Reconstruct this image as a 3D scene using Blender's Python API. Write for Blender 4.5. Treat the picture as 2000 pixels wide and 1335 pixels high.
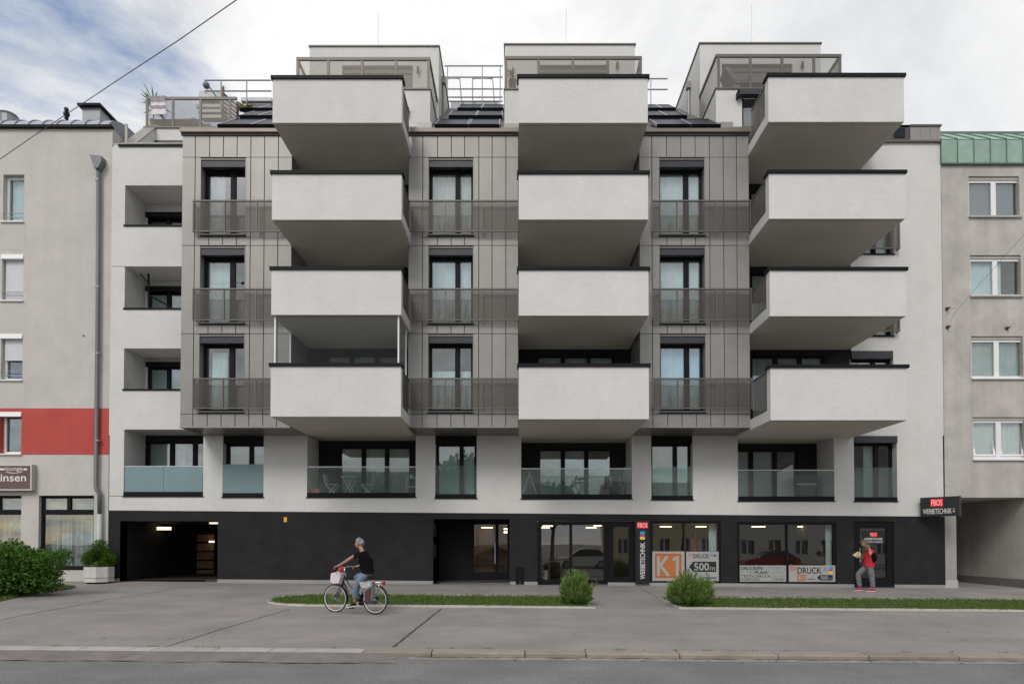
import bpy, bmesh, math, random
import numpy as np
from mathutils import Vector, Matrix, noise as mnoise
R = math.radians
random.seed(7); rng = np.random.default_rng(11)
sc = bpy.context.scene
col = sc.collection
for o in list(bpy.data.objects): bpy.data.objects.remove(o)

# ------------------------------------------------------------------ camera
F, CX, CY, PITCH, ZC = 1200.0, 1012.0, 1039.0, R(1.0), 1.67   # photo pixels (2000 x 1335)
cam_d = bpy.data.cameras.new('camera'); cam = bpy.data.objects.new('camera', cam_d); col.objects.link(cam)
cam.location = (0, 0, ZC); cam.rotation_euler = (R(90) + PITCH, 0, 0)
cam_d.sensor_fit = 'HORIZONTAL'; cam_d.sensor_width = 36.0; cam_d.lens = 36.0 * F / 2000
cam_d.shift_x = (1000 - CX) / 2000; cam_d.shift_y = (CY - 667.5) / 2000
cam_d.clip_start = 0.1; cam_d.clip_end = 3000
sc.camera = cam

# ------------------------------------------------------------------ sky, sun, exposure
SUN_EL, SUN_AZ = R(42), R(200)        # azimuth from +Y clockwise: behind the camera, a little to its left
world = bpy.data.worlds.new('World'); sc.world = world; world.use_nodes = True
def build_world():
    nt = world.node_tree; N = nt.nodes; L = nt.links; N.clear()
    out = N.new('ShaderNodeOutputWorld'); bg = N.new('ShaderNodeBackground'); bg.inputs[1].default_value = 0.10
    L.new(bg.outputs[0], out.inputs[0])
    sky = N.new('ShaderNodeTexSky'); sky.sky_type = 'NISHITA'; sky.sun_disc = False
    sky.sun_elevation = SUN_EL; sky.sun_rotation = SUN_AZ; sky.dust_density = 1.2; sky.air_density = 1.0
    tc = N.new('ShaderNodeTexCoord'); sep = N.new('ShaderNodeSeparateXYZ'); L.new(tc.outputs['Generated'], sep.inputs[0])
    ad = N.new('ShaderNodeMath'); ad.operation = 'ADD'; ad.inputs[1].default_value = 0.22
    ab = N.new('ShaderNodeMath'); ab.operation = 'MAXIMUM'; ab.inputs[1].default_value = 0.0
    L.new(sep.outputs[2], ab.inputs[0]); L.new(ab.outputs[0], ad.inputs[0])
    comb = N.new('ShaderNodeCombineXYZ')
    for k in (0, 1):
        d = N.new('ShaderNodeMath'); d.operation = 'DIVIDE'; L.new(sep.outputs[k], d.inputs[0]); L.new(ad.outputs[0], d.inputs[1]); L.new(d.outputs[0], comb.inputs[k])
    def noise(scale, detail, rough, off, dist=0.0):
        mp = N.new('ShaderNodeMapping'); mp.inputs['Location'].default_value = off; L.new(comb.outputs[0], mp.inputs[0])
        n = N.new('ShaderNodeTexNoise'); n.inputs['Scale'].default_value = scale; n.inputs['Detail'].default_value = detail
        n.inputs['Roughness'].default_value = rough; n.inputs['Distortion'].default_value = dist; L.new(mp.outputs[0], n.inputs[0]); return n
    n1 = noise(1.15, 8, 0.60, (2.4, 1.0, -0.25), 0.35)          # cover
    r1 = N.new('ShaderNodeValToRGB'); r1.color_ramp.elements[0].position = 0.375; r1.color_ramp.elements[1].position = 0.50
    L.new(n1.outputs[0], r1.inputs[0])
    n2 = noise(2.1, 8, 0.60, (7.3, 2.2, 1.0), 0.4)            # light and grey in the clouds
    r2 = N.new('ShaderNodeValToRGB'); e = r2.color_ramp.elements
    e[0].position = 0.34; e[0].color = (7.0, 7.15, 7.35, 1); e[1].position = 0.57; e[1].color = (9.5, 9.5, 9.5, 1)
    L.new(n2.outputs[0], r2.inputs[0])
    sat = N.new('ShaderNodeHueSaturation'); sat.inputs['Saturation'].default_value = 1.08; sat.inputs['Value'].default_value = 1.75
    L.new(sky.outputs[0], sat.inputs['Color'])
    mx = N.new('ShaderNodeMixRGB'); L.new(r1.outputs[0], mx.inputs[0]); L.new(sat.outputs[0], mx.inputs[1]); L.new(r2.outputs[0], mx.inputs[2])
    L.new(mx.outputs[0], bg.inputs[0])
build_world()
sun_d = bpy.data.lights.new('sun', 'SUN'); sun = bpy.data.objects.new('sun', sun_d); col.objects.link(sun)
sun_d.energy = 1.3; sun_d.angle = R(22); sun_d.color = (1.0, 0.96, 0.9)
sd = Vector((math.sin(SUN_AZ) * math.cos(SUN_EL), math.cos(SUN_AZ) * math.cos(SUN_EL), math.sin(SUN_EL)))
sun.rotation_euler = sd.to_track_quat('Z', 'Y').to_euler(); sun.location = (0, -20, 40)
vs = sc.view_settings; vs.view_transform = 'Standard'; vs.look = 'None'; vs.exposure = 0.07; vs.gamma = 1.0
sc.render.engine = 'CYCLES'; sc.cycles.use_denoising = True
try: sc.cycles.denoiser = 'OPENIMAGEDENOISE'
except Exception: pass
sc.cycles.max_bounces = 7; sc.cycles.transparent_max_bounces = 16; sc.cycles.caustics_reflective = False; sc.cycles.caustics_refractive = False
sc.cycles.sample_clamp_indirect = 4.0

# ------------------------------------------------------------------ measuring the photograph
cp, sp_ = math.cos(PITCH), math.sin(PITCH)
def ray(px, py):
    u, v = (px - CX) / F, (CY - py) / F
    return Vector((u, cp - v * sp_, sp_ + v * cp))
def P(px, py, Y):
    d = ray(px, py); t = Y / d.y
    return Vector((d.x * t, Y, ZC + d.z * t))
def X(px, py, Y): return P(px, py, Y).x
def Z(py, Y): return P(CX, py, Y).z
YW, YM, YB, YR, YL = 21.80, 20.28, 18.65, 21.90, 23.05     # wall, metal bays, balcony fronts, recess back, loggia back
# pavement plane through three measured points
def _plane():
    a, b, c = P(430, 1137, 21.75), P(1845, 1148, 21.75), P(700, 1197, 14.55)
    n = (b - a).cross(c - a); return a, n
_pa, _pn = _plane()
def gz(x, y): return _pa.z - (_pn.x * (x - _pa.x) + _pn.y * (y - _pa.y)) / _pn.z
def G(px, py):
    d = ray(px, py); o = Vector((0, 0, ZC)); t = (_pa - o).dot(_pn) / d.dot(_pn); return o + d * t

# ------------------------------------------------------------------ materials
MATS = {}
def mat(name, c, rough=0.7, metal=0.0, var=0.0, vscale=1.5, bump=0.0, bscale=60.0, streak=0.0, spec=0.5, rnd=0.0, emit=None, c2=None, c2scale=3.0, c2lo=0.45, c2hi=0.6, coat=0.0, grain=0.0):
    if name in MATS: return MATS[name]
    m = bpy.data.materials.new(name); m.use_nodes = True; nt = m.node_tree; N = nt.nodes; L = nt.links
    b = N['Principled BSDF']; b.inputs['Roughness'].default_value = rough; b.inputs['Metallic'].default_value = metal
    b.inputs['Specular IOR Level'].default_value = spec; b.inputs['Coat Weight'].default_value = coat
    b.inputs['Base Color'].default_value = (*c, 1)
    last = None
    geo = N.new('ShaderNodeNewGeometry')
    if c2 is not None:
        n = N.new('ShaderNodeTexNoise'); n.inputs['Scale'].default_value = c2scale; n.inputs['Detail'].default_value = 5; L.new(geo.outputs['Position'], n.inputs[0])
        r = N.new('ShaderNodeValToRGB'); r.color_ramp.elements[0].position = c2lo; r.color_ramp.elements[1].position = c2hi
        r.color_ramp.elements[0].color = (*c, 1); r.color_ramp.elements[1].color = (*c2, 1); L.new(n.outputs[0], r.inputs[0]); last = r.outputs[0]
    def mult(sock, lo, hi):
        nonlocal last
        mr = N.new('ShaderNodeMapRange'); mr.inputs[1].default_value = 0.3; mr.inputs[2].default_value = 0.7; mr.inputs[3].default_value = lo; mr.inputs[4].default_value = hi
        L.new(sock, mr.inputs[0])
        mx = N.new('ShaderNodeMixRGB'); mx.blend_type = 'MULTIPLY'; mx.inputs[0].default_value = 1.0
        if last is None: mx.inputs[1].default_value = (*c, 1)
        else: L.new(last, mx.inputs[1])
        L.new(mr.outputs[0], mx.inputs[2]); last = mx.outputs[0]
    if var:
        n = N.new('ShaderNodeTexNoise'); n.inputs['Scale'].default_value = vscale; n.inputs['Detail'].default_value = 6; n.inputs['Roughness'].default_value = 0.6
        L.new(geo.outputs['Position'], n.inputs[0]); mult(n.outputs[0], 1 - var, 1 + var)
    if grain:
        mp = N.new('ShaderNodeMapping'); mp.inputs['Scale'].default_value = (7, 7, 16); L.new(geo.outputs['Position'], mp.inputs[0])
        n = N.new('ShaderNodeTexNoise'); n.inputs['Scale'].default_value = 1.0; n.inputs['Detail'].default_value = 6; n.inputs['Roughness'].default_value = 0.7; L.new(mp.outputs[0], n.inputs[0]); mult(n.outputs[0], 1 - grain, 1 + grain)
    if streak:
        mp = N.new('ShaderNodeMapping'); mp.inputs['Scale'].default_value = (3.5, 3.5, 0.18); L.new(geo.outputs['Position'], mp.inputs[0])
        n = N.new('ShaderNodeTexNoise'); n.inputs['Scale'].default_value = 1.0; n.inputs['Detail'].default_value = 5; L.new(mp.outputs[0], n.inputs[0]); mult(n.outputs[0], 1 - streak, 1 + streak * 0.6)
    if rnd:
        oi = N.new('ShaderNodeObjectInfo'); mr = N.new('ShaderNodeMapRange'); mr.inputs[3].default_value = 0.3; mr.inputs[4].default_value = 0.7
        L.new(oi.outputs['Random'], mr.inputs[0]); mult(mr.outputs[0], 1 - rnd, 1 + rnd)
    if last is not None: L.new(last, b.inputs['Base Color'])
    if bump:
        n = N.new('ShaderNodeTexNoise'); n.inputs['Scale'].default_value = bscale; n.inputs['Detail'].default_value = 4; L.new(geo.outputs['Position'], n.inputs[0])
        bp = N.new('ShaderNodeBump'); bp.inputs['Strength'].default_value = bump; bp.inputs['Distance'].default_value = 0.01
        L.new(n.outputs[0], bp.inputs['Height']); L.new(bp.outputs[0], b.inputs['Normal'])
    if emit: b.inputs['Emission Color'].default_value = (*emit[0], 1); b.inputs['Emission Strength'].default_value = emit[1]
    MATS[name] = m; return m
def glass(name, tint=(0.75, 0.8, 0.8), ior=2.0, rough=0.0, haze=0.0, hazec=(0.5, 0.6, 0.6)):
    m = bpy.data.materials.new(name); m.use_nodes = True; nt = m.node_tree; N = nt.nodes; L = nt.links; N.clear()
    out = N.new('ShaderNodeOutputMaterial'); mx = N.new('ShaderNodeMixShader'); lw = N.new('ShaderNodeLayerWeight'); lw.inputs[0].default_value = 0.5; pw = N.new('ShaderNodeMath'); pw.operation = 'POWER'; pw.inputs[1].default_value = 5.0; L.new(lw.outputs['Facing'], pw.inputs[0]); r0 = ((ior - 1) / (ior + 1)) ** 2 * 0.55
    fr = N.new('ShaderNodeMapRange'); fr.inputs[3].default_value = r0; fr.inputs[4].default_value = 0.9; L.new(pw.outputs[0], fr.inputs[0])
    tr = N.new('ShaderNodeBsdfTransparent'); tr.inputs[0].default_value = (*tint, 1); gl = N.new('ShaderNodeBsdfGlossy'); gl.inputs['Roughness'].default_value = rough
    base = tr.outputs[0]
    if haze:
        df = N.new('ShaderNodeBsdfDiffuse'); df.inputs[0].default_value = (*hazec, 1); m2 = N.new('ShaderNodeMixShader'); m2.inputs[0].default_value = haze
        L.new(tr.outputs[0], m2.inputs[1]); L.new(df.outputs[0], m2.inputs[2]); base = m2.outputs[0]
    geo = N.new('ShaderNodeNewGeometry')       # slightly wavy panes
    n = N.new('ShaderNodeTexNoise'); n.inputs['Scale'].default_value = 0.9; n.inputs['Detail'].default_value = 1; L.new(geo.outputs['Position'], n.inputs[0])
    bp = N.new('ShaderNodeBump'); bp.inputs['Strength'].default_value = 0.02; bp.inputs['Distance'].default_value = 0.05; L.new(n.outputs[0], bp.inputs['Height']); L.new(bp.outputs[0], gl.inputs['Normal'])
    L.new(fr.outputs[0], mx.inputs[0]); L.new(base, mx.inputs[1]); L.new(gl.outputs[0], mx.inputs[2]); L.new(mx.outputs[0], out.inputs[0]); MATS[name] = m; return m
def mesh_metal(name, c, open_=0.64, pitch=0.022):
    """perforated sheet: fine slots cut by alpha, metal between"""
    m = bpy.data.materials.new(name); m.use_nodes = True; nt = m.node_tree; N = nt.nodes; L = nt.links
    b = N['Principled BSDF']; b.inputs['Base Color'].default_value = (*c, 1); b.inputs['Roughness'].default_value = 0.5; b.inputs['Metallic'].default_value = 0.3
    geo = N.new('ShaderNodeNewGeometry'); sep = N.new('ShaderNodeSeparateXYZ'); L.new(geo.outputs['Position'], sep.inputs[0])
    sm = N.new('ShaderNodeMath'); sm.operation = 'ADD'; L.new(sep.outputs[0], sm.inputs[0]); L.new(sep.outputs[1], sm.inputs[1])
    dv = N.new('ShaderNodeMath'); dv.operation = 'DIVIDE'; dv.inputs[1].default_value = pitch; L.new(sm.outputs[0], dv.inputs[0])
    fr = N.new('ShaderNodeMath'); fr.operation = 'FRACT'; L.new(dv.outputs[0], fr.inputs[0])
    gt = N.new('ShaderNodeMath'); gt.operation = 'GREATER_THAN'; gt.inputs[1].default_value = open_; L.new(fr.outputs[0], gt.inputs[0])
    L.new(gt.outputs[0], b.inputs['Alpha']); MATS[name] = m; return m

PLW = mat('white plaster', (0.635, 0.628, 0.607), 0.85, var=0.05, vscale=0.7, bump=0.9, bscale=22, streak=0.016, spec=0.2, grain=0.045)
PLS = mat('taupe soffit plaster', (0.62, 0.585, 0.52), 0.9, var=0.05, vscale=1.1, bump=0.3, bscale=50, spec=0.2)
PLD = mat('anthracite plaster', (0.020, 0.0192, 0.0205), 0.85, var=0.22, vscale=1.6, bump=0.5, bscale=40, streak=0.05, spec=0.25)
PLN = mat('beige grey render', (0.525, 0.505, 0.47), 0.9, var=0.07, vscale=1.3, bump=0.6, bscale=30, streak=0.03, spec=0.2, grain=0.05)
PLN2 = mat('weathered grey render', (0.46, 0.44, 0.405), 0.9, var=0.13, vscale=1.3, bump=0.6, bscale=30, streak=0.10, spec=0.2, grain=0.06)
PLR = mat('brick red render', (0.47, 0.085, 0.07), 0.85, var=0.06, vscale=1.2, bump=0.35, bscale=45, streak=0.04, spec=0.2)
CLAD = mat('taupe cladding', (0.278, 0.268, 0.252), 0.42, metal=0.25, var=0.05, vscale=2.5, streak=0.04, rnd=0.05, spec=0.4)
CLADD = mat('cladding joint', (0.07, 0.063, 0.055), 0.6)
TAUPE = mat('taupe rail metal', (0.13, 0.117, 0.101), 0.5, metal=0.3)
MESHM = mesh_metal('perforated taupe metal', (0.095, 0.085, 0.073), open_=0.70)
MESHS = mesh_metal('perforated side metal', (0.16, 0.143, 0.123), open_=0.22)
MESHL = mesh_metal('open taupe mesh', (0.17, 0.155, 0.135), open_=0.72)
ANT = mat('anthracite metal', (0.008, 0.0085, 0.0105), 0.55, spec=0.14)
ANT2 = mat('blind box metal', (0.032, 0.034, 0.042), 0.45, spec=0.4)
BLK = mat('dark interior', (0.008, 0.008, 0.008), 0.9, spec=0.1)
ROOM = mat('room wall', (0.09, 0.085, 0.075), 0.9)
CURT = mat('pale curtain', (0.74, 0.85, 0.88), 0.9, var=0.08, vscale=3)  # bluish tint stands in for blue sky reflected in the bay windows
CURG = mat('green grey blind', (0.46, 0.53, 0.50), 0.9, var=0.12, vscale=1.2)
GLS = glass('window glass', (0.88, 0.93, 0.93), 3.1)
GLSH = glass('shop glass', (0.86, 0.88, 0.87), 2.6)
GLH = glass('hall glass', (0.9, 0.92, 0.9), 1.7)
GLC = glass('clear frameless glass', (0.95, 0.97, 0.97), 1.35)
GLR = glass('railing glass', (0.88, 0.93, 0.91), 1.45, haze=0.07, hazec=(0.6, 0.68, 0.65))
GLF = glass('frosted railing glass', (0.55, 0.68, 0.70), 1.4, rough=0.25, haze=0.62, hazec=(0.31, 0.43, 0.455))
PVC = mat('white frame', (0.78, 0.78, 0.77), 0.35)
STEEL = mat('galvanised steel', (0.36, 0.37, 0.38), 0.4, metal=0.6, var=0.08, vscale=4)
ZINC = mat('zinc sheet', (0.24, 0.25, 0.27), 0.45, metal=0.4, var=0.1, vscale=2, streak=0.05)
GREEN = mat('copper green sheet', (0.27, 0.385, 0.315), 0.6, var=0.10, vscale=3, streak=0.08, rnd=0.05)
GREEND = mat('copper green seam', (0.10, 0.18, 0.14), 0.6)
CONC = mat('pale concrete', (0.42, 0.41, 0.39), 0.9, var=0.12, vscale=3, bump=0.3, bscale=60)
WHITE = mat('white paint', (0.78, 0.78, 0.76), 0.45)
SOLAR = mat('collector glass', (0.020, 0.025, 0.036), 0.35, spec=0.08)
CARG = mat('car glass', (0.012, 0.016, 0.022), 0.1, spec=0.6)
ALU = mat('aluminium', (0.55, 0.55, 0.56), 0.35, metal=0.8)
RED = mat('sign red', (0.62, 0.02, 0.03), 0.4)
LAMPW = mat('lit tube', (0.9, 0.85, 0.75), 0.5, emit=((1.0, 0.78, 0.5), 2.4))
LAMPS = mat('lit shop strip', (0.9, 0.85, 0.75), 0.5, emit=((1.0, 0.72, 0.45), 4.5))
def asphalt(name, c, c2, s1, joints=0.0):
    m = mat(name, c, 0.93, var=0.10, vscale=0.55, bump=0.55, bscale=140, c2=c2, c2scale=s1, c2lo=0.36, c2hi=0.66, spec=0.25)
    nt = m.node_tree; N = nt.nodes; L = nt.links; b = N['Principled BSDF']
    lk = b.inputs['Base Color'].links[0]; src = lk.from_socket
    geo = N.new('ShaderNodeNewGeometry')
    n = N.new('ShaderNodeTexNoise'); n.inputs['Scale'].default_value = 42; n.inputs['Detail'].default_value = 6; n.inputs['Roughness'].default_value = 0.75; L.new(geo.outputs['Position'], n.inputs[0])
    mr = N.new('ShaderNodeMapRange'); mr.inputs[1].default_value = 0.3; mr.inputs[2].default_value = 0.7; mr.inputs[3].default_value = 0.62; mr.inputs[4].default_value = 1.38; L.new(n.outputs[0], mr.inputs[0])
    mx = N.new('ShaderNodeMixRGB'); mx.blend_type = 'MULTIPLY'; mx.inputs[0].default_value = 1; L.new(src, mx.inputs[1]); L.new(mr.outputs[0], mx.inputs[2])
    mp = N.new('ShaderNodeMapping'); mp.inputs['Scale'].default_value = (0.22, 1.3, 1); L.new(geo.outputs['Position'], mp.inputs[0])
    n2 = N.new('ShaderNodeTexNoise'); n2.inputs['Scale'].default_value = 1.4; n2.inputs['Detail'].default_value = 7; n2.inputs['Roughness'].default_value = 0.65; L.new(mp.outputs[0], n2.inputs[0])
    m2 = N.new('ShaderNodeMapRange'); m2.inputs[1].default_value = 0.3; m2.inputs[2].default_value = 0.7; m2.inputs[3].default_value = 0.91; m2.inputs[4].default_value = 1.09; L.new(n2.outputs[0], m2.inputs[0])
    mx2 = N.new('ShaderNodeMixRGB'); mx2.blend_type = 'MULTIPLY'; mx2.inputs[0].default_value = 1; L.new(mx.outputs[0], mx2.inputs[1]); L.new(m2.outputs[0], mx2.inputs[2])
    L.new(mx2.outputs[0], b.inputs['Base Color']); return m
ASPH = asphalt('worn pavement asphalt', (0.285, 0.262, 0.247), (0.235, 0.220, 0.211), 0.7)
ROADM = asphalt('road asphalt', (0.172, 0.170, 0.168), (0.205, 0.201, 0.198), 0.9)
STONE = mat('granite kerb', (0.255, 0.225, 0.19), 0.85, var=0.16, vscale=2.2, bump=0.5, bscale=60, rnd=0.14)
STONEP = mat('pale dropped kerb', (0.38, 0.355, 0.325), 0.85, var=0.14, vscale=2.2, bump=0.5, bscale=60, rnd=0.07)
EDGE = mat('pale edging stone', (0.50, 0.48, 0.44), 0.85, var=0.12, vscale=3, bump=0.3, bscale=60, rnd=0.06)
SOIL = mat('soil', (0.055, 0.045, 0.03), 0.95, var=0.3, vscale=8)

# ------------------------------------------------------------------ mesh helpers
OFF = {}
class MB:
    def __init__(s): s.v = []; s.f = []
    def box(s, x0, x1, y0, y1, z0, z1):
        n = len(s.v)
        s.v += [(x, y, z) for z in (z0, z1) for y in (y0, y1) for x in (x0, x1)]
        s.f += [tuple(n + i for i in q) for q in ((0, 2, 3, 1), (4, 5, 7, 6), (0, 1, 5, 4), (2, 6, 7, 3), (0, 4, 6, 2), (1, 3, 7, 5))]
        return s
    def quad(s, *p):
        n = len(s.v); s.v += [tuple(q) for q in p]; s.f.append(tuple(range(n, n + len(p)))); return s
    def prism(s, pts, a, b, axis='x'):
        """polygon (list of 2-tuples) swept along an axis from a to b"""
        n = len(s.v); k = len(pts)
        def mk(p, t): return (t, p[0], p[1]) if axis == 'x' else ((p[0], t, p[1]) if axis == 'y' else (p[0], p[1], t))
        s.v += [mk(p, a) for p in pts] + [mk(p, b) for p in pts]
        s.f.append(tuple(range(n + k - 1, n - 1, -1))); s.f.append(tuple(range(n + k, n + 2 * k)))
        for i in range(k): j = (i + 1) % k; s.f.append((n + i, n + j, n + k + j, n + k + i))
        return s
    def tube(s, path, r, k=8, cap=True):
        path = [Vector(p) for p in path]; rs = r if isinstance(r, (list, tuple)) else [r] * len(path)
        n0 = len(s.v); up = None
        for i, p in enumerate(path):
            d = (path[min(i + 1, len(path) - 1)] - path[max(i - 1, 0)]).normalized()
            if up is None or abs(up.dot(d)) > 0.98: up = Vector((0, 0, 1)) if abs(d.z) < 0.9 else Vector((1, 0, 0))
            a = d.cross(up).normalized(); b = a.cross(d).normalized(); up = b
            for j in range(k):
                t = 2 * math.pi * j / k; s.v.append(tuple(p + (a * math.cos(t) + b * math.sin(t)) * rs[i]))
        for i in range(len(path) - 1):
            for j in range(k):
                q = n0 + i * k; j2 = (j + 1) % k; s.f.append((q + j, q + j2, q + k + j2, q + k + j))
        if cap:
            s.f.append(tuple(n0 + j for j in range(k - 1, -1, -1))); q = n0 + (len(path) - 1) * k; s.f.append(tuple(q + j for j in range(k)))
        return s
    def bar(s, a, b, w, h=None):
        return s.tube([a, b], w * 0.7071, 4)
    def torus(s, c, r, rr, n=32, k=6, ax='y'):
        n0 = len(s.v); c = Vector(c)
        for i in range(n):
            t = 2 * math.pi * i / n; d = Vector((math.cos(t), 0, math.sin(t)))
            for j in range(k):
                u = 2 * math.pi * j / k; s.v.append(tuple(c + d * (r + rr * math.cos(u)) + Vector((0, 1, 0)) * rr * math.sin(u)))
        for i in range(n):
            for j in range(k):
                a = n0 + i * k + j; b = n0 + i * k + (j + 1) % k; c2 = n0 + ((i + 1) % n) * k + (j + 1) % k; d = n0 + ((i + 1) % n) * k + j; s.f.append((a, b, c2, d))
        return s
    def ball(s, c, rx, ry=None, rz=None, n=12, m=8):
        ry = ry or rx; rz = rz or rx; n0 = len(s.v)
        for i in range(m + 1):
            t = math.pi * i / m
            for j in range(n):
                u = 2 * math.pi * j / n; s.v.append((c[0] + rx * math.sin(t) * math.cos(u), c[1] + ry * math.sin(t) * math.sin(u), c[2] + rz * math.cos(t)))
        for i in range(m):
            for j in range(n):
                j2 = (j + 1) % n; s.f.append((n0 + i * n + j, n0 + (i + 1) * n + j, n0 + (i + 1) * n + j2, n0 + i * n + j2))
        return s
    def wall(s, x0, x1, z0, z1, Y, ops=()):
        """front skin at Y with openings (xa, xb, za, zb, depth) and their reveals"""
        xs = sorted({x0, x1, *[min(max(v, x0), x1) for o in ops for v in o[:2]]}); zs = sorted({z0, z1, *[min(max(v, z0), z1) for o in ops for v in o[2:4]]})
        for i in range(len(xs) - 1):
            for j in range(len(zs) - 1):
                cx, cz = (xs[i] + xs[i + 1]) / 2, (zs[j] + zs[j + 1]) / 2
                if any(o[0] < cx < o[1] and o[2] < cz < o[3] for o in ops): continue
                s.quad((xs[i], Y, zs[j]), (xs[i + 1], Y, zs[j]), (xs[i + 1], Y, zs[j + 1]), (xs[i], Y, zs[j + 1]))
        for xa, xb, za, zb, d in ops:
            e = 1e-5; za2, zb2, xa2, xb2 = max(za, z0), min(zb, z1), max(xa, x0), min(xb, x1)
            if xa > x0 + e: s.quad((xa, Y, za2), (xa, Y, zb2), (xa, Y + d, zb2), (xa, Y + d, za2))
            if xb < x1 - e: s.quad((xb, Y, zb2), (xb, Y, za2), (xb, Y + d, za2), (xb, Y + d, zb2))
            if za > z0 + e: s.quad((xa2, Y, za), (xa2, Y + d, za), (xb2, Y + d, za), (xb2, Y, za))
            if zb < z1 - e: s.quad((xa2, Y, zb), (xb2, Y, zb), (xb2, Y + d, zb), (xa2, Y + d, zb))
        return s
    def build(s, name, m, parent=None, smooth=False):
        off = OFF.get(parent.name, Vector()) if parent else Vector()
        me = bpy.data.meshes.new(name); me.from_pydata([(v[0] - off.x, v[1] - off.y, v[2] - off.z) for v in s.v], [], s.f)
        me.materials.append(m); me.validate()
        if smooth: me.polygons.foreach_set('use_smooth', [True] * len(me.polygons))
        o = bpy.data.objects.new(name, me); col.objects.link(o)
        if parent: o.parent = parent
        OFF[o.name] = off; return o
def tag(o, label=None, cat=None, group=None, kind=None):
    if label: o['label'] = label
    if cat: o['category'] = cat
    if group: o['group'] = group
    if kind: o['kind'] = kind
    return o
def thing(name, label, cat, loc=(0, 0, 0), group=None):
    o = bpy.data.objects.new(name, None); col.objects.link(o); o.location = loc; o.empty_display_size = 0.2
    OFF[o.name] = Vector(loc); return tag(o, label, cat, group)
def part(name, parent):
    """an Empty part that only gathers sub-parts"""
    o = bpy.data.objects.new(name, None); col.objects.link(o); o.parent = parent; o.empty_display_size = 0.1; OFF[o.name] = OFF[parent.name]; return o
def B(name, m, parent, *a): return MB().box(*a).build(name, m, parent)
def copy_tree(o, parent=None, loc=None):
    c = o.copy(); col.objects.link(c); c.parent = parent
    if loc is not None: c.location = loc
    OFF[c.name] = OFF.get(o.name, Vector())
    for ch in list(o.children): copy_tree(ch, c)
    return c
def text_mesh(s, spacing=1.0, bold=0.0):
    cu = bpy.data.curves.new('lettering', 'FONT'); cu.body = s; cu.extrude = 0.0; cu.offset = bold; cu.resolution_u = 3; cu.space_character = spacing
    ob = bpy.data.objects.new('lettering', cu); col.objects.link(ob); bpy.context.view_layer.update()
    me = bpy.data.meshes.new_from_object(ob.evaluated_get(bpy.context.evaluated_depsgraph_get()))
    bpy.data.objects.remove(ob); bpy.data.curves.remove(cu); return me
def text(s, x0, x1, z0, z1, Y, m, parent, vertical=False, spacing=1.0, bold=0.0, place=None, name='lettering'):
    me = text_mesh(s, spacing, bold); n = len(me.vertices); a = np.empty(n * 3); me.vertices.foreach_get('co', a); a = a.reshape(-1, 3)
    lo, hi = a.min(0), a.max(0); u = (a[:, 0] - lo[0]) / (hi[0] - lo[0]); v = (a[:, 1] - lo[1]) / (hi[1] - lo[1])
    if vertical: u, v = 1 - v, u
    w = np.stack([x0 + u * (x1 - x0), np.full(n, Y), z0 + v * (z1 - z0)], 1)
    if place: w = np.array([place(p) for p in w])
    off = OFF[parent.name]; w = w - np.array(off)
    me.vertices.foreach_set('co', w.ravel()); me.update(); me.materials.clear(); me.materials.append(m); me.name = name
    o = bpy.data.objects.new(name, me); col.objects.link(o); o.parent = parent; OFF[o.name] = off; return o

# ------------------------------------------------------------------ ground, road, pavement, kerb
def leafmat(name, c1, c2, rough=0.55, trans=0.25):
    m = bpy.data.materials.new(name); m.use_nodes = True; nt = m.node_tree; N = nt.nodes; L = nt.links; b = N['Principled BSDF']
    b.inputs['Roughness'].default_value = rough; b.inputs['Specular IOR Level'].default_value = 0.3
    g = N.new('ShaderNodeNewGeometry'); r = N.new('ShaderNodeValToRGB'); r.color_ramp.elements[0].color = (*c1, 1); r.color_ramp.elements[1].color = (*c2, 1)
    L.new(g.outputs['Random Per Island'], r.inputs[0]); L.new(r.outputs[0], b.inputs['Base Color'])
    t = N.new('ShaderNodeBsdfTranslucent'); L.new(r.outputs[0], t.inputs[0]); mx = N.new('ShaderNodeMixShader'); mx.inputs[0].default_value = trans
    out = N['Material Output']; L.new(b.outputs[0], mx.inputs[1]); L.new(t.outputs[0], mx.inputs[2]); L.new(mx.outputs[0], out.inputs[0]); MATS[name] = m; return m
GRASSM = leafmat('grass blade', (0.050, 0.115, 0.016), (0.15, 0.235, 0.042))
LEAF1 = leafmat('hedge leaf', (0.030, 0.085, 0.012), (0.11, 0.23, 0.034))
LEAF2 = leafmat('upright shrub leaf', (0.075, 0.15, 0.028), (0.22, 0.33, 0.085))
LEAF3 = leafmat('planter shrub leaf', (0.035, 0.085, 0.006), (0.10, 0.19, 0.015))
BARK = mat('bark', (0.09, 0.065, 0.045), 0.9, var=0.2, vscale=9)
TAR = mat('tar joint', (0.055, 0.05, 0.047), 0.9, var=0.2, vscale=5)

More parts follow.
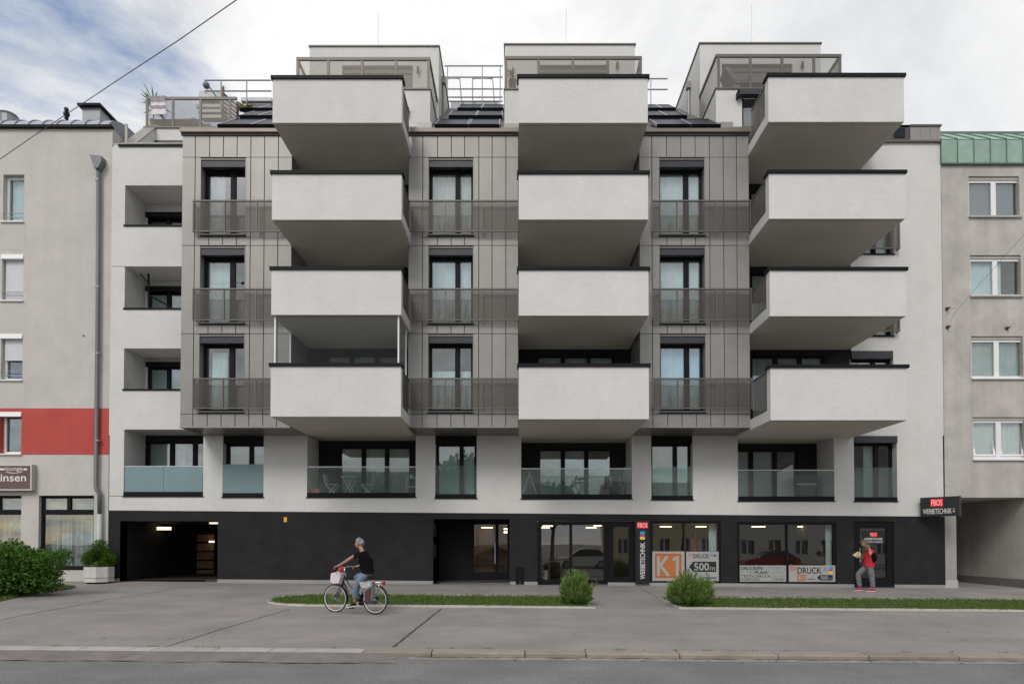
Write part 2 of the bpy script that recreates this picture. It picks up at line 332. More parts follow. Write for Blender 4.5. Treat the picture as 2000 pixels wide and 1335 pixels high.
YKB, YKF = G(1000, 1268.5).y, G(1000, 1275.5).y
def zr(x): return gz(x, YKF) - 0.07
tag(MB().box(-900, 900, -900, 900, -1.6, -1.0).build('ground', ASPH), kind='structure')
XA, XB = -45.0, 45.0
mb = MB()
for i in range(18):
    a, b = XA + i * 5, XA + i * 5 + 5
    mb.quad((a, YKB, gz(a, YKB)), (b, YKB, gz(b, YKB)), (b, 22.0, gz(b, 22.0)), (a, 22.0, gz(a, 22.0)))
    mb.quad((a, YKB, gz(a, YKB) - 1.2), (b, YKB, gz(b, YKB) - 1.2), (b, YKB, gz(b, YKB)), (a, YKB, gz(a, YKB)))
pavement = tag(mb.build('pavement', ASPH), kind='structure')
mb = MB()
for i in range(18):
    a, b = XA + i * 5, XA + i * 5 + 5
    mb.quad((a, -5.5, zr(a)), (b, -5.5, zr(b)), (b, YKF + 0.03, zr(b)), (a, YKF + 0.03, zr(a)))
road = tag(mb.build('road', ROADM), kind='structure')
mb = MB()
for i in range(18):
    a, b = XA + i * 5, XA + i * 5 + 5
    mb.quad((a, -40, zr(a) + 0.1), (b, -40, zr(b) + 0.1), (b, -5.5, zr(b) + 0.1), (a, -5.5, zr(a) + 0.1))
    mb.quad((a, -5.5, zr(a) + 0.1), (b, -5.5, zr(b) + 0.1), (b, -5.5, zr(b) - 0.1), (a, -5.5, zr(a) - 0.1))
tag(mb.build('far_pavement', ASPH), kind='structure')
# kerb: one object per stone
kb = MB()
for i in range(18):
    a, b = XA + i * 5, XA + i * 5 + 5
    kb.quad((a, YKF + 0.02, gz(a, YKF) - 0.035), (b, YKF + 0.02, gz(b, YKF) - 0.035), (b, YKB + 0.02, gz(b, YKB) - 0.035), (a, YKB + 0.02, gz(a, YKB) - 0.035))
kerb = tag(kb.build('kerb', SOIL), kind='structure')
kx = [G(p, 1271).x for p in (142, 290, 415, 525, 710, 845, 1025, 1142, 1319, 1503, 1671, 1836, 1973)]
while kx[0] > -12: kx.insert(0, kx[0] - 1.35)
while kx[-1] < 13: kx.append(kx[-1] + 1.4)
XD = G(775, 1275).x                     # the dropped kerb ends here
for i in range(len(kx) - 1):
    a, b = kx[i] + 0.009, kx[i + 1] - 0.009; lift = 0.004 if b < XD + 0.2 else 0.012
    j = random.uniform(-0.005, 0.005); bev = 0.018; m = MB(); n0 = 0
    prof = [(YKF + j, -0.3), (YKF + j, -bev), (YKF + j + bev, 0.0), (YKB + j, 0.002), (YKB + j, -0.3)]
    pts = [[(x, y, gz(x, y) + z + lift) for y, z in prof] for x in (a, a + (b - a) * 0.5, b)]
    for y_, k_ in ((0, 0),):
        pts[1] = [(x, y + random.uniform(-0.004, 0.004), z + random.uniform(-0.003, 0.003)) for x, y, z in pts[1]]
    for ring in pts: m.v += ring
    for q in range(2):
        for k in range(5):
            k2 = (k + 1) % 5; m.f.append((q * 5 + k, (q + 1) * 5 + k, (q + 1) * 5 + k2, q * 5 + k2))
    m.f.append((4, 3, 2, 1, 0)[::-1]); m.f.append((10, 11, 12, 13, 14)[::-1])
    m.build('kerb_stone', STONEP if b < XD + 0.2 else STONE, kerb)
# asphalt ramp against the dropped kerb, running out to nothing
mb = MB(); xs = list(np.linspace(-16, XD - 0.5, 24)) + [XD - 0.3, XD - 0.12, XD + 0.02]
RW = 0.55
for i, x in enumerate(xs):
    t = 1.0 if x < XD - 0.45 else max(0.0, (XD + 0.02 - x) / 0.5)
    w = RW * (0.25 + 0.75 * t) * (1 + 0.06 * math.sin(x * 3.1)); h = 0.065 * t
    mb.v += [(x, YKF - 0.002, zr(x) + 0.004 + h), (x, YKF - w * 0.55, zr(x) + 0.004 + h * 0.62), (x, YKF - w, zr(x) + 0.003)]
for i in range(len(xs) - 1):
    for k in (0, 1): mb.f.append((i * 3 + k, i * 3 + k + 1, i * 3 + k + 4, i * 3 + k + 3))
tag(mb.build('kerb_ramp', mat('patched asphalt', (0.185, 0.167, 0.157), 0.95, var=0.2, vscale=3, bump=0.7, bscale=110)), kind='structure')
mb = MB(); xs = np.linspace(XD + 0.2, 16, 30)
for x in xs: mb.v += [(x, YKF - 0.001, zr(x) + 0.005), (x, YKF - 0.20 - 0.02 * math.sin(x * 5) - 0.015 * math.sin(x * 13), zr(x) + 0.004)]
for i in range(len(xs) - 1): mb.f.append((2 * i, 2 * i + 1, 2 * i + 3, 2 * i + 2))
tag(mb.build('gutter', mat('gutter concrete', (0.27, 0.25, 0.232), 0.95, var=0.2, vscale=4, bump=0.5, bscale=90)), kind='structure')
mb = MB(); x = -16.0
while x < 14:                                          # grit and dirt caught along the road edge
    ln = random.uniform(0.15, 0.7); wd = random.uniform(0.012, 0.05); yb_ = (YKF - RW * (1 + 0.06 * math.sin(x * 3.1)) - 0.01) if x < XD - 0.45 else YKF - 0.012
    n = len(mb.v); mb.v += [(x, yb_, zr(x) + 0.009), (x + ln * 0.5, yb_ - wd, zr(x) + 0.009), (x + ln, yb_, zr(x + ln) + 0.009), (x + ln * 0.5, yb_ + wd * 0.3, zr(x) + 0.009)]; mb.f.append((n, n + 1, n + 2, n + 3)); x += ln * random.uniform(0.6, 1.5)
tag(mb.build('gutter_dirt', mat('street dirt', (0.055, 0.05, 0.044), 0.95, var=0.4, vscale=9)), 'thin line of dark dirt along the road edge', 'dirt', kind='stuff')
# tar joints in the pavement
def strip(pts, w, name, m, parent, lift=0.004):
    mb = MB(); P3 = [G(*p) for p in pts]; fine = []
    for i in range(len(P3) - 1):
        for k in range(14): fine.append(P3[i].lerp(P3[i + 1], k / 14))
    fine.append(P3[-1])
    for i, p in enumerate(fine):
        d = (fine[min(i + 1, len(fine) - 1)] - fine[max(i - 1, 0)]).normalized(); s = Vector((-d.y, d.x, 0)) * (w * random.uniform(0.35, 0.65)); j = Vector((random.uniform(-1, 1), random.uniform(-1, 1), 0)) * 0.008
        for q in (p - s + j, p + s + j): mb.v.append((q.x, q.y, gz(q.x, q.y) + lift))
    for i in range(len(fine) - 1): mb.f.append((2 * i, 2 * i + 2, 2 * i + 3, 2 * i + 1))
    return mb.build(name, m, parent)
strip([(322, 1263), (432, 1228), (565, 1189)], 0.030, 'tar_joint', TAR, pavement)
strip([(768, 1263), (812, 1228), (862, 1188)], 0.045, 'tar_joint', TAR, pavement)
strip([(-60, 1222), (60, 1198), (200, 1172), (345, 1149)], 0.028, 'tar_joint', TAR, pavement)
strip([(1250, 1148), (1290, 1169)], 0.03, 'tar_joint', TAR, pavement)

# planting strips
def inside(x, y, poly):
    c = False; j = len(poly) - 1
    for i in range(len(poly)):
        a, b = poly[i], poly[j]
        if (a[1] > y) != (b[1] > y) and x < (b[0] - a[0]) * (y - a[1]) / (b[1] - a[1]) + a[0]: c = not c
        j = i
    return c
def grass(name, label, poly, n, h, edge=0.07, lift=0.05):
    xs = [p[0] for p in poly]; ys = [p[1] for p in poly]; v = []; f = []
    pts = []
    while len(pts) < n:
        x, y = random.uniform(min(xs), max(xs)), random.uniform(min(ys), max(ys))
        if inside(x, y, poly) and random.random() < 0.45 + 0.55 * (0.5 + 0.8 * mnoise.noise(Vector((x * 1.3, y * 1.8, 0)))): pts.append((x, y))
    for x, y in pts:
        k = len(v); a = random.uniform(0, 6.28); hh = h * random.uniform(0.45, 1.25) * (1.0 + 0.5 * mnoise.noise(Vector((x * 0.9, y, 5)))); w = 0.012; lean = hh * random.uniform(0.1, 0.7); b = random.uniform(0, 6.28)
        z = gz(x, y) + lift - 0.015; dx, dy = math.cos(a) * w, math.sin(a) * w
        v += [(x - dx, y - dy, z), (x + dx, y + dy, z), (x + math.cos(b) * lean, y + math.sin(b) * lean, z + hh)]; f.append((k, k + 1, k + 2))
    m = MB(); m.v = v; m.f = f
    return tag(m.build(name, GRASSM), label, 'grass', kind='stuff')
def edging(outline, parent, closed=True, w=0.11, seg=1.0):
    n = len(outline)
    for i in range(n if closed else n - 1):
        a, b = Vector(outline[i]), Vector(outline[(i + 1) % n]); ln = (b - a).length; k = max(1, round(ln / seg)); d = (b - a) / ln; s = Vector((-d.y, d.x)) * w
        for q in range(k):
            p0 = a + d * (ln * q / k + 0.003); p1 = a + d * (ln * (q + 1) / k - 0.003)
            lz = 0.045 + random.uniform(-0.006, 0.006); m = MB(); base = [p0, p1, p1 + s, p0 + s]
            m.v = [(p.x, p.y, gz(p.x, p.y) - 0.05) for p in base] + [(p.x, p.y, gz(p.x, p.y) + lz) for p in base]
            m.f = [(4, 5, 6, 7), (0, 1, 5, 4), (1, 2, 6, 5), (2, 3, 7, 6), (3, 0, 4, 7)]
            m.build('edging_stone', EDGE, parent)
def island(poly, label_g, n):
    m = MB(); m.quad(*[(x, y, gz(x, y) + 0.02) for x, y in poly]); bed = tag(m.build('planting_bed', SOIL), kind='structure')
    edging(poly, bed); grass('grass_strip', label_g, poly, n, 0.05); return bed
YF, YBK = G(1100, 1187).y, G(1100, 1165).y
xl = G(517, 1174).x; xm = xl + 1.35; yc = (YF + YBK) / 2
xr = G(1163, 1187).x; xrb = G(1120, 1165).x
pol = [(xr, YF), (xrb, YBK)]
for k in range(11):
    t = R(90) + k / 10 * R(180); pol.append((xm + math.cos(t) * 1.35, yc + math.sin(t) * (YBK - yc)))
island(pol, 'short green lawn on the planting island with the rounded end', 17000)
xa2, xb2 = G(1285, 1167).x, G(1327, 1189).x
island([(xb2, YF), (18.5, YF), (18.5, YBK), (xa2, YBK)], 'short green lawn on the planting strip running off to the right', 19000)
pl = [G(p, q) for p, q in ((-180, 1195), (-60, 1190), (0, 1174), (60, 1160), (140, 1150), (150, 1145), (110, 1141), (-180, 1141))]
plb = [(p.x, p.y) for p in pl]
m = MB(); m.quad(*[(x, y, gz(x, y) + 0.012) for x, y in plb]); tag(m.build('hedge_bed', SOIL), kind='structure')
grass('grass_patch', 'short grass and weeds under the big green bush', plb, 6000, 0.07, lift=0.03)

# weeds along the kerb and dry litter on the pavement
mb = MB()
for i in range(70):
    cx_ = random.uniform(-9, 9); 
    if random.random() < 0.55 and cx_ < 0: continue
    cy_ = YKB + random.uniform(-0.01, 0.05)
    for k in range(random.randint(3, 14)):
        x, y = cx_ + random.gauss(0, 0.05), cy_ + random.gauss(0, 0.015); z = gz(x, y); a = random.uniform(0, 6.28); h = random.uniform(0.015, 0.05); l = random.uniform(0.01, 0.05)
        n = len(mb.v); mb.v += [(x - 0.006, y, z), (x + 0.006, y, z), (x + math.cos(a) * l, y + math.sin(a) * l, z + h)]; mb.f.append((n, n + 1, n + 2))
tag(mb.build('kerb_weeds', GRASSM), 'small weeds sprouting along the back of the kerb stones', 'weeds', kind='stuff')
mb = MB()
for i in range(260):
    x, y = random.uniform(-11, 11), random.choice([random.uniform(YKB, 21), YKF - random.uniform(0.02, 0.35)]); z = gz(x, y) if y > YKB else zr(x) + 0.006; a = random.uniform(0, 6.28); l = random.uniform(0.012, 0.04)
    d = Vector((math.cos(a), math.sin(a), 0)); s_ = Vector((-d.y, d.x, 0)) * 0.4; c = Vector((x, y, z + 0.006)); mb.quad(c - d * l, c - s_ * l + Vector((0, 0, 0.006)), c + d * l, c + s_ * l)
tag(mb.build('leaf_litter', mat('dry litter', (0.10, 0.075, 0.045), 0.9, var=0.4, vscale=3)), 'scattered dry leaf litter on the pavement', 'litter', kind='stuff')
# ------------------------------------------------------------------ the apartment building
BL = thing('apartment_building', 'modern white and taupe apartment building with three stacks of cantilevered balconies', 'building', (0, 21.8, gz(0, 21.8)))
ZS = 5.50                                            # ceiling of the first floor
XL0, XR1 = X(214, 900, YW), X(1842, 900, YW)
ops1 = []
def op(l, r, t, b, d, Y=YW):
    return (X(l, (t + b) / 2, Y), X(r, (t + b) / 2, Y), Z(b, Y), Z(t, Y), d)
LOG = [(242, 397, 820, 968), (600, 812, 820, 970), (1018, 1234, 820, 973), (1441, 1629, 820, 977)]
WIN = [(435, 515, 820, 970), (850, 931, 820, 972), (1272, 1353, 820, 975), (1668, 1752, 851, 978)]
ops1 += [op(*q, YL - YW) for q in LOG] + [op(*q, 0.36) for q in WIN]
ZBOT = Z(1010, YW)
bayX = [(X(353.5, 550, YM), -7.54), (-3.63, 0.01), (4.0, 7.70)]
colx = X(356, 500, YW) + 0.35
LL = [(244, 362, 440), (243.5, 520, 602), (242, 680, 760)]
w = MB()
w.wall(XL0, XR1, ZBOT, ZS, YW, ops1)
lops = [(X(l, (t + b) / 2, YW), colx + 3, Z(b, YW), Z(t, YW), YL - YW) for l, t, b in LL]
lops.append((ops1[0][0], ops1[0][1], ZS - 1, Z(838, YW), YL - YW))
w.wall(X(218, 400, YW), colx, ZS, Z(287, YW), YW, lops)
RWIN = [(1663, 1745, 365, 496), (1663, 1745, 525, 656), (1663, 1745, 685, 812)]
xrc = 11.88
w.wall(xrc, X(1838, 400, YW), ZS, Z(278, YW), YW, [op(*q, 0.30) for q in RWIN])
white_wall = w.build('front_wall', PLW, BL)
# ends and inner body so that no sky shows through
w = MB(); w.quad((XL0, YW, 0), (XL0, 34, 0), (XL0, 34, Z(287, YW)), (XL0, YW, Z(287, YW))); w.build('end_wall', PLW, BL)
w = MB(); w.quad((XR1, YW, 0), (XR1, 34, 0), (XR1, 34, Z(262, YW)), (XR1, YW, Z(262, YW)))
w.build('end_wall', PLW, BL)
MB().box(XL0 + 0.05, XR1 - 0.05, 23.45, 33.5, 3.35, Z(300, YW)).build('building_core', BLK, BL)
w = MB(); w.box(XL0 + 0.02, XR1 - 0.02, YW + 0.4, 23.46, 3.12, 3.30); w.build('floor_slab', PLS, BL)
B('wall_joint', CLADD, BL, XL0, ops1[0][0], YW - 0.002, YW + 0.01, Z(968.6, YW), Z(967.6, YW))
B('wall_joint', CLADD, BL, X(218, 520, YW), lops[1][0], YW - 0.002, YW + 0.01, Z(520.6, YW), Z(519.6, YW))
B('parapet_coping', ANT, BL, X(232, 287, YW), colx, YW - 0.05, YW + 0.3, Z(287, YW), Z(283, YW))

# ---- windows
def window(parent, x0, x1, z0, z1, Y, fr=0.075, splits=(0.62,), m=ANT, curtain=None, cz=(0, 1), pane=GLS, name='window', depth=0.09, mull=0.13, room=0.5, bottom=None, label=None, cover=(0, 1)):
    """framed window whose outer face stands at Y; panes, mullions, curtain and a dark room behind"""
    wn = part(name, parent) if label is None else thing(name, label, 'window')
    f = MB(); bt = fr if bottom is None else bottom
    f.box(x0, x0 + fr, Y, Y + depth, z0, z1); f.box(x1 - fr, x1, Y, Y + depth, z0, z1)
    f.box(x0 + fr, x1 - fr, Y, Y + depth, z1 - fr, z1); f.box(x0 + fr, x1 - fr, Y, Y + depth, z0, z0 + bt)
    xs = [x0 + fr] + [x0 + (x1 - x0) * s for s in splits] + [x1 - fr]
    ed = []
    for i in range(len(xs) - 1):
        a = xs[i] + (mull / 2 if i else 0); b = xs[i + 1] - (mull / 2 if i < len(xs) - 2 else 0); ed.append((a, b))
        if i: f.box(xs[i] - mull / 2, xs[i] + mull / 2, Y - 0.004, Y + depth, z0 + bt, z1 - fr)
    f.build('frame', m, wn)
    for a, b in ed:
        B('pane', pane, wn, a, b, Y + 0.04, Y + 0.052, z0 + bt, z1 - fr)
    if curtain is not None:
        c = MB(); ca = x0 + fr + (x1 - x0 - 2 * fr) * cover[0]; cb = x0 + fr + (x1 - x0 - 2 * fr) * cover[1]; n = max(8, int((cb - ca) / 0.05)); za, zb = z0 + (z1 - z0) * cz[0], z0 + (z1 - z0) * cz[1]; yy = Y + depth + 0.05
        for i in range(n + 1):
            t = i / n; yv = yy + 0.018 * math.sin(i * 1.9 + x0 * 7) + 0.01 * math.sin(i * 0.7)
            c.v += [(ca + (cb - ca) * t, yv, za), (ca + (cb - ca) * t, yv, zb)]
        for i in range(n): c.f.append((2 * i, 2 * i + 2, 2 * i + 3, 2 * i + 1))
        c.build('curtain', curtain, wn, smooth=True)
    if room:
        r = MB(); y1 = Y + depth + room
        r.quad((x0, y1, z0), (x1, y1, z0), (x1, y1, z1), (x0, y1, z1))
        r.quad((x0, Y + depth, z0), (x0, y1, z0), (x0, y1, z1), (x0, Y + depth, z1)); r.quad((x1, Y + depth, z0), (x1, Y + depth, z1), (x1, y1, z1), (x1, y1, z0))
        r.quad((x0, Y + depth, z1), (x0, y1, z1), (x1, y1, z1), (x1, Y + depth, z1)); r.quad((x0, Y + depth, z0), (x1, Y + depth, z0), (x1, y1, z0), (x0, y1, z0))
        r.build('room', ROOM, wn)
    return wn
def blind_box(wn, x0, x1, Y, z0, z1): 
    m = MB(); m.box(x0 + 0.01, x1 - 0.01, Y, Y + 0.17, z0, z1); return m.build('blind_box', ANT2, wn)

# ---- metal bays with separate cladding panels
BAYS = [dict(seams=[353.5, 379, 407, 434, 461, 488, 515, 542], end=-7.54, win=(390.5, 478), rail=(376, None)),
        dict(seams=[797, 825, 854, 881, 907, 935, 961, 988], end=0.01, win=(836.5, 924), rail=(797, 1013)),
        dict(seams=[1249, 1274, 1303, 1331, 1359, 1387, 1414, 1440], end=7.70, win=(1288.5, 1377), rail=(1272, 1470))]
WROW = [(312, 457), (484, 629), (656, 802)]
JROW = [265, 307, 479, 651, 808, 833]
G2 = 0.0085
curt_sel = {(0, 0): (CURG, (0, .95), (0, .4)), (0, 1): (CURT, (0, .95), (0, .55)), (0, 2): (CURT, (0, .9), (.1, .5)), (1, 0): (WHITE, (0, 1), (0, 1)), (1, 1): (CURT, (0, 1), (0, 1)), (1, 2): (CURT, (0, .62), (0, 1)),  # white curtain of the top middle window stands in for reflected sky
            (2, 0): (CURT, (0, 1), (0, 1)), (2, 1): (CURT, (0, 1), (0, 1)), (2, 2): (CURT, (0, 1), (0, 1))}
for bi, b in enumerate(BAYS):
    bay = part('metal_bay', BL)
    xs = [X(s, 560, YM) for s in b['seams']] + [b['end']]
    x0, x1 = xs[0], xs[-1]; wx0, wx1 = X(b['win'][0], 560, YM), X(b['win'][1], 560, YM)
    zj = [Z(j, YM) for j in JROW]; wz = [(Z(q[1], YM), Z(q[0], YM)) for q in WROW]
    bk = MB(); ZT = zj[0]
    bk.wall(x0, x1, zj[-1], ZT, YM + 0.03, [(wx0, wx1, a, c, 0.34) for a, c in wz])
    bk.build('backing', CLADD, bay)
    sd_ = MB()
    for xx in (x0, x1): sd_.box(xx - 0.0, xx + 0.02, YM + 0.031, 22.4, zj[-1], ZT) if xx == x0 else sd_.box(xx - 0.02, xx, YM + 0.031, 22.4, zj[-1], ZT)
    sd_.build('side_cladding', CLAD, bay)
    so = MB(); so.box(x0 + 0.002, x1 - 0.002, YM - 0.01, YW + 0.35, zj[-1] - 0.03, zj[-1] - 0.002); so.build('bay_soffit', mat('soffit sheet', (0.20, 0.18, 0.155), 0.35, metal=0.4, var=0.08), bay)
    B('bottom_trim', CLAD, bay, x0, x1, YM - 0.03, YM + 0.03, zj[-1] - 0.035, zj[-1] + 0.012)
    cache = {}
    def panel(a, c, z0, z1):
        key = (round(c - a, 4), round(z1 - z0, 4))
        if key not in cache:
            m = MB(); ww, hh = c - a - 2 * G2, z1 - z0 - G2; e = 0.006
            o_ = [(G2, YM + 0.02, 0), (G2 + ww, YM + 0.02, 0), (G2 + ww, YM + 0.02, hh), (G2, YM + 0.02, hh)]
            i_ = [(G2 + e, YM, e), (G2 + ww - e, YM, e), (G2 + ww - e, YM, hh - e), (G2 + e, YM, hh - e)]
            off = OFF[bay.name]; m.v = o_ + i_; m.f = [(4, 5, 6, 7)] + [(i, (i + 1) % 4, 4 + (i + 1) % 4, 4 + i) for i in range(4)]
            me = bpy.data.meshes.new('cladding_panel'); me.from_pydata([(v[0], v[1] - off.y, v[2]) for v in m.v], [], m.f); me.materials.append(CLAD); cache[key] = me
        o = bpy.data.objects.new('cladding_panel', cache[key]); col.objects.link(o); o.parent = bay; o.location = (a - OFF[bay.name].x, 0, z0 - OFF[bay.name].z)
    for i in range(len(xs) - 1):
        panel(xs[i], xs[i + 1], zj[1], zj[0]); panel(xs[i], xs[i + 1], zj[5], zj[4])
        for r in range(3):
            t, bt = zj[1 + r], zj[2 + r]; w0, w1 = wz[r]
            a, c = xs[i], xs[i + 1]
            if c <= wx0 or a >= wx1: panel(a, c, bt, t); continue
            if w0 - 0.10 - bt > 0.06: panel(a, c, bt, w0 - 0.10)
            if a < wx0 - 0.05: panel(a, wx0, w0 - 0.10 if w0 - 0.10 - bt > 0.06 else bt, t)
            if c > wx1 + 0.05: panel(wx1, c, w0 - 0.10 if w0 - 0.10 - bt > 0.06 else bt, t)
    for r in range(3):
        w0, w1 = wz[r]
        cu = curt_sel[(bi, r)]
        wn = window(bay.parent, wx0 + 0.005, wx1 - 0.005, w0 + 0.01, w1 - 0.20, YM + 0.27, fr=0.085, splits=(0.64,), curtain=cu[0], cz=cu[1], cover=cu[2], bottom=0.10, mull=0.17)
        blind_box(wn, wx0, wx1, YM + 0.02, w1 - 0.23, w1 - 0.004)
        B('lintel', BLK, wn, wx0 + 0.006, wx1 - 0.006, YM + 0.20, YM + 0.40, w1 - 0.21, w1 - 0.02)
        rv = MB(); rv.box(wx0 - 0.012, wx0 + 0.004, YM - 0.012, YM + 0.30, w0 - 0.02, w1 + 0.02); rv.box(wx1 - 0.004, wx1 + 0.012, YM - 0.012, YM + 0.30, w0 - 0.02, w1 + 0.02); rv.box(wx0 + 0.0041, wx1 - 0.0041, YM - 0.012, YM + 0.02, w1 - 0.003, w1 + 0.02); rv.build('reveal', CLAD, wn)
        sl = MB(); sl.box(wx0 - 0.03, wx1 + 0.03, YM - 0.07, YM + 0.3, w0 - 0.055, w0 - 0.02); sl.build('sill', CLAD, wn)
        # french balcony railing across the bay
        rl = part('railing', BL)
        py = [(391, 453), (563, 626), (738, 798)][r]; YG = YM - 0.17
        ra = X(b['rail'][0], sum(py) / 2, YG) if b['rail'][0] != 797 else xs[0] + 0.005
        rb = x1 - 0.005
        if bi == 2: ra = X(1273, 560, YG)
        zt, zb = Z(py[0], YG), Z(py[1], YG)
        fr_ = MB(); fr_.box(ra, rb, YG - 0.025, YG + 0.025, zt - 0.045, zt); fr_.box(ra, rb, YG - 0.02, YG + 0.02, zb, zb + 0.035); fr_.build('rail', TAUPE, rl)
        npst = {0: [376.5, 437.5, 500.5, 545], 1: [798, 870, 941, 1011], 2: [1274, 1323, 1399, 1467]}[bi]
        for q in npst:
            xq = min(max(X(q, 560, YG), ra + 0.02), rb - 0.02); B('post', TAUPE, rl, xq - 0.02, xq + 0.02, YG - 0.022, YG + 0.022, zb + 0.036, zt - 0.046)
        if bi == 0: B('side_mesh', MESHM, rl, ra, ra + 0.012, YG + 0.03, YM - 0.002, zb + 0.02, zt - 0.02)
        B('mesh_panel', MESHM, rl, ra + 0.01, rb - 0.01, YG - 0.006, YG + 0.006, zb + 0.036, zt - 0.046)
    # eaves gutter
    gt = part('eaves_gutter', BL)
    B('gutter_trough', mat('gutter metal', (0.19, 0.165, 0.14), 0.45, metal=0.35, var=0.1), gt, x0 - 0.03, x1 + (0.03 if bi == 2 else 0), YM - 0.12, YM + 0.10, ZT + 0.06, ZT + 0.19)
    B('gutter_lip', TAUPE, gt, x0 - 0.03, x1, YM - 0.04, YM + 0.02, ZT - 0.005, ZT + 0.05)

# ---- recess behind the balconies: dark wall and sliding windows
REC = [(-7.54, -3.63), (0.01, 4.0), (7.70, 11.88)]
BROW = [dict(t=(149, 334, 521, 709), b=(240, 429, 614.5, 813), x=(-7.545, -3.575)), dict(t=(147, 334.5, 521.5, 710), b=(240, 428.5, 616, 818), x=(0.015, 3.985)), dict(t=(144.5, 333, 522, 712), b=(238, 427, 617, 820), x=(7.69, 11.86))]
ZEAVE = Z(258, YM)
for ri, (a, b_) in enumerate(REC):
    d = BROW[ri]; zb = [Z(q, YB) for q in d['b']]      # soffit heights, top first
    w = MB(); ops = []
    for r in range(3):
        fl, ce = zb[3 - r] + 0.36, zb[2 - r]
        ops.append((a + 0.65, b_ - (0.55 if ri != 2 else 0.9), fl + 0.02, ce - 0.22, 0.12))
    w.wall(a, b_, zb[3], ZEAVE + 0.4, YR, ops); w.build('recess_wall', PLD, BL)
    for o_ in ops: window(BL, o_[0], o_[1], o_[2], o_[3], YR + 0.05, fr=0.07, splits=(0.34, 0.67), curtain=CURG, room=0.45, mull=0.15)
    if ri == 2: B('recess_side', PLW, BL, b_, b_ + 0.02, YR, 22.2, zb[3], ZEAVE + 0.4)

# ---- balconies
for ri, d in enumerate(BROW):
    x0, x1 = d['x']
    for r in range(4):
        bc = part('balcony', BL)
        zt, zb = Z(d['t'][r], YB), Z(d['b'][r], YB); zt2 = zt - 0.10
        if r == 0: back = YR
        else: back = YR
        if r == 3: back = YL
        slab = 0.34
        p = MB(); p.box(x0, x1, YB, YB + 0.26, zb, zt2); p.build('parapet', PLW, bc)
        s = MB(); s.box(x0, x1, YB + 0.2605, YW - 0.003 if r == 3 else back, zb + 0.004, zb + slab); s.build('slab', PLW, bc)
        B('soffit', PLS, bc, x0 + 0.012, x1 - 0.012, YB + 0.03, YW - 0.003 if r == 3 else back, zb - 0.006, zb + 0.003)
        B('drip_edge', mat('drip groove', (0.18, 0.17, 0.155), 0.9), bc, x0 + 0.05, x1 - 0.05, YB + 0.10, YB + 0.112, zb - 0.010, zb - 0.0061)
        c = MB(); c.box(x0 - 0.05, x1 + 0.05, YB - 0.05, YB + 0.31, zt2 + 0.001, zt2 + 0.055); c.prism([(YB - 0.05, zt2 + 0.0555), (YB + 0.31, zt2 + 0.0555), (YB + 0.31, zt2 + 0.085), (YB - 0.05, zt2 + 0.10)], x0 - 0.05, x1 + 0.05); c.build('coping', ANT, bc)
        ye = YM - 0.19 if not (ri == 2) else YR
        for sx, xx in ((1, x0 + 0.03), (-1, x1 - 0.05)):
            y1 = ye if (ri, sx) != (2, -1) else YW - 0.01
            if ri == 2 and sx == 1: y1 = YM - 0.19
            if ri == 0 and sx == 1: y1 = YM - 0.15
            sr = part('side_railing', BL) if False else bc
            B('mesh_panel', MESHS, sr, xx, xx + 0.012, YB + 0.27, y1, zb + slab + 0.05, zt2 - 0.05)
            B('side_rail', TAUPE, sr, xx - 0.015, xx + 0.03, YB + 0.262, y1, zt2 - 0.05, zt2); B('side_rail', TAUPE, sr, xx - 0.015, xx + 0.03, YB + 0.262, y1, zb + slab + 0.02, zb + slab + 0.05)
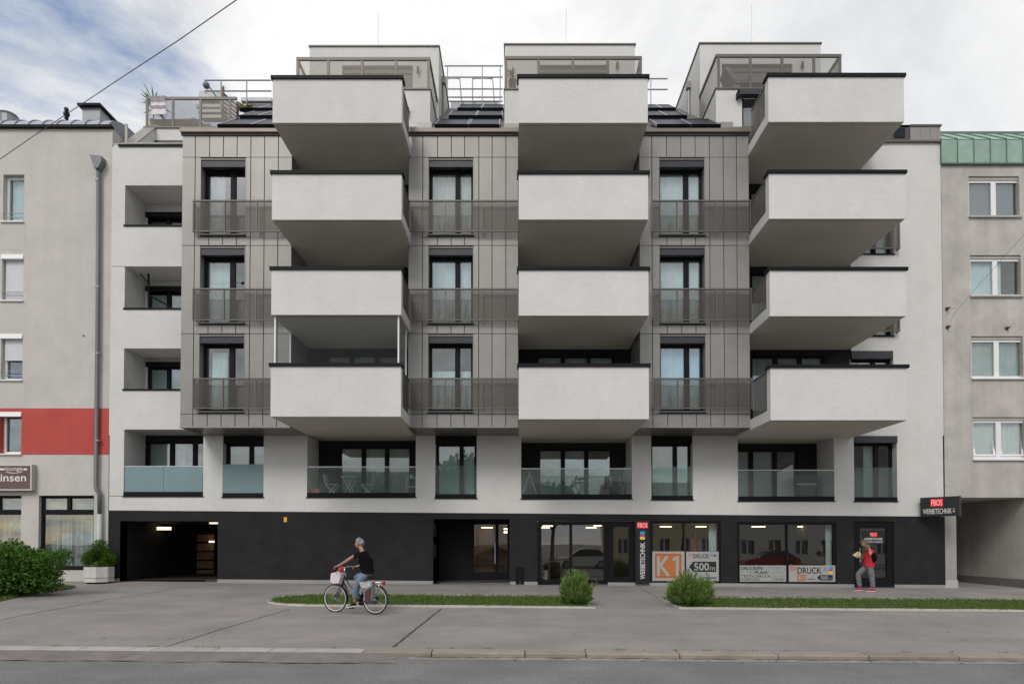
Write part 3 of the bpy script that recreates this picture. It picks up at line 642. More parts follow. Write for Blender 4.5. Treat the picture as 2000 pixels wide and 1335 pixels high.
# loggia ceilings: carry the lowest soffits in to the loggia windows
for ri, q in enumerate(LOG):
    a, b_, z0, z1, d_ = ops1[ri]
    zc = Z(BROW[max(ri - 1, 0)]['b'][3], YB) if ri else Z(838, YW)
    B('loggia_ceiling', PLS if ri else PLW, BL, a + 0.002, b_ - 0.002, YW + 0.002, YL + 0.2, zc - 0.004, zc + 0.05)
    B('loggia_floor', CONC, BL, a + 0.002, b_ - 0.002, YW + 0.02, YL + 0.2, z0 - 0.06, z0 + 0.05)
    px = [[(288, 330), (338, 374), (384, 400)], [(667, 705), (714, 750), (760, 797)], [(1056, 1095), (1104, 1141), (1150, 1190)], [(1441, 1464), (1472, 1510), (1519, 1553)]][ri]
    pr = MB(); wx0, wx1 = X(px[0][0] - 5, 910, YL), X(px[-1][1] + 6, 910, YL)
    wx0, wx1 = max(wx0, a + 0.01), (min(wx1, b_ + 0.2))
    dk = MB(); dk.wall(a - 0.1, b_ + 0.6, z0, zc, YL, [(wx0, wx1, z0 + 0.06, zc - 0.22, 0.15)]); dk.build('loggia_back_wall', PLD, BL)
    sp = [((X((px[k][1] + px[k + 1][0]) / 2, 910, YL) - wx0) / (wx1 - wx0)) for k in range(2)]
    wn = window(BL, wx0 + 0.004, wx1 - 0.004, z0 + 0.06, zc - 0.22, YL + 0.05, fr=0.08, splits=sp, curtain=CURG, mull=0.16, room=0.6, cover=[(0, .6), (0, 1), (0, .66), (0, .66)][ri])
    # glass railing and its dark base rail
    gr = part('glass_railing', BL); gt_ = [910, 911, 914.5, 917.5][ri]
    zt = Z(gt_, YW); base = z0 + 0.15
    m = MB(); m.box(a - 0.03, b_ + 0.03, YW - 0.035, YW + 0.08, z0 - 0.035, z0 - 0.004); m.box(a, b_, YW - 0.012, YW + 0.07, z0 - 0.003, base); m.build('base_rail', ANT, gr)
    B('top_rail', ALU, gr, a + 0.01, b_ - 0.01, YW + 0.015, YW + 0.045, zt - 0.012, zt + 0.014)
    k = 2 if ri != 1 else 3
    for i in range(k):
        xa, xb = a + 0.02 + (b_ - a - 0.04) * i / k, a + 0.02 + (b_ - a - 0.04) * (i + 1) / k - 0.012
        B('glass_panel', GLF if ri == 0 else GLR, gr, xa, xb, YW + 0.022, YW + 0.038, base, zt - 0.013)
# column loggias on the left
for i, (l, t, b_) in enumerate(LL):
    xa, xb, z0, z1, d_ = lops[i]
    dk = MB(); wx0, wx1 = X(288, (t + b_) / 2, YL), X(372, (t + b_) / 2, YL); zw = Z([418, 562, 709][i], YL)
    zf = z0 - 0.95
    dk.wall(xa - 0.1, xb, zf, z1, YL, [(wx0, wx1, zf + 0.05, zw, 0.15)]); dk.build('loggia_back_wall', PLW, BL)
    window(BL, wx0, wx1, zf + 0.05, zw, YL + 0.04, fr=0.08, splits=(0.48,), curtain=CURG if i else None, cz=(0, 0.9), room=0.7, mull=0.14)
    B('loggia_floor', CONC, BL, xa - 0.05, xb, YW + 0.3, YL + 0.1, zf - 0.1, zf)
    B('loggia_blind_box', ANT, BL, wx0, wx1, YL - 0.12, YL - 0.005, zw - 0.16, zw + 0.02)
    B('loggia_coping', ANT, BL, xa - 0.03, xb - 2.5, YW - 0.035, YW + 0.30, z0 - 0.045, z0 + 0.012)
    B('loggia_parapet', PLW, BL, xa, xb - 2.5, YW + 0.22, YW + 0.25, zf, z0 - 0.05)
# first floor windows
for i, q in enumerate(WIN):
    a, b_, z0, z1, d_ = ops1[4 + i]; top = ZS - 0.04 if i < 3 else z1
    wn = window(BL, a + 0.006, b_ - 0.006, z0 + 0.02, top - 0.22, YW + 0.26, fr=0.09, splits=(0.62,), curtain=[CURG, CURT, CURG, CURG][i], cover=[(0, 1), (0, 1), (0, 1), (.35, .62)][i], bottom=0.12, mull=0.15)
    if i < 3: B('blind_box', ANT, wn, a + 0.006, b_ - 0.006, YW + 0.06, YW + 0.38, top - 0.24, top)
    else: blind_box(wn, a, b_ + 0.02, YW - 0.03, top - 0.24, top)
    m = MB(); m.box(a - 0.03, b_ + 0.03, YW - 0.04, YW + 0.27, z0 - 0.03, z0 + 0.0); m.box(a, b_, YW - 0.01, YW + 0.05, z0 + 0.0005, z0 + 0.14); m.build('sill', ANT, wn)
    zt = Z([906, 908, 910.5, 912][i], YW); gp = GLF if i == 0 else GLR
    B('guard_glass', gp, wn, a - 0.0 + 0.004, b_ - 0.004, YW + 0.01, YW + 0.026, z0 + 0.141, zt)
# right hand column windows with their small railings
for i, q in enumerate(RWIN):
    a, b_, z0, z1, d_ = op(*q, 0.30)
    wn = window(BL, a + 0.005, b_ - 0.005, z0 + 0.01, z1 - 0.26, YW + 0.2, fr=0.08, splits=(0.6,), curtain=CURT, cover=(.3, 1), bottom=0.1, mull=0.15)
    blind_box(wn, a, b_, YW - 0.02, z1 - 0.28, z1 - 0.003)
    B('sill', ANT, wn, a - 0.02, b_ + 0.02, YW - 0.05, YW + 0.2, z0 - 0.03, z0 + 0.005)
    rl = part('railing', BL); YG = YW - 0.18; ra, rb = a - 0.2, X(1757, sum(q[2:]) / 2, YG); zb, zt = z0 + 0.10, z0 + 1.12
    m = MB(); m.box(ra, rb, YG - 0.02, YG + 0.02, zt - 0.04, zt); m.box(ra, rb, YG - 0.02, YG + 0.02, zb, zb + 0.04); m.box(ra, ra + 0.04, YG - 0.02, YG + 0.02, zb + 0.04, zt - 0.04); m.box(rb - 0.04, rb, YG - 0.02, YG + 0.02, zb + 0.04, zt - 0.04); m.box(rb - 0.04, rb, YG + 0.0205, YW - 0.002, zb, zb + 0.04); m.build('rail', TAUPE, rl)
    B('mesh_panel', MESHM, rl, ra + 0.04, rb - 0.04, YG - 0.005, YG + 0.005, zb + 0.04, zt - 0.04)
    B('side_mesh', MESHM, rl, rb - 0.025, rb - 0.015, YG + 0.021, YW - 0.002, zb + 0.04, zt - 0.04)
# balcony glazing on the lowest left balcony
gz_ = part('balcony_glazing', BL); za, zb2 = Z(709, YB) - 0.02, Z(614.5, YB) - 0.008
d = BROW[0]
for xx, yy in ((d['x'][0] + 0.08, YB + 0.12), (d['x'][0] + 0.08, YM - 0.25), (d['x'][1] - 0.1, YB + 0.12), (d['x'][1] - 0.1, YM - 0.25)):
    B('glazing_post', WHITE, gz_, xx - 0.022, xx + 0.022, yy - 0.022, yy + 0.022, za, zb2)
for xx in (d['x'][0] + 0.075, d['x'][1] - 0.105): B('glazing_pane', GLC, gz_, xx, xx + 0.01, YB + 0.143, YM - 0.273, za, zb2)
for i in range(5):
    xa = d['x'][0] + 0.11 + i * (d['x'][1] - d['x'][0] - 0.24) / 5; B('glazing_pane', GLC, gz_, xa, xa + (d['x'][1] - d['x'][0] - 0.24) / 5 - 0.004, YB + 0.115, YB + 0.125, za, zb2)

# ---- dark ground floor
yb = YW - 0.015
GOP = dict(garage=(234, 425, 1017, 1160, 6.0), entry=(846, 995, 1013, 1160, 1.9), shop=(1050, 1187, 1017, 1160, 0.12), slim=(1187.5, 1240, 1017, 1137, 0.12), disp1=(1271, 1408, 1017, 1138, 0.12), disp2=(1440, 1634, 1019, 1141, 0.12), door=(1668, 1746, 1018, 1144, 0.3))
gop = {k: op(*v, Y=yb) for k, v in GOP.items()}
w = MB(); w.wall(XL0 - 0.0, X(1846, 1070, yb), -0.15, 3.0, yb, list(gop.values()))
zt0, zt1 = Z(996, yb), Z(1008, yb)
w.v = [(x, y, (zt0 + (zt1 - zt0) * (x - XL0) / (XR1 - XL0)) if abs(z - 3.0) < 1e-6 and y < yb + 0.01 else z) for x, y, z in w.v]
n = len(w.v)
w.quad((XL0, yb, zt0), (XR1, yb, zt1), (XR1, YW + 0.01, zt1), (XL0, YW + 0.01, zt0))
dark = w.build('ground_floor_wall', PLD, BL)
# pale plinth strips between the openings
pl_px = [(213, 234), (425, 846), (996, 1050), (1187, 1668), (1747, 1846)]
for a, b_ in pl_px:
    m = MB(); n = 6
    for i in range(n + 1):
        x = X(a + (b_ - a) * i / n, 1140, yb); zb = gz(x, yb)
        m.v += [(x, yb - 0.02, zb - 0.05), (x, yb - 0.02, zb + 0.115), (x, yb + 0.0, zb + 0.115)]
    for i in range(n):
        k = i * 3; m.f += [(k, k + 3, k + 4, k + 1), (k + 1, k + 4, k + 5, k + 2)]
    m.f += [(0, 1, 2), (n * 3 + 2, n * 3 + 1, n * 3)]
    m.build('plinth', mat('grey plinth', (0.30, 0.30, 0.295), 0.8, var=0.12, vscale=2), BL)
def room(name, x0, x1, y0, y1, z0, z1, m, floor=None, bx1=None):
    r = MB(); r.quad((x0, y1, z0), (bx1 or x1, y1, z0), (bx1 or x1, y1, z1), (x0, y1, z1)); r.quad((x0, y0, z0), (x0, y1, z0), (x0, y1, z1), (x0, y0, z1)); r.quad((x1, y0, z0), (x1, y0, z1), (x1, y1, z1), (x1, y1, z0))
    r.quad((x0, y0, z1), (x0, y1, z1), (x1, y1, z1), (x1, y0, z1)); o = r.build(name, m, BL)
    f = MB(); f.quad((x0, y0, z0), (x1, y0, z0), (x1, y1, z0), (x0, y1, z0)); f.build(name + '_floor', floor or m, BL); return o
g = gop['garage']; gf = 0.0
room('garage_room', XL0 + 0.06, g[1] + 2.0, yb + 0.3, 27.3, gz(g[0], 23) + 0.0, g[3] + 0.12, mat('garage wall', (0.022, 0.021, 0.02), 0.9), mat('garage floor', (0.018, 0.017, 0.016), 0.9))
B('garage_jamb', PLD, BL, XL0 + 0.05, g[0], yb + 0.02, yb + 0.4, 0, g[3]); B('garage_jamb', PLD, BL, g[1], g[1] + 2.05, yb + 0.02, yb + 0.4, 0, g[3] + 0.1)
for i in range(5):                                     # lit wooden sectional door panels deep in the garage
    pa, pb = P(374, 1043 + i * 17.3, 27.0), P(417, 1057 + i * 17.3, 27.0)
    B('inner_door_panel', mat('dark wood panel', (0.34, 0.22, 0.11), 0.6, var=0.15, vscale=3), BL, pa.x, pb.x, 27.0, 27.1, pb.z, pa.z)
def lamp(l, r, t, b_, Y, m=LAMPW, slope=0.0):
    p, q = P(l, t, Y), P(r, b_, Y); o = MB().box(p.x, q.x, Y, Y + 0.12, q.z, p.z).build('ceiling_lamp', m, BL); return o
lamp(296, 331, 1028.5, 1034, 24.0); lamp(409, 425, 1018.5, 1022, 23.2); lamp(408, 416, 1055.5, 1058.5, 26.7)
e = gop['entry']
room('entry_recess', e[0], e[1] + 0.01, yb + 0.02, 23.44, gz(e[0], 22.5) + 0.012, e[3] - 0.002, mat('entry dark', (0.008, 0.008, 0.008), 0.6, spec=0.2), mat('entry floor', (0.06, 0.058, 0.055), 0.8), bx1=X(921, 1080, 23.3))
ent = window(BL, X(921, 1080, 23.3), e[1], gz(e[0], 22.5) + 0.05, e[3] - 0.05, 23.3, fr=0.10, splits=(0.66,), pane=GLH, room=0, name='entrance_door', bottom=0.28, mull=0.12)
B('door_header', ANT, BL, X(921, 1080, 23.3) - 0.02, e[1] + 0.0, 23.28, 23.6, e[3] - 0.052, e[3] + 0.05)
m = MB(); m.box(X(966, 1080, 23.25), X(968, 1080, 23.25), 23.22, 23.25, 0.9, 1.7); m.build('handle', STEEL, ent)
room('stair_hall', X(921, 1080, 23.3), e[1] + 0.2, 23.45, 27.5, 0.15, e[3] - 0.1, mat('hall wall', (0.34, 0.27, 0.19), 0.8), CONC)
lamp(940, 962, 1029, 1030.5, 25.0, LAMPS); lamp(984, 992, 1031, 1033.5, 25.5, LAMPS); lamp(984, 992, 1037, 1040, 26.5, LAMPS)
pd = P(955, 1030, 25.2); B('wooden_panel', mat('light wood', (0.35, 0.22, 0.11), 0.6), BL, pd.x - 0.45, pd.x + 0.14, 25.6, 25.65, 0.2, 2.4)
for k, (cx_, cy_) in enumerate(((850.5, 1033), (850.5, 1075))): # mailbox recess frames at the entry's side
    p = P(cx_, cy_, yb + 0.1)
    B('letter_box', ANT2, BL, e[0] + 0.002, e[0] + 0.03, yb + 0.15, yb + 0.75, p.z - 0.25, p.z + 0.25)
# yellow gas marker and utility hatch
p = P(557.5, 1014, yb); gm = part('marker_plate', BL)
B('plate', mat('marker yellow', (0.75, 0.40, 0.02), 0.5), gm, p.x - 0.055, p.x + 0.055, yb - 0.012, yb, p.z - 0.085, p.z + 0.085)
h = part('utility_hatch', BL); ha, hb = P(1007, 1106, yb), P(1024, 1141, yb)
for i in range(2):
    for j in range(2):
        wx, hz = (hb.x - ha.x) / 2, (ha.z - hb.z) / 2
        B('hatch_door', ANT, h, ha.x + i * wx + 0.008, ha.x + (i + 1) * wx - 0.008, yb - 0.03, yb, hb.z + j * hz + 0.008, hb.z + (j + 1) * hz - 0.008)
# shop front
s = gop['shop']; s2 = gop['disp2']
SHF = gz(s[0], 22) + 0.02
room('shop_room', s[0] - 0.2, s2[1] + 0.3, yb + 0.14, 27.0, SHF, s[3] - 0.02, mat('shop wall', (0.20, 0.18, 0.15), 0.9), mat('shop floor', (0.10, 0.085, 0.07), 0.5))
m = MB(); 
for a, b_ in ((s[0] - 0.2, s[0]), (gop['slim'][1], gop['disp1'][0]), (gop['disp1'][1], s2[0]), (s2[1], s2[1] + 0.3)): m.box(a, b_, yb + 0.13, yb + 0.2, -0.1, s[3])
m.build('shop_pier', ANT, BL)
sw = window(BL, s[0] + 0.01, s[1] - 0.005, SHF - 0.01, s[3] - 0.003, yb + 0.05, fr=0.13, splits=(0.475,), pane=GLSH, room=0, name='shop_door', bottom=0.16, mull=0.10)
sl = gop['slim']; window(BL, sl[0] + 0.005, sl[1] - 0.005, sl[2] + 0.002, sl[3] - 0.003, yb + 0.05, fr=0.20, splits=(), pane=GLSH, room=0, name='slim_window')
D1 = gop['disp1']; D2 = s2
window(BL, D1[0] + 0.005, D1[1] - 0.005, D1[2] + 0.002, D1[3] - 0.003, yb + 0.03, fr=0.075, splits=(0.475,), pane=GLSH, room=0, name='display_window', mull=0.06)
window(BL, D2[0] + 0.005, D2[1] - 0.005, D2[2] + 0.002, D2[3] - 0.003, yb + 0.03, fr=0.09, splits=(0.505,), pane=GLSH, room=0, name='display_window', mull=0.07)
for l, r, t, Y in ((1068, 1092, 1020, 23.2), (1060, 1080, 1025.5, 24.2), (1056, 1074, 1029, 25.2), (1145, 1165, 1029, 24.4), (1160, 1175, 1025, 23.6), (1290, 1312, 1027, 24.6), (1360, 1380, 1027, 24.6), (1470, 1495, 1027, 25.0), (1560, 1585, 1027, 25.0)): lamp(l, r, t, t + 1.8, Y, LAMPS)  # strips behind the display windows are added to brighten the shop interior
for i in range(14):                                    # wooden slats on the shop's back wall
    pa, pb = P(1056 + i * 4.2, 1046, 26.7), P(1058.6 + i * 4.2, 1090, 26.7); B('wall_slat', mat('warm slat', (0.36, 0.20, 0.11), 0.6, var=0.2), BL, pa.x, pb.x, 26.7, 26.75, pb.z, pa.z)
dr = gop['door']; dz0 = gz(dr[0], yb) + 0.03
room('side_room', dr[0], dr[1], yb + 0.31, 24.5, dz0, dr[3], ROOM)
sdw = window(BL, dr[0] + 0.01, dr[1] - 0.005, dz0, dr[3] - 0.002, yb + 0.04, fr=0.23, splits=(), pane=GLSH, room=0, name='shop_side_door', bottom=0.32)
m = MB(); m.box(dr[0] + 0.19, dr[0] + 0.215, yb - 0.03, yb + 0.0, 1.0, 1.5); m.build('handle', STEEL, sdw)

# ---- roof: slopes, dormers with terraces, collectors, railings
ZE = Z(252, YM + 0.1); YRG, SL = 26.0, 0.84
def roof_z(y): return ZE + SL * (y - (YM + 0.1))
ROOFM = mat('standing seam roof', (0.14, 0.132, 0.122), 0.5, metal=0.3, var=0.08, vscale=2)
w = MB()
XRL = -10.1
w.quad((XRL, YM + 0.1, ZE), (12.4, YM + 0.1, ZE), (12.4, YRG, roof_z(YRG)), (XRL, YRG, roof_z(YRG)))
w.quad((XRL, YRG, roof_z(YRG)), (12.4, YRG, roof_z(YRG)), (12.4, 34, roof_z(YRG)), (XRL, 34, roof_z(YRG)))
w.quad((bayX[0][0] - 0.02, YM + 0.1, ZE - 0.4), (12.4, YM + 0.1, ZE - 0.4), (12.4, YM + 0.1, ZE), (bayX[0][0] - 0.02, YM + 0.1, ZE))
w.quad((XRL, YM + 0.1, ZE - 1), (XRL, YM + 0.1, ZE), (XRL, YRG, roof_z(YRG)), (XRL, YRG, ZE - 1))
w.quad((bayX[0][0] - 0.02, YM + 0.1, ZE + 0.02), (XRL, YM + 0.1, ZE + 0.02), (XRL, 25.5, ZE + 0.5), (bayX[0][0] - 0.02, 25.5, ZE + 0.5))
roof = w.build('roof', ROOFM, BL)
# cut: the roof runs behind the top balconies only between the dormers (dormers stand in front of it)
Y1, Y2 = 20.9, 22.9
DOR = [dict(x=(-7.65, -3.03), box=(605, 857), boxt=92, rt=112, base=176, posts=(574, 641, 707, 773, 837)), dict(x=(-0.47, 4.27), box=(986, 1240), boxt=88.5, rt=110, base=176, posts=(985, 1052, 1119, 1187, 1256)), dict(x=(6.81, 11.15), box=(1367, 1603), boxt=86.5, rt=106, base=175, posts=(1404, 1466, 1528, 1590, 1651))]
for di, d in enumerate(DOR):
    dm = part('roof_dormer', BL); xa, xb = d['x']
    zt = Z(d['base'], Y1); ba, bb = X(d['box'][0], 130, Y2), X(d['box'][1], 130, Y2); bt = Z(d['boxt'], Y2)
    wz0, wz1 = ZE + 0.05, ZE + 2.05
    wops = [(xb - 2.9, xb - 1.5, wz0, wz1, 0.2), (xa + 0.9, xa + 1.55, wz0, wz1, 0.2)] if di == 2 else [(xa + 0.9, xb - 1.2, wz0, wz1, 0.2)]
    m = MB(); m.wall(xa, xb, ZE - 0.3, zt, Y1, wops)
    m.quad((xb, Y1, ZE - 0.3), (xb, YRG + 1, ZE - 0.3), (xb, YRG + 1, zt), (xb, Y1, zt)); m.quad((xa, Y1, ZE - 0.3), (xa, Y1, zt), (xa, YRG + 1, zt), (xa, YRG + 1, ZE - 0.3))
    m.quad((xa, Y1, zt), (xb, Y1, zt), (xb, Y2 + 0.3, zt), (xa, Y2 + 0.3, zt)); m.build('dormer_wall', PLW, dm)
    for o_ in wops: 
        mm = MB(); mm.quad((o_[0], Y1 + 0.21, o_[2]), (o_[1], Y1 + 0.21, o_[2]), (o_[1], Y1 + 0.21, o_[3]), (o_[0], Y1 + 0.21, o_[3])); mm.build('room', ROOM, dm)
        f = MB(); f.box(o_[0], o_[1], Y1 + 0.1, Y1 + 0.16, o_[3] - 0.3, o_[3]); f.box(o_[0], o_[0] + 0.08, Y1 + 0.1, Y1 + 0.16, o_[2], o_[3] - 0.3); f.box(o_[1] - 0.08, o_[1], Y1 + 0.1, Y1 + 0.16, o_[2], o_[3] - 0.3); f.build('dormer_window_frame', ANT, dm)
        B('pane', GLS, dm, o_[0] + 0.08, o_[1] - 0.08, Y1 + 0.12, Y1 + 0.13, o_[2], o_[3] - 0.3)
    c = MB(); c.box(xa - 0.03, xb + 0.03, Y1 - 0.04, Y1 + 0.12, zt + 0.001, zt + 0.05); c.box(xb - 0.1, xb + 0.03, Y1 + 0.1205, Y2 + 0.8, zt + 0.001, zt + 0.05); c.box(xa - 0.03, xa + 0.1, Y1 + 0.1205, Y2 + 0.8, zt + 0.001, zt + 0.05); c.build('terrace_coping', TAUPE, dm)
    # upper box
    wx0, wx1 = [(X(668, 140, Y2), X(806, 140, Y2)), (X(1050, 140, Y2), X(1190, 140, Y2)), (X(1410, 140, Y2), X(1548, 140, Y2))][di]; wtop = Z([128, 127, 125][di], Y2)
    m = MB(); m.wall(ba, bb, zt + 0.0005, bt, Y2, [(wx0, wx1, zt - 1, wtop, 0.25)])
    YE = 27.6
    m.quad((bb, Y2, zt), (bb, YE, zt), (bb, YE, bt), (bb, Y2, bt)); m.quad((ba, Y2, zt), (ba, Y2, bt), (ba, YE, bt), (ba, YE, zt)); m.quad((ba, Y2, bt), (bb, Y2, bt), (bb, YE, bt), (ba, YE, bt)); m.quad((ba, YE, zt), (ba, YE, bt), (bb, YE, bt), (bb, YE, zt))
    m.build('penthouse_wall', PLW, dm)
    c = MB(); c.box(ba - 0.04, bb + 0.04, Y2 - 0.04, Y2 + 0.1, bt + 0.001, bt + 0.05); c.box(bb - 0.06, bb + 0.04, Y2 + 0.1005, YE, bt + 0.001, bt + 0.05); c.box(ba - 0.04, ba + 0.06, Y2 + 0.1005, YE, bt + 0.001, bt + 0.05); c.build('roof_coping', TAUPE, dm)
    m = MB(); m.box(wx0, wx1, Y2 + 0.1, Y2 + 0.2, wtop - 0.22, wtop); m.box(wx0, wx1, Y2 + 0.14, Y2 + 0.26, zt, wtop - 0.2205); m.build('penthouse_blind', mat('grey shutter', (0.13, 0.125, 0.12), 0.6, var=0.05), dm)
    # terrace railing
    rl = part('terrace_railing', BL); zr1, zr0 = Z(d['rt'], Y1), zt + 0.06
    m = MB(); m.box(xa, xb, Y1 - 0.01, Y1 + 0.05, zr1 - 0.10, zr1); m.box(xa, xa + 0.06, Y1 + 0.0505, Y2 - 0.01, zr1 - 0.10, zr1); m.box(xb - 0.06, xb, Y1 + 0.0505, Y2 - 0.01, zr1 - 0.10, zr1); m.build('rail', TAUPE, rl)
    for q in d['posts']:
        xq = min(max(X(q, 140, Y1), xa + 0.045), xb - 0.045); B('post', TAUPE, rl, xq - 0.045, xq + 0.045, Y1, Y1 + 0.045, zr0, zr1 - 0.101)
    B('mesh_panel', MESHL, rl, xa + 0.02, xb - 0.02, Y1 + 0.015, Y1 + 0.025, zr0, zr1 - 0.101)
    for xx in (xa + 0.02, xb - 0.035): B('side_mesh', MESHM, rl, xx, xx + 0.012, Y1 + 0.03, Y2 - 0.01, zr0, zr1 - 0.101)
    # wall lamps, rainwater pipe, lightning rod
    for (lx, ly, Yl) in ([(817, 140, Y2), (797, 220, Y1)], [(1205, 131, Y2)], [(1565.5, 130, Y2)])[di]:
        p = P(lx, ly, Yl); m = MB(); m.tube([(p.x, Yl - 0.09, p.z - 0.11), (p.x, Yl - 0.09, p.z + 0.11)], 0.05, 10); m.box(p.x - 0.03, p.x + 0.03, Yl - 0.06, Yl - 0.001, p.z - 0.04, p.z + 0.04); m.build('wall_lamp', ANT2, dm)
    if di != 1:
        px_ = bb + 0.06 if di == 0 else ba - 0.06; yp = Y2 + (0.9 if di == 0 else 1.3)
        m = MB(); m.tube([(px_, yp, roof_z(yp) - 0.1), (px_, yp, bt - 0.7)], 0.045, 8); m.box(px_ - 0.1, px_ + 0.1, yp - 0.1, yp + 0.1, bt - 0.75, bt - 0.5); m.build('rainwater_pipe', CLAD, dm)
    q = [(738, 26), (1105, 14), (1467, 8)][di]; p = P(q[0], q[1], Y2 + 1.2)
    MB().tube([(p.x, Y2 + 1.2, bt), (p.x + 0.02, Y2 + 1.2, p.z)], 0.0065, 6).build('lightning_rod', STEEL, dm)
p = P(1440, 183, Y1); aw = part('awning_cassette', BL)
B('cassette', ANT2, aw, p.x, p.x + 1.6, Y1 - 0.22, Y1 - 0.002, p.z - 0.17, p.z)
B('cassette_end', ANT, aw, p.x - 0.05, p.x - 0.001, Y1 - 0.24, Y1 - 0.002, p.z - 0.24, p.z - 0.02)
# solar collectors lying on the slope
def collector(xa, xb, y0, y1):
    t = math.atan(SL); h0, h1 = roof_z(y0) + 0.10, roof_z(y1) + 0.10; n = Vector((0, -math.sin(t), math.cos(t)))
    cl = part('solar_collector', BL); m = MB()
    def slab(mb, a, b, ya, yb2, lo, hi):
        za, zb = roof_z(ya) + 0.10, roof_z(yb2) + 0.10; c = [Vector((a, ya, za)), Vector((b, ya, za)), Vector((b, yb2, zb)), Vector((a, yb2, zb))]; k = len(mb.v)
        mb.v += [tuple(q + n * lo) for q in c] + [tuple(q + n * hi) for q in c]; mb.f += [tuple(k + i for i in q) for q in ((4, 5, 6, 7), (0, 1, 5, 4), (1, 2, 6, 5), (2, 3, 7, 6), (3, 0, 4, 7), (3, 2, 1, 0))]
    slab(m, xa, xb, y0, y1, 0, 0.07); m.build('collector_glass', SOLAR, cl)
    f = MB(); slab(f, xa - 0.03, xa, y0, y1, -0.01, 0.085); f.build('side_frame', ALU, cl); f = MB(); slab(f, xb, xb + 0.03, y0, y1, -0.01, 0.085); f.build('side_frame', ALU, cl)
    f = MB(); slab(f, xa - 0.03, xb + 0.03, y0 - 0.04, y0 - 0.001, -0.06, 0.085); f.build('end_frame', ANT, cl); f = MB(); slab(f, xa - 0.03, xb + 0.03, y1 + 0.001, y1 + 0.05, -0.01, 0.085); f.build('end_frame', ANT, cl)
def y_at(py):                                         # where the sight line meets the roof slope
    d_ = ray(1000, py); s = d_.z / d_.y; return (ROOF0 - ZC) / (s - SL)
ROOF0 = ZE - SL * (YM + 0.1) + 0.1
def yy(py): 
    s = ray(1000, py).z / ray(1000, py).y; return (ROOF0 - ZC) / (s - SL)
rows = [(248, 238), (230, 221.5), (215, 209)]
for k, (pa, pb) in enumerate(rows):
    ya, yb_ = yy(pa), yy(pb)
    for (l, r) in (((851, 912), (918, 974)), ((878, 928), (932, 979)), ((895, 939), (943, 982)))[k]: collector(X(l, pa, ya), X(r, pa, ya), ya, yb_)
    for (l, r) in (((1284, 1346), (1351, 1405)), ((1240, 1300), (1303, 1340)), ((1240, 1290), (1293, 1318)))[k]: collector(X(l, pa, ya), X(r, pa, ya), ya, yb_)
    if k == 0: collector(X(428, pa, ya), X(490, pa, ya), ya, yb_); collector(X(494, pa, ya), X(540, pa, ya), ya, yb_)
    else:
        for (l, r) in ((470, 505), (508, 545)): collector(X(l, pa, ya), X(r, pa, ya), ya, yb_)
# pipe railing along the roof ridge
def ridge_rail(l, r, tops, posts, Y, base):
    rl = part('roof_railing', BL)
    for t in tops: m = MB(); m.tube([P(l, t, Y), P(r, t, Y)], 0.028, 6); m.build('pipe_rail', STEEL, rl)
    for q in posts: a = P(q, tops[0], Y); b = P(q, base, Y); MB().tube([a, Vector((a.x, Y, b.z))], 0.026, 6).build('post', STEEL, rl)
ridge_rail(868, 982, (129, 151, 174, 190, 198), (874, 942, 977), 26.2, 215)
ridge_rail(400, 530, (157, 178), (432, 482), 25.0, 215)
ridge_rail(1262, 1304, (154, 175), (1271,), 26.0, 205)
for k, (l, r, t_, b_, Y_) in enumerate(((388, 432, 178, 196, 28.0), (383, 436, 203, 209, 27.4), (386, 440, 213, 219, 27.0), (392, 446, 224, 230, 26.6), (470, 530, 190, 197, 28.4), (466, 530, 203, 208, 27.9))):
    pa, pb = P(l, t_, Y_), P(r, b_, Y_); B('roof_duct', ZINC if k % 2 == 0 else CLAD, BL, pa.x, pb.x, Y_, Y_ + 0.3, pb.z, pa.z)
rl = part('roof_railing', BL); MB().tube([P(401, 158, 25.0), P(430, 200, 25.6)], 0.028, 6).build('brace', STEEL, rl)
rl = part('ladder_hoop', BL)
for a, b_ in (((872, 154), (898, 154)), ((923, 154), (962, 154))):
    m = MB(); m.tube([P(a[0], 205, 26.6), P(a[0], a[1], 26.6), P(b_[0], b_[1], 26.6), P(b_[0] + 4, 205, 26.6)], 0.03, 6); m.build('pipe_rail', STEEL, rl)
B('duct', ZINC, BL, X(880, 205, 26.8), X(975, 205, 26.8), 26.8, 27.4, Z(212, 26.8), Z(197, 26.8))
B('vent_box', CLAD, BL, X(814, 240, YM + .15), X(843, 240, YM + .15), YM + 0.15, YM + 0.55, Z(252, YM + .15), Z(238, YM + .15))
B('vent_box', CLAD, BL, X(984, 240, YM + .15), X(1012, 240, YM + .15), YM + 0.15, YM + 0.55, Z(252, YM + .15), Z(241, YM + .15))
B('vent_box', CLAD, BL, X(1404, 240, YM + .15), X(1432, 240, YM + .15), YM + 0.15, YM + 0.55, Z(251, YM + .15), Z(238, YM + .15))
# right hand end of the roof: metal fascia over the white wall
m = MB(); za, zb = Z(278, YW), Z(249, YW); xa, xb = X(1776, 262, YW), X(1835, 262, YW)
fs = part('metal_fascia', BL)
for i in range(3):
    B('cladding_panel', CLAD, fs, xa + (xb - xa) * i / 3 + 0.004, xa + (xb - xa) * (i + 1) / 3 - 0.004, YW - 0.05, YW + 0.1, za + 0.02, zb)
B('fascia_backing', CLADD, fs, xrc, xb, YW - 0.03, YW + 0.6, za, zb - 0.02)
B('fascia_trim', TAUPE, fs, xrc, xb + 0.02, YW - 0.09, YW - 0.051, za - 0.03, za + 0.03); B('fascia_trim', TAUPE, fs, xa, xb + 0.03, YW - 0.09, YW + 0.2, zb + 0.001, zb + 0.06)
m = MB(); m.prism([(YW - 0.05, zb + 0.062), (YW + 3.0, zb + 0.062), (YW + 3.0, zb + 1.35)], xrc, xb); m.build('end_roof', ROOFM, fs)
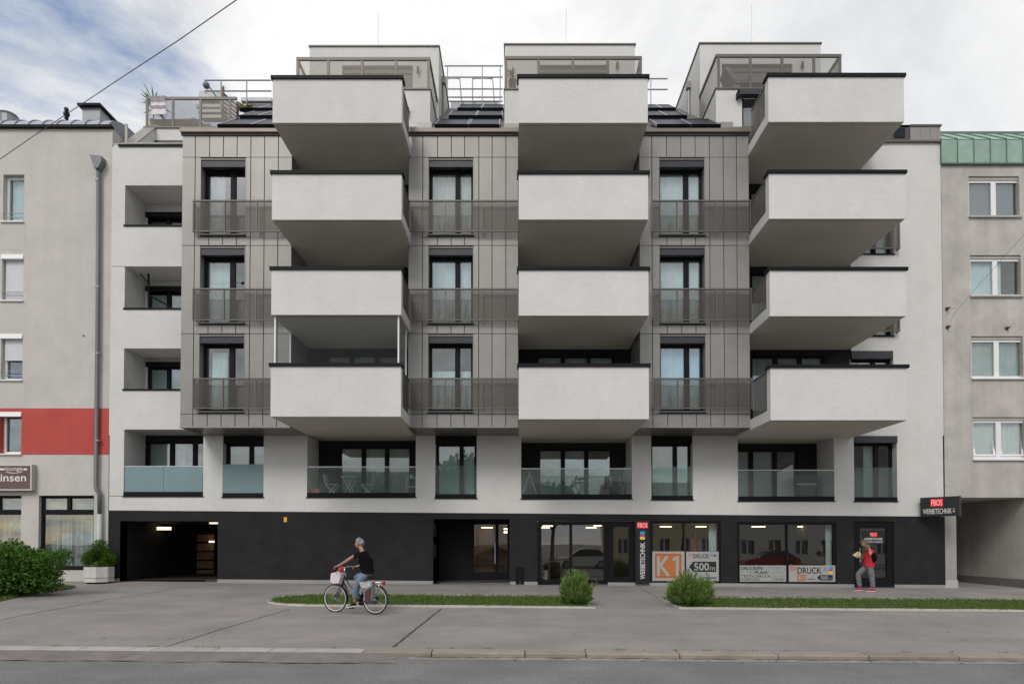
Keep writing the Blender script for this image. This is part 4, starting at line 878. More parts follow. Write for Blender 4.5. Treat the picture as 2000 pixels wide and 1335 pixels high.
B('fascia_window', SOLAR, fs, X(1745, 260, YW), X(1766, 260, YW), YW - 0.06, YW - 0.031, Z(270, YW), Z(252, YW))
# left end: set-back attic wall, terrace railing, raking party wall
YA = 23.6
xa, xb = X(283, 265, YA), X(353, 265, YA) + 1.6
m = MB(); zt = Z(251, YA); m.box(xa, xb, YA, YA + 3, Z(330, YA), zt); m.build('attic_wall', PLW, BL)
B('attic_window', ANT2, BL, X(287, 280, YA), xb, YA - 0.03, YA - 0.001, Z(300, YA), Z(275, YA))
B('attic_coping', TAUPE, BL, xa - 0.04, xb, YA - 0.05, YA + 0.2, zt + 0.001, zt + 0.06)
B('attic_floor', CONC, BL, XL0, colx + 1.5, YW + 0.3, YA, Z(330, YA), Z(330, YA) + 0.05)
m = MB(); x_a, x_b = XL0 + 0.01, XL0 + 0.42; z_a = Z(287, YW)
m.prism([(YW + 0.005, z_a - 0.6), (YW + 0.005, z_a + 0.08), (YW + 0.25, z_a + 0.10), (YA + 0.2, Z(246, YA + 0.2)), (26.5, Z(232, 26.5)), (26.5, z_a - 0.6)], x_a, x_b); m.build('party_wall', PLW, BL)
m = MB(); m.prism([(YW + 0.0, z_a + 0.085), (YW + 0.25, z_a + 0.105), (YA + 0.2, Z(246, YA + 0.2) + 0.005), (26.5, Z(232, 26.5) + 0.005), (26.5, Z(232, 26.5) + 0.05), (YA + 0.2, Z(246, YA + 0.2) + 0.05), (YW + 0.25, z_a + 0.15), (YW, z_a + 0.13)], x_a - 0.03, x_b + 0.04); m.build('party_wall_coping', CLAD, BL)
MB().tube([P(247, 285, YW + 0.5), P(247, 243, YW + 0.5)], 0.05, 8).build('vent_pipe', PLN, BL)
rl = part('terrace_railing', BL); Yt = YA + 0.05; xa2, xb2 = X(284.5, 220, Yt), X(462, 220, Yt); z1, z0 = Z(189, Yt), zt + 0.06
m = MB(); m.box(xa2, xb2, Yt, Yt + 0.06, z1 - 0.10, z1); m.box(xa2, xa2 + 0.06, Yt + 0.0605, Yt + 2.2, z1 - 0.1, z1); m.build('rail', TAUPE, rl)
for q in (286.5, 337, 391, 448): xq = X(q, 220, Yt); B('post', TAUPE, rl, xq - 0.045, xq + 0.045, Yt + 0.005, Yt + 0.05, z0 - 0.06 if q > 360 else z0, z1 - 0.101)
B('mesh_panel', MESHL, rl, xa2 + 0.02, xb2 - 0.02, Yt + 0.02, Yt + 0.03, z0, z1 - 0.101)
B('terrace_base', TAUPE, rl, xb - 1.0, xb2, Yt, Yt + 2.5, z0 - 0.15, z0 - 0.02)
# ------------------------------------------------------------------ neighbours
YN = YW + 0.04
NL = thing('neighbour_building', 'grey beige apartment house with a red band, left of the white building', 'building', (-17, YN, gz(-17, YN)))
xr_ = X(216, 600, YN); xw = -26.0
wc = [(6, 47, 341, 433), (4, 46, 497, 587), (2, 44, 652, 742), (0, 42, 804, 886)]
nops = [op(*q, 0.28, Y=YN) for q in wc]
o1 = op(75, 183, 967, 1113, 0.25, Y=YN); o2 = op(-70, 41, 967, 1113, 0.25, Y=YN)
zr0, zr1 = Z(887, YN), Z(797, YN); zE = Z(252, YN)
m = MB(); m.wall(xw, xr_, -0.2, zr0, YN, [o1, o2] + [q for q in nops if q[2] < zr0]); m.wall(xw, xr_, zr1, zE, YN, nops[:3])
m.build('render_wall', PLN, NL)
m = MB(); m.wall(xw, xr_, zr0 + 0.001, zr1 - 0.001, YN - 0.012, [(nops[3][0], nops[3][1], nops[3][2], nops[3][3], 0.28)]); m.quad((xw, YN - 0.012, zr1 - 0.001), (xr_, YN - 0.012, zr1 - 0.001), (xr_, YN, zr1 - 0.001), (xw, YN, zr1 - 0.001)); m.quad((xw, YN - 0.012, zr0 + 0.001), (xw, YN, zr0 + 0.001), (xr_, YN, zr0 + 0.001), (xr_, YN - 0.012, zr0 + 0.001)); m.build('red_band', PLR, NL)
m = MB(); m.quad((xr_, YN, -0.2), (xr_, 33, -0.2), (xr_, 33, zE), (xr_, YN, zE)); m.box(xw, xr_ - 0.02, YN + 1.2, 33, -0.2, zE - 0.1); m.build('house_core', PLN, NL)
# smooth panel under the window column
for t, b_ in ((434, 488), (588, 643), (743, 796)):
    p, q = P(7, t + 2, YN), P(49, b_, YN); B('spandrel', mat('smooth spandrel', (0.50, 0.485, 0.45), 0.85, var=0.04), NL, p.x, q.x, YN - 0.004, YN + 0.01, q.z, p.z)
for i, (o_, (l, r, t, b_)) in enumerate(zip(nops, wc)):
    a, b2, z0, z1, _ = o_
    wn = window(NL, a + 0.005, b2 + 0.3, z0 + 0.01, z1 - 0.01, YN + 0.16, fr=0.09, splits=(), m=PVC, curtain=[CURT, None, None, None][i], room=0.7)
    B('sill', PVC, wn, a - 0.06, b2 + 0.02, YN - 0.07, YN + 0.15, z0 - 0.035, z0 + 0.008)
    if i in (1, 2, 3): 
        mm = MB(); mm.prism([(YN - 0.05, z1 - 0.17), (YN + 0.15, z1 - 0.17), (YN + 0.15, z1 + 0.002), (YN - 0.02, z1 + 0.002)], a - 0.03, b2 - 0.004); mm.build('shutter_box', PVC, wn)
    if i in (1, 2):
        lo = z0 + 0.02 if i == 1 else z0 + (z1 - z0) * 0.42; n = int((z1 - 0.18 - lo) / 0.05)
        for k in range(n): B('shutter_slat', mat('shutter slat', (0.62, 0.63, 0.66) if i == 1 else (0.5, 0.51, 0.5), 0.5), wn, a + 0.05, b2, YN + 0.10, YN + 0.115, z1 - 0.18 - (k + 1) * 0.05 + 0.004, z1 - 0.18 - k * 0.05)
    if i < 3:
        for k in (0.18, 0.32): MB().tube([(a + 0.0, YN + 0.03, z0 + k), (b2, YN + 0.03, z0 + k)], 0.012, 6).build('guard_bar', STEEL, wn)
# roof: barrel sheet with seams, gutter
B('gutter', ANT, NL, xw, xr_ + 0.02, YN - 0.12, YN + 0.05, zE, zE + 0.09)
pr = [(YN + 0.02, zE + 0.05)] + [(YN + 0.1 + 1.6 * (1 - math.cos(t)), zE + 0.05 + 0.9 * math.sin(t)) for t in np.linspace(0.0, R(88), 12)] + [(33, zE + 0.96), (33, zE)]
m = MB(); m.prism(pr, xw, xr_ - 0.25); nr = m.build('sheet_roof', mat('pale zinc roof', (0.34, 0.36, 0.39), 0.4, metal=0.4, var=0.06), NL)
seam_x = [X(q, 245, YN + 0.5) for q in range(-10, 235, 27)]
for sx in seam_x:
    if sx < xr_ - 0.3: MB().tube([(sx, y - 0.01, z + 0.01) for y, z in pr[1:-2]], 0.022, 4).build('roof_seam', ZINC, nr)
p, q = P(161, 210, 25), P(195, 240, 25)
ch = part('roof_vent', NL); B('vent_body', ZINC, ch, p.x, q.x, 25, 27.2, q.z - 1.5, p.z); B('vent_cap', ANT, ch, p.x - 0.12, q.x + 0.1, 24.85, 27.4, p.z, p.z + 0.09)
m = MB(); m.tube([(X(0, 232, 25) + 0.1, 25.3, Z(250, 25)), (X(0, 232, 25) + 0.1, 25.3, Z(218, 25))], 0.32, 12); m.ball((X(0, 232, 25) + 0.1, 25.3, Z(217, 25)), 0.36, 0.36, 0.12); m.build('roof_cowl', ZINC, NL)
# downpipe with hopper
dp = part('downpipe', NL); YP = YN - 0.12
m = MB(); m.prism([(X(180, 310, YP), Z(307, YP)), (X(203, 310, YP), Z(309, YP)), (X(203, 318, YP), Z(318, YP)), (X(196, 330, YP), Z(332, YP)), (X(189, 330, YP), Z(332, YP))], YP - 0.14, YP + 0.12, axis='y'); m.build('hopper', mat('hopper grey', (0.16, 0.17, 0.18), 0.5, metal=0.2), dp)
m = MB(); m.tube([P(192.5, 330, YP), P(191, 600, YP), P(187, 948, YP), P(189, 956, YP - 0.05), P(194.5, 964, YP), P(194.5, 1003, YP)], 0.068, 12); m.build('pipe', mat('grey downpipe', (0.15, 0.16, 0.17), 0.5, metal=0.2), dp, smooth=True)
m = MB(); m.tube([P(194.5, 1003.5, YP), P(194.5, 1128, YP)], 0.085, 12); m.build('pipe_foot', mat('pale pipe', (0.45, 0.46, 0.47), 0.5), dp, smooth=True)
for py in (352, 560, 690, 860): p = P(191, py, YP); m = MB(); m.tube([(p.x, YP, p.z - 0.025), (p.x, YP, p.z + 0.025)], 0.08, 12); m.build('pipe_clip', STEEL, dp)
# shop windows of the lounge
for o_, sp in ((o1, (0.5,)), (o2, (0.55,))):
    a, b2, z0, z1, _ = o_; zs = z0 + (z1 - z0) * 0.78
    wn = window(NL, a + 0.005, b2 - 0.005, zs, z1 - 0.005, YN + 0.12, fr=0.09, splits=sp, m=ANT, pane=GLS, curtain=mat('frosted strip', (0.48, 0.47, 0.44), 0.8, var=0.05), room=0.5, mull=0.13, name='transom_window')
    wn = window(NL, a + 0.005, b2 - 0.005, z0 + 0.005, zs - 0.001, YN + 0.12, fr=0.09, splits=(), m=ANT, pane=GLS, room=0.9, name='lounge_window', bottom=0.14)
    c = MB(); n = 70; ca, cb = a + 0.1, b2 - 0.1
    for i in range(n + 1):
        x = ca + (cb - ca) * i / n; c.v += [(x, YN + 0.42 + 0.05 * math.sin(i * 0.9) + 0.03 * math.sin(i * 2.3), z0 + 0.14), (x, YN + 0.42 + 0.05 * math.sin(i * 0.9), zs - 0.1)]
    for i in range(n): 
        if i % 19 not in (14, 15): c.f.append((2 * i, 2 * i + 2, 2 * i + 3, 2 * i + 1))
    c.build('curtain', mat('beige drape', (0.27, 0.265, 0.245), 0.9, c2=(0.42, 0.52, 0.53), c2scale=1.6, c2lo=0.5, c2hi=0.56), wn, smooth=True)
B('wall_scar', mat('scar', (0.18, 0.17, 0.16), 0.9), NL, X(161, 655, YN), X(166, 655, YN), YN - 0.008, YN + 0.01, Z(657.5, YN), Z(654, YN))
# lounge sign
ys = YN - 0.22; a, b2, z0, z1 = X(-75, 930, ys), X(61.5, 930, ys), Z(957, ys), Z(906, ys)
sg = thing('shop_sign', 'brown lounge sign box with white lettering on the grey house', 'sign', (a, ys, z0))
B('sign_box', mat('sign casing', (0.42, 0.40, 0.37), 0.5), sg, a, b2, ys + 0.008, YN - 0.014, z0, z1); B('sign_face', mat('sign brown', (0.125, 0.072, 0.068), 0.5), sg, a + 0.04, b2 - 0.05, ys, ys + 0.006, z0 + 0.05, z1 - 0.05)
B('sign_border', mat('sign border', (0.6, 0.56, 0.52), 0.5), sg, a + 0.005, b2 - 0.005, ys + 0.0065, ys + 0.0078, z0 + 0.005, z1 - 0.005)
def tx(s, l, r, t, b_, Y, m, parent, **k): return text(s, X(l, (t + b_) / 2, Y), X(r, (t + b_) / 2, Y), Z(b_, Y), Z(t, Y), Y, m, parent, **k)
SGW = mat('sign white', (0.75, 0.72, 0.68), 0.5)
tx('lounge', 11, 44, 910.5, 921, ys - 0.004, SGW, sg); tx('insen', 1, 51, 925.5, 939.5, ys - 0.004, SGW, sg, bold=0.01)
B('dash', SGW, sg, X(46, 916, ys), X(53, 916, ys), ys - 0.004, ys - 0.001, Z(917.5, ys), Z(914, ys)); B('dash', SGW, sg, X(-4, 916, ys), X(9, 916, ys), ys - 0.004, ys - 0.001, Z(917.5, ys), Z(914, ys))
MB().tube([P(12 + 32 * t, 920.5 + 3 * math.sin(math.pi * t), ys - 0.004) for t in np.linspace(0, 1, 10)], 0.012, 5).build('swoosh', SGW, sg)

# right neighbour
NR = thing('neighbour_building', 'weathered grey apartment house with a green copper roof edge, on the right', 'building', (20, YN, gz(20, YN)))
xl_ = X(1841, 600, YN); xe = 30.0
wr = [(1892, 1991, 344, 423), (1895, 1994, 498, 578), (1897, 1998, 656, 738), (1900, 2003, 814, 896)]
wr2 = [(l + 165, r + 165, t, b_) for l, r, t, b_ in wr]
rop = [op(*q, 0.2, Y=YN) for q in wr + wr2]
zU = Z(971, YN); xp0, xp1 = X(1845, 1060, YN), X(1868, 1060, YN); zG = Z(322, YN); xside = 18.15
m = MB(); m.wall(xl_, xe, zU, zG, YN, rop); m.build('render_wall', PLN2, NR)
m = MB(); m.quad((xl_, YN, zU), (xe, YN, zU), (xe, 34, zU), (xl_, 34, zU)); m.build('passage_ceiling', PLN2, NR)
m = MB(); m.box(xp0, xp1, YN + 0.002, YN + 1.1, -0.3, zU - 0.001); m.build('pillar', mat('passage pillar', (0.33, 0.32, 0.30), 0.9, var=0.1, vscale=2, streak=0.08), NR)
m = MB(); m.box(xp0 - 0.03, xp1 + 0.03, YN - 0.02, YN + 1.1, -0.3, gz(xp0, YN) + 0.28); m.build('pillar_base', CONC, NR)
m = MB(); m.box(xside, xe, YN + 0.001, 33.9, -0.4, zU - 0.001); m.build('passage_wall', PLN2, NR)
m = MB(); m.box(xside - 0.04, xside - 0.002, YN, 34, -0.4, gz(xside, 25) + 0.22); m.build('passage_plinth', mat('dark plinth', (0.16, 0.155, 0.15), 0.9, var=0.1), NR)
m = MB(); m.box(xl_ + 0.02, xe, YN + 1.2, 34, zU + 0.1, zG + 1.0); m.build('house_core', PLN2, NR)
m = MB(); m.quad((xl_ - 0.3, 34, -0.4), (xside, 34, -0.4), (xside, 34, zU), (xl_ - 0.3, 34, zU)); m.quad((xp1 - 0.01, YN + 1.1, -0.4), (xp1 - 0.01, 34, -0.4), (xp1 - 0.01, 34, zU), (xp1 - 0.01, YN + 1.1, zU)); m.build('passage_end', PLN2, NR)
m = MB(); m.quad((xl_ - 0.2, 21.9, gz(xl_, 21.9) + 0.004), (xe, 21.9, gz(xe, 21.9) + 0.004), (xe, 34, gz(xe, 21.9) + 0.1), (xl_ - 0.2, 34, gz(xl_, 21.9) + 0.1)); m.build('passage_floor', ASPH, NR)
for i, (o_, q) in enumerate(zip(rop, wr + wr2)):
    a, b2, z0, z1, _ = o_; k = i % 4
    tilt = k == 3
    wn = window(NR, a - 0.0, b2 + 0.1, z0 + 0.01, z1 - 0.10, YN + 0.10, fr=0.085, splits=(0.50,), m=PVC, curtain=[mat('grey roller', (0.15, 0.17, 0.21), 0.8), CURT, mat('sheer', (0.5, 0.52, 0.48), 0.9, var=0.15, vscale=3), WHITE][k], cover=(0, 0.68) if k == 1 else (0, 1), room=0.8, mull=0.18)
    B('head_strip', PLN, wn, a, b2, YN + 0.06, YN + 0.2, z1 - 0.099, z1 - 0.004)
    B('sill', CONC if k < 2 else PVC, wn, a - 0.02, b2 + 0.05, YN - 0.08, YN + 0.1, z0 - 0.05, z0 + 0.008)
    if tilt:
        mid = (a + b2) / 2
        for (s0, s1) in ((a + 0.1, mid - 0.06), (mid + 0.12, b2 + 0.02)):
            f = MB(); zb_, zt_ = z0 + 0.12, z1 - 0.2; dy = 0.22
            def sh(x, z): return (x, YN + 0.09 + dy * (z - zb_) / (zt_ - zb_), z)
            for x0_, x1_, za_, zc_ in ((s0, s0 + 0.07, zb_, zt_), (s1 - 0.07, s1, zb_, zt_), (s0 + 0.07, s1 - 0.07, zt_ - 0.07, zt_), (s0 + 0.07, s1 - 0.07, zb_, zb_ + 0.07)):
                n = len(f.v); f.v += [sh(x0_, za_), sh(x1_, za_), sh(x1_, zc_), sh(x0_, zc_)] + [(v[0], v[1] + 0.06, v[2]) for v in (sh(x0_, za_), sh(x1_, za_), sh(x1_, zc_), sh(x0_, zc_))]
                f.f += [tuple(n + j for j in qq) for qq in ((0, 1, 2, 3), (7, 6, 5, 4), (0, 4, 5, 1), (1, 5, 6, 2), (2, 6, 7, 3), (3, 7, 4, 0))]
            f.build('tilted_sash', PVC, wn)
# copper green eaves: one object per sheet
gr = part('copper_eaves', NR); zc0, zc1, zc2 = Z(322, YN), Z(276, YN), Z(262, YN)
B('eaves_trim', GREEND, gr, xl_ - 0.04, xe, YN - 0.1, YN + 0.02, zc0 - 0.02, zc0 + 0.03)
step = (X(1900, 300, YN - 0.1) - X(1868, 300, YN - 0.1)); x = X(1838.5, 300, YN - 0.1); first = True
B('eaves_backing', GREEND, gr, x, xe, YN - 0.06, YN + 1.2, zc0 + 0.031, zc1 - 0.01)
zs_ = Z(259, YN + 1.2)
while x < 21:
    wdt = step
    B('copper_sheet', GREEN, gr, x + 0.012, x + wdt - 0.012, YN - 0.085, YN - 0.061, zc0 + 0.032, zc1)
    m = MB(); m.quad((x + 0.012, YN - 0.085, zc1 + 0.02), (x + wdt - 0.012, YN - 0.085, zc1 + 0.02), (x + wdt - 0.012, YN + 1.25, zs_), (x + 0.012, YN + 1.25, zs_)); m.build('copper_roof_sheet', GREEN, gr)
    m = MB(); m.box(x - 0.012, x + 0.012, YN - 0.11, YN - 0.061, zc0 + 0.032, zc1 + 0.01); m.tube([(x, YN - 0.1, zc1 + 0.03), (x, YN + 1.25, zs_ + 0.02)], 0.02, 4); m.build('standing_seam', GREEND, gr)
    x += wdt
m = MB(); m.prism([(YN - 0.08, zc1 - 0.01), (YN + 1.25, zs_ - 0.03), (30, zs_ - 0.03), (30, zc0)], xl_, xe); m.build('roof_body', GREEND, gr)
B('ridge_trim', GREEND, gr, xl_, xe, YN + 1.2, YN + 1.35, zs_ - 0.02, zs_ + 0.05)
for q in ((1849, 603), (1850, 639), (1966, 641)):
    p = P(q[0], q[1], YN); m = MB(); m.tube([(p.x, YN + 0.01, p.z), (p.x, YN - 0.16, p.z - 0.01)], 0.03, 8); m.tube([(p.x, YN - 0.005, p.z), (p.x, YN - 0.02, p.z)], 0.07, 10); m.build('wall_anchor', mat('rusty iron', (0.10, 0.06, 0.045), 0.8), NR)
# ------------------------------------------------------------------ signs and posters
BLKS = mat('sign black', (0.010, 0.010, 0.012), 0.4)
LET = mat('letter white', (0.82, 0.82, 0.80), 0.5)
GLOW = mat('lit red letters', (0.8, 0.25, 0.25), 0.5, emit=((1.0, 0.30, 0.30), 0.55))
REDG = mat('lit red halo', (0.45, 0.01, 0.015), 0.5, emit=((0.9, 0.03, 0.04), 0.10))
CYAN = mat('print cyan', (0.02, 0.35, 0.62), 0.5); MAG = mat('print magenta', (0.55, 0.03, 0.28), 0.5); YEL = mat('print yellow', (0.85, 0.65, 0.03), 0.5)
FOIL = mat('window foil', (0.36, 0.365, 0.355), 0.7, var=0.03); FOILK = mat('print black', (0.012, 0.012, 0.014), 0.6); FOILG = mat('print grey', (0.22, 0.225, 0.23), 0.6)
ORG = mat('print orange', (0.46, 0.145, 0.035), 0.6); FOILR = mat('print pale red', (0.48, 0.16, 0.15), 0.6); NAVY = mat('print navy', (0.05, 0.07, 0.14), 0.6)
def rect(name, l, r, t, b_, Y, m, parent, th=0.002):
    p, q = P(l, t, Y), P(r, b_, Y); return B(name, m, parent, p.x, q.x, Y, Y + th, q.z, p.z)
# upright panel sign beside the shop window
Yv = yb - 0.10
vs_ = thing('upright_sign', 'tall narrow black shop sign with upright white lettering and glowing red logo', 'sign', tuple(P(1254, 1142, Yv)))
rect('sign_body', 1241, 1268.5, 1015.5, 1139.5, Yv, BLKS, vs_, 0.098)
rect('logo_halo', 1244, 1265.5, 1019, 1031, Yv - 0.006, REDG, vs_, 0.005); tx('FBOS', 1245.5, 1264.5, 1020.5, 1029.8, Yv - 0.010, GLOW, vs_, bold=0.02)
for (t, b_, m_) in ((1037, 1042.5, CYAN), (1042.7, 1047.2, MAG), (1047.4, 1052.8, YEL)): rect('colour_bar', 1250, 1259.5, t, b_, Yv - 0.006, m_, vs_, 0.005)
tx('WERBETECHNIK', 1250.3, 1259.8, 1058.5, 1130, Yv - 0.006, LET, vs_, vertical=True)
# projecting box sign at the corner, turned a little towards the street
pa, pb = P(1797.5, 990, YW - 0.20), P(1873, 985, YW - 1.05)
pj = thing('projecting_sign', 'black box sign with glowing red logo jutting out over the corner pillar', 'sign', (pa.x, pa.y, Z(1008, YW)))
ex = Vector((pb.x - pa.x, pb.y - pa.y, 0)); Lw = ex.length; ex.normalize(); ey = Vector((-ex.y, ex.x, 0))
zt_, zb_ = Z(971.5, YW - 0.2), Z(1008.5, YW - 0.2); Hh = zt_ - zb_
def pj_pt(u, w, v): q = pa + ex * u + ey * w; return (q.x, q.y, zb_ + v)
def pj_box(name, u0, u1, w0, w1, v0, v1, m):
    mb = MB(); mb.v = [pj_pt(u, w, v) for v in (v0, v1) for w in (w0, w1) for u in (u0, u1)]; mb.f = [(0, 2, 3, 1), (4, 5, 7, 6), (0, 1, 5, 4), (2, 6, 7, 3), (0, 4, 6, 2), (1, 3, 7, 5)]; return mb.build(name, m, pj)
pj_box('sign_body', 0, Lw, 0, 0.20, 0, Hh, BLKS); pj_box('end_cap', Lw + 0.001, Lw + 0.02, -0.01, 0.21, -0.01, Hh + 0.01, ANT2)
MB().tube([pj_pt(0.1, 0.1, Hh * 0.7), (pj_pt(0.1, 0.1, 0)[0], YW, zb_ + Hh * 0.7)], 0.03, 8).build('bracket', ANT, pj)
def pj_text(s, u0, u1, v0, v1, m, **k): return text(s, u0, u1, v0, v1, 0, m, pj, place=lambda p: pj_pt(p[0], -0.006, p[2]), **k)
pj_box('logo_halo', Lw * 0.27, Lw * 0.60, -0.004, -0.001, Hh * 0.50, Hh * 0.92, REDG); pj_text('FBOS', Lw * 0.29, Lw * 0.58, Hh * 0.55, Hh * 0.87, GLOW, bold=0.02)
pj_text('WERBETECHNIK', Lw * 0.07, Lw * 0.82, Hh * 0.13, Hh * 0.40, LET)
for i, m_ in enumerate((CYAN, MAG, YEL)): pj_box('colour_bar', Lw * 0.845, Lw * 0.895, -0.005, -0.001, Hh * (0.34 - i * 0.07), Hh * (0.40 - i * 0.07), m_)
# foil posters behind the shop glass
Yp = yb + 0.02
po = thing('window_poster', 'grey window foil with the big orange K1 square', 'poster', tuple(P(1304, 1134, Yp)))
rect('foil', 1274, 1337, 1076, 1133.5, Yp, FOIL, po); rect('orange_square', 1279, 1331.5, 1080, 1128, Yp - 0.003, ORG, po)
rect('inner_border', 1281, 1329.5, 1082, 1126, Yp - 0.005, mat('print orange deep', (0.40, 0.10, 0.03), 0.6), po); rect('orange_field', 1282.5, 1328, 1083.5, 1124.5, Yp - 0.007, ORG, po)
tx('K', 1283, 1310, 1085, 1124, Yp - 0.010, FOIL, po, bold=0.02); mm = MB(); mm.prism([(p.x, p.z) for p in (P(1326, 1085, Yp), P(1326, 1124, Yp), P(1319.5, 1124, Yp), P(1319.5, 1093, Yp), P(1313.5, 1095, Yp), P(1313.5, 1089.5, Yp), P(1321, 1085, Yp))], Yp - 0.012, Yp - 0.010, axis='y'); mm.build('lettering', FOIL, po)
po = thing('window_poster', 'grey window foil reading DRUCK over a large black 500m arrow', 'poster', tuple(P(1371, 1134, Yp)))
rect('foil', 1340, 1404, 1076.5, 1134, Yp, FOIL, po); tx('DRUCK', 1354, 1385, 1081, 1089.5, Yp - 0.004, FOILK, po, bold=0.012); tx('22', 1387, 1392.5, 1081, 1085, Yp - 0.004, NAVY, po)
tx('FBOS', 1344.5, 1352.5, 1080.5, 1085, Yp - 0.004, FOILR, po, bold=0.01); rect('colour_bar', 1394, 1399, 1081, 1083, Yp - 0.004, CYAN, po); rect('colour_bar', 1394, 1399, 1083.2, 1086, Yp - 0.004, NAVY, po)
def arrow(l, tip_w, r, t, b_, parent):
    m = MB(); pts = [P(l, (t + b_) / 2, Yp - 0.004), P(l + tip_w, b_, Yp - 0.004), P(r, b_, Yp - 0.004), P(r, t, Yp - 0.004), P(l + tip_w, t, Yp - 0.004)]; m.prism([(p.x, p.z) for p in pts], Yp - 0.004, Yp - 0.001, axis='y'); return m.build('arrow', FOILK, parent)
arrow(1346, 8, 1399, 1096, 1116, po); tx('500', 1355.5, 1385, 1098.5, 1113.5, Yp - 0.008, FOIL, po, bold=0.02); tx('m', 1387, 1396.5, 1106.5, 1113.5, Yp - 0.008, FOIL, po)
rect('print_line', 1367, 1399.5, 1126.3, 1128.8, Yp - 0.004, NAVY, po)
po = thing('window_poster', 'grey foil listing printing services in black and grey capitals', 'poster', tuple(P(1490, 1136, Yp)))
rect('foil', 1445, 1535.5, 1103.3, 1134.8, Yp, FOIL, po)
tx('DRUCKEN', 1447.5, 1488, 1105.5, 1112.3, Yp - 0.004, FOILK, po, bold=0.02); tx('KOPIEREN', 1488.5, 1533.5, 1105.5, 1112.3, Yp - 0.004, FOILG, po)
tx('FLYER', 1447.5, 1473, 1114, 1119.8, Yp - 0.004, FOILG, po); tx('PLAN', 1474, 1498, 1114, 1119.8, Yp - 0.004, FOILK, po, bold=0.025); tx('PLAKAT', 1499, 1533.5, 1114, 1119.8, Yp - 0.004, FOILG, po)
tx('TEXTILDRUCK', 1447.5, 1505.5, 1121.8, 1126.8, Yp - 0.004, FOILK, po, spacing=1.25, bold=0.012); tx('SCAN', 1507, 1533, 1121.8, 1126.8, Yp - 0.004, FOILG, po, spacing=1.2)
tx('KLEBEFOLIEN', 1447.5, 1484, 1128.3, 1132.6, Yp - 0.004, FOILK, po); tx('STEMPEL', 1509, 1533.5, 1128.5, 1132.6, Yp - 0.004, FOILK, po)
po = thing('window_poster', 'grey foil reading DRUCK with a small orange K1 and 500m arrow', 'poster', tuple(P(1585, 1136, Yp)))
rect('foil', 1540.5, 1631.5, 1103.3, 1135.2, Yp, FOIL, po); tx('DRUCK', 1557.5, 1604.5, 1107, 1119.5, Yp - 0.004, FOILK, po, bold=0.015); tx('22', 1607.5, 1615.5, 1107, 1113.3, Yp - 0.004, NAVY, po)
rect('logo_patch', 1542.5, 1555.5, 1105, 1113, Yp - 0.003, FOILR, po); tx('FBOS', 1543.5, 1554.5, 1106.5, 1111.5, Yp - 0.006, FOIL, po)
rect('colour_bar', 1619, 1627, 1105.5, 1110.5, Yp - 0.004, CYAN, po); rect('colour_bar', 1619, 1627, 1110.7, 1114, Yp - 0.004, MAG, po); rect('colour_bar', 1619, 1627, 1115.5, 1119.5, Yp - 0.004, YEL, po)
rect('orange_square', 1557.5, 1573.5, 1121.5, 1133.5, Yp - 0.004, ORG, po); tx('K1', 1560, 1571, 1123.5, 1131.5, Yp - 0.008, FOIL, po, bold=0.02); rect('print_line', 1576, 1592, 1129.3, 1130.8, Yp - 0.004, NAVY, po)
arrow(1595.5, 6, 1626.5, 1122, 1132.5, po); tx('500', 1602.5, 1617, 1123.8, 1130.8, Yp - 0.008, FOIL, po, bold=0.02); tx('m', 1618.5, 1624.5, 1127, 1130.8, Yp - 0.008, FOILG, po)
Yd = yb + 0.075
po = thing('door_sign', 'black foil sign with red logo inside the shop side door', 'sign', tuple(P(1706, 1065, Yd)))
rect('foil', 1684, 1729.5, 1036, 1062, Yd, BLKS, po); rect('logo_patch', 1699, 1713.5, 1039, 1047.2, Yd - 0.004, REDG, po); tx('FBOS', 1700, 1712.5, 1040, 1046.3, Yd - 0.008, GLOW, po)
tx('WERBETECHNIK', 1688.5, 1724, 1049.5, 1053.8, Yd - 0.004, LET, po, bold=0.01); tx('DRUCKEN & KOPIEREN', 1688.5, 1724, 1055.8, 1059.3, Yd - 0.004, LET, po)

# ------------------------------------------------------------------ things in the shop
def simple_table(name, label, x, y, w, d, h, m, z0):
    t = thing(name, label, 'table', (x, y, z0)); B('table_top', m, t, x - w / 2, x + w / 2, y - d / 2, y + d / 2, z0 + h - 0.04, z0 + h)
    for sx in (-1, 1):
        for sy in (-1, 1): cx_, cy_ = x + sx * (w / 2 - 0.04), y + sy * (d / 2 - 0.04); B('leg', m, t, cx_ - 0.025, cx_ + 0.025, cy_ - 0.025, cy_ + 0.025, z0, z0 + h - 0.041)
    return t
WOODM = mat('reddish wood', (0.13, 0.055, 0.035), 0.5, var=0.2, vscale=5)
p = P(1083, 1100, 22.9); simple_table('shop_table', 'dark wooden table standing inside the open shop door', p.x, 22.9, 0.52, 0.9, Z(1095, 22.5) - SHF, WOODM, SHF)
a, b2 = P(1060, 1112, 22.5), P(1070, 1138, 22.5)
t = thing('paper_bin', 'white bin on the floor inside the shop door', 'bin', (a.x, 22.5, SHF)); m = MB(); m.tube([((a.x + b2.x) / 2, 22.5, SHF), ((a.x + b2.x) / 2, 22.5, SHF + 0.45)], [0.085, 0.105], 14); m.build('bin_body', PVC, t); m = MB(); m.tube([((a.x + b2.x) / 2, 22.5, SHF + 0.451), ((a.x + b2.x) / 2, 22.5, SHF + 0.47)], 0.11, 14); m.build('rim', CONC, t)
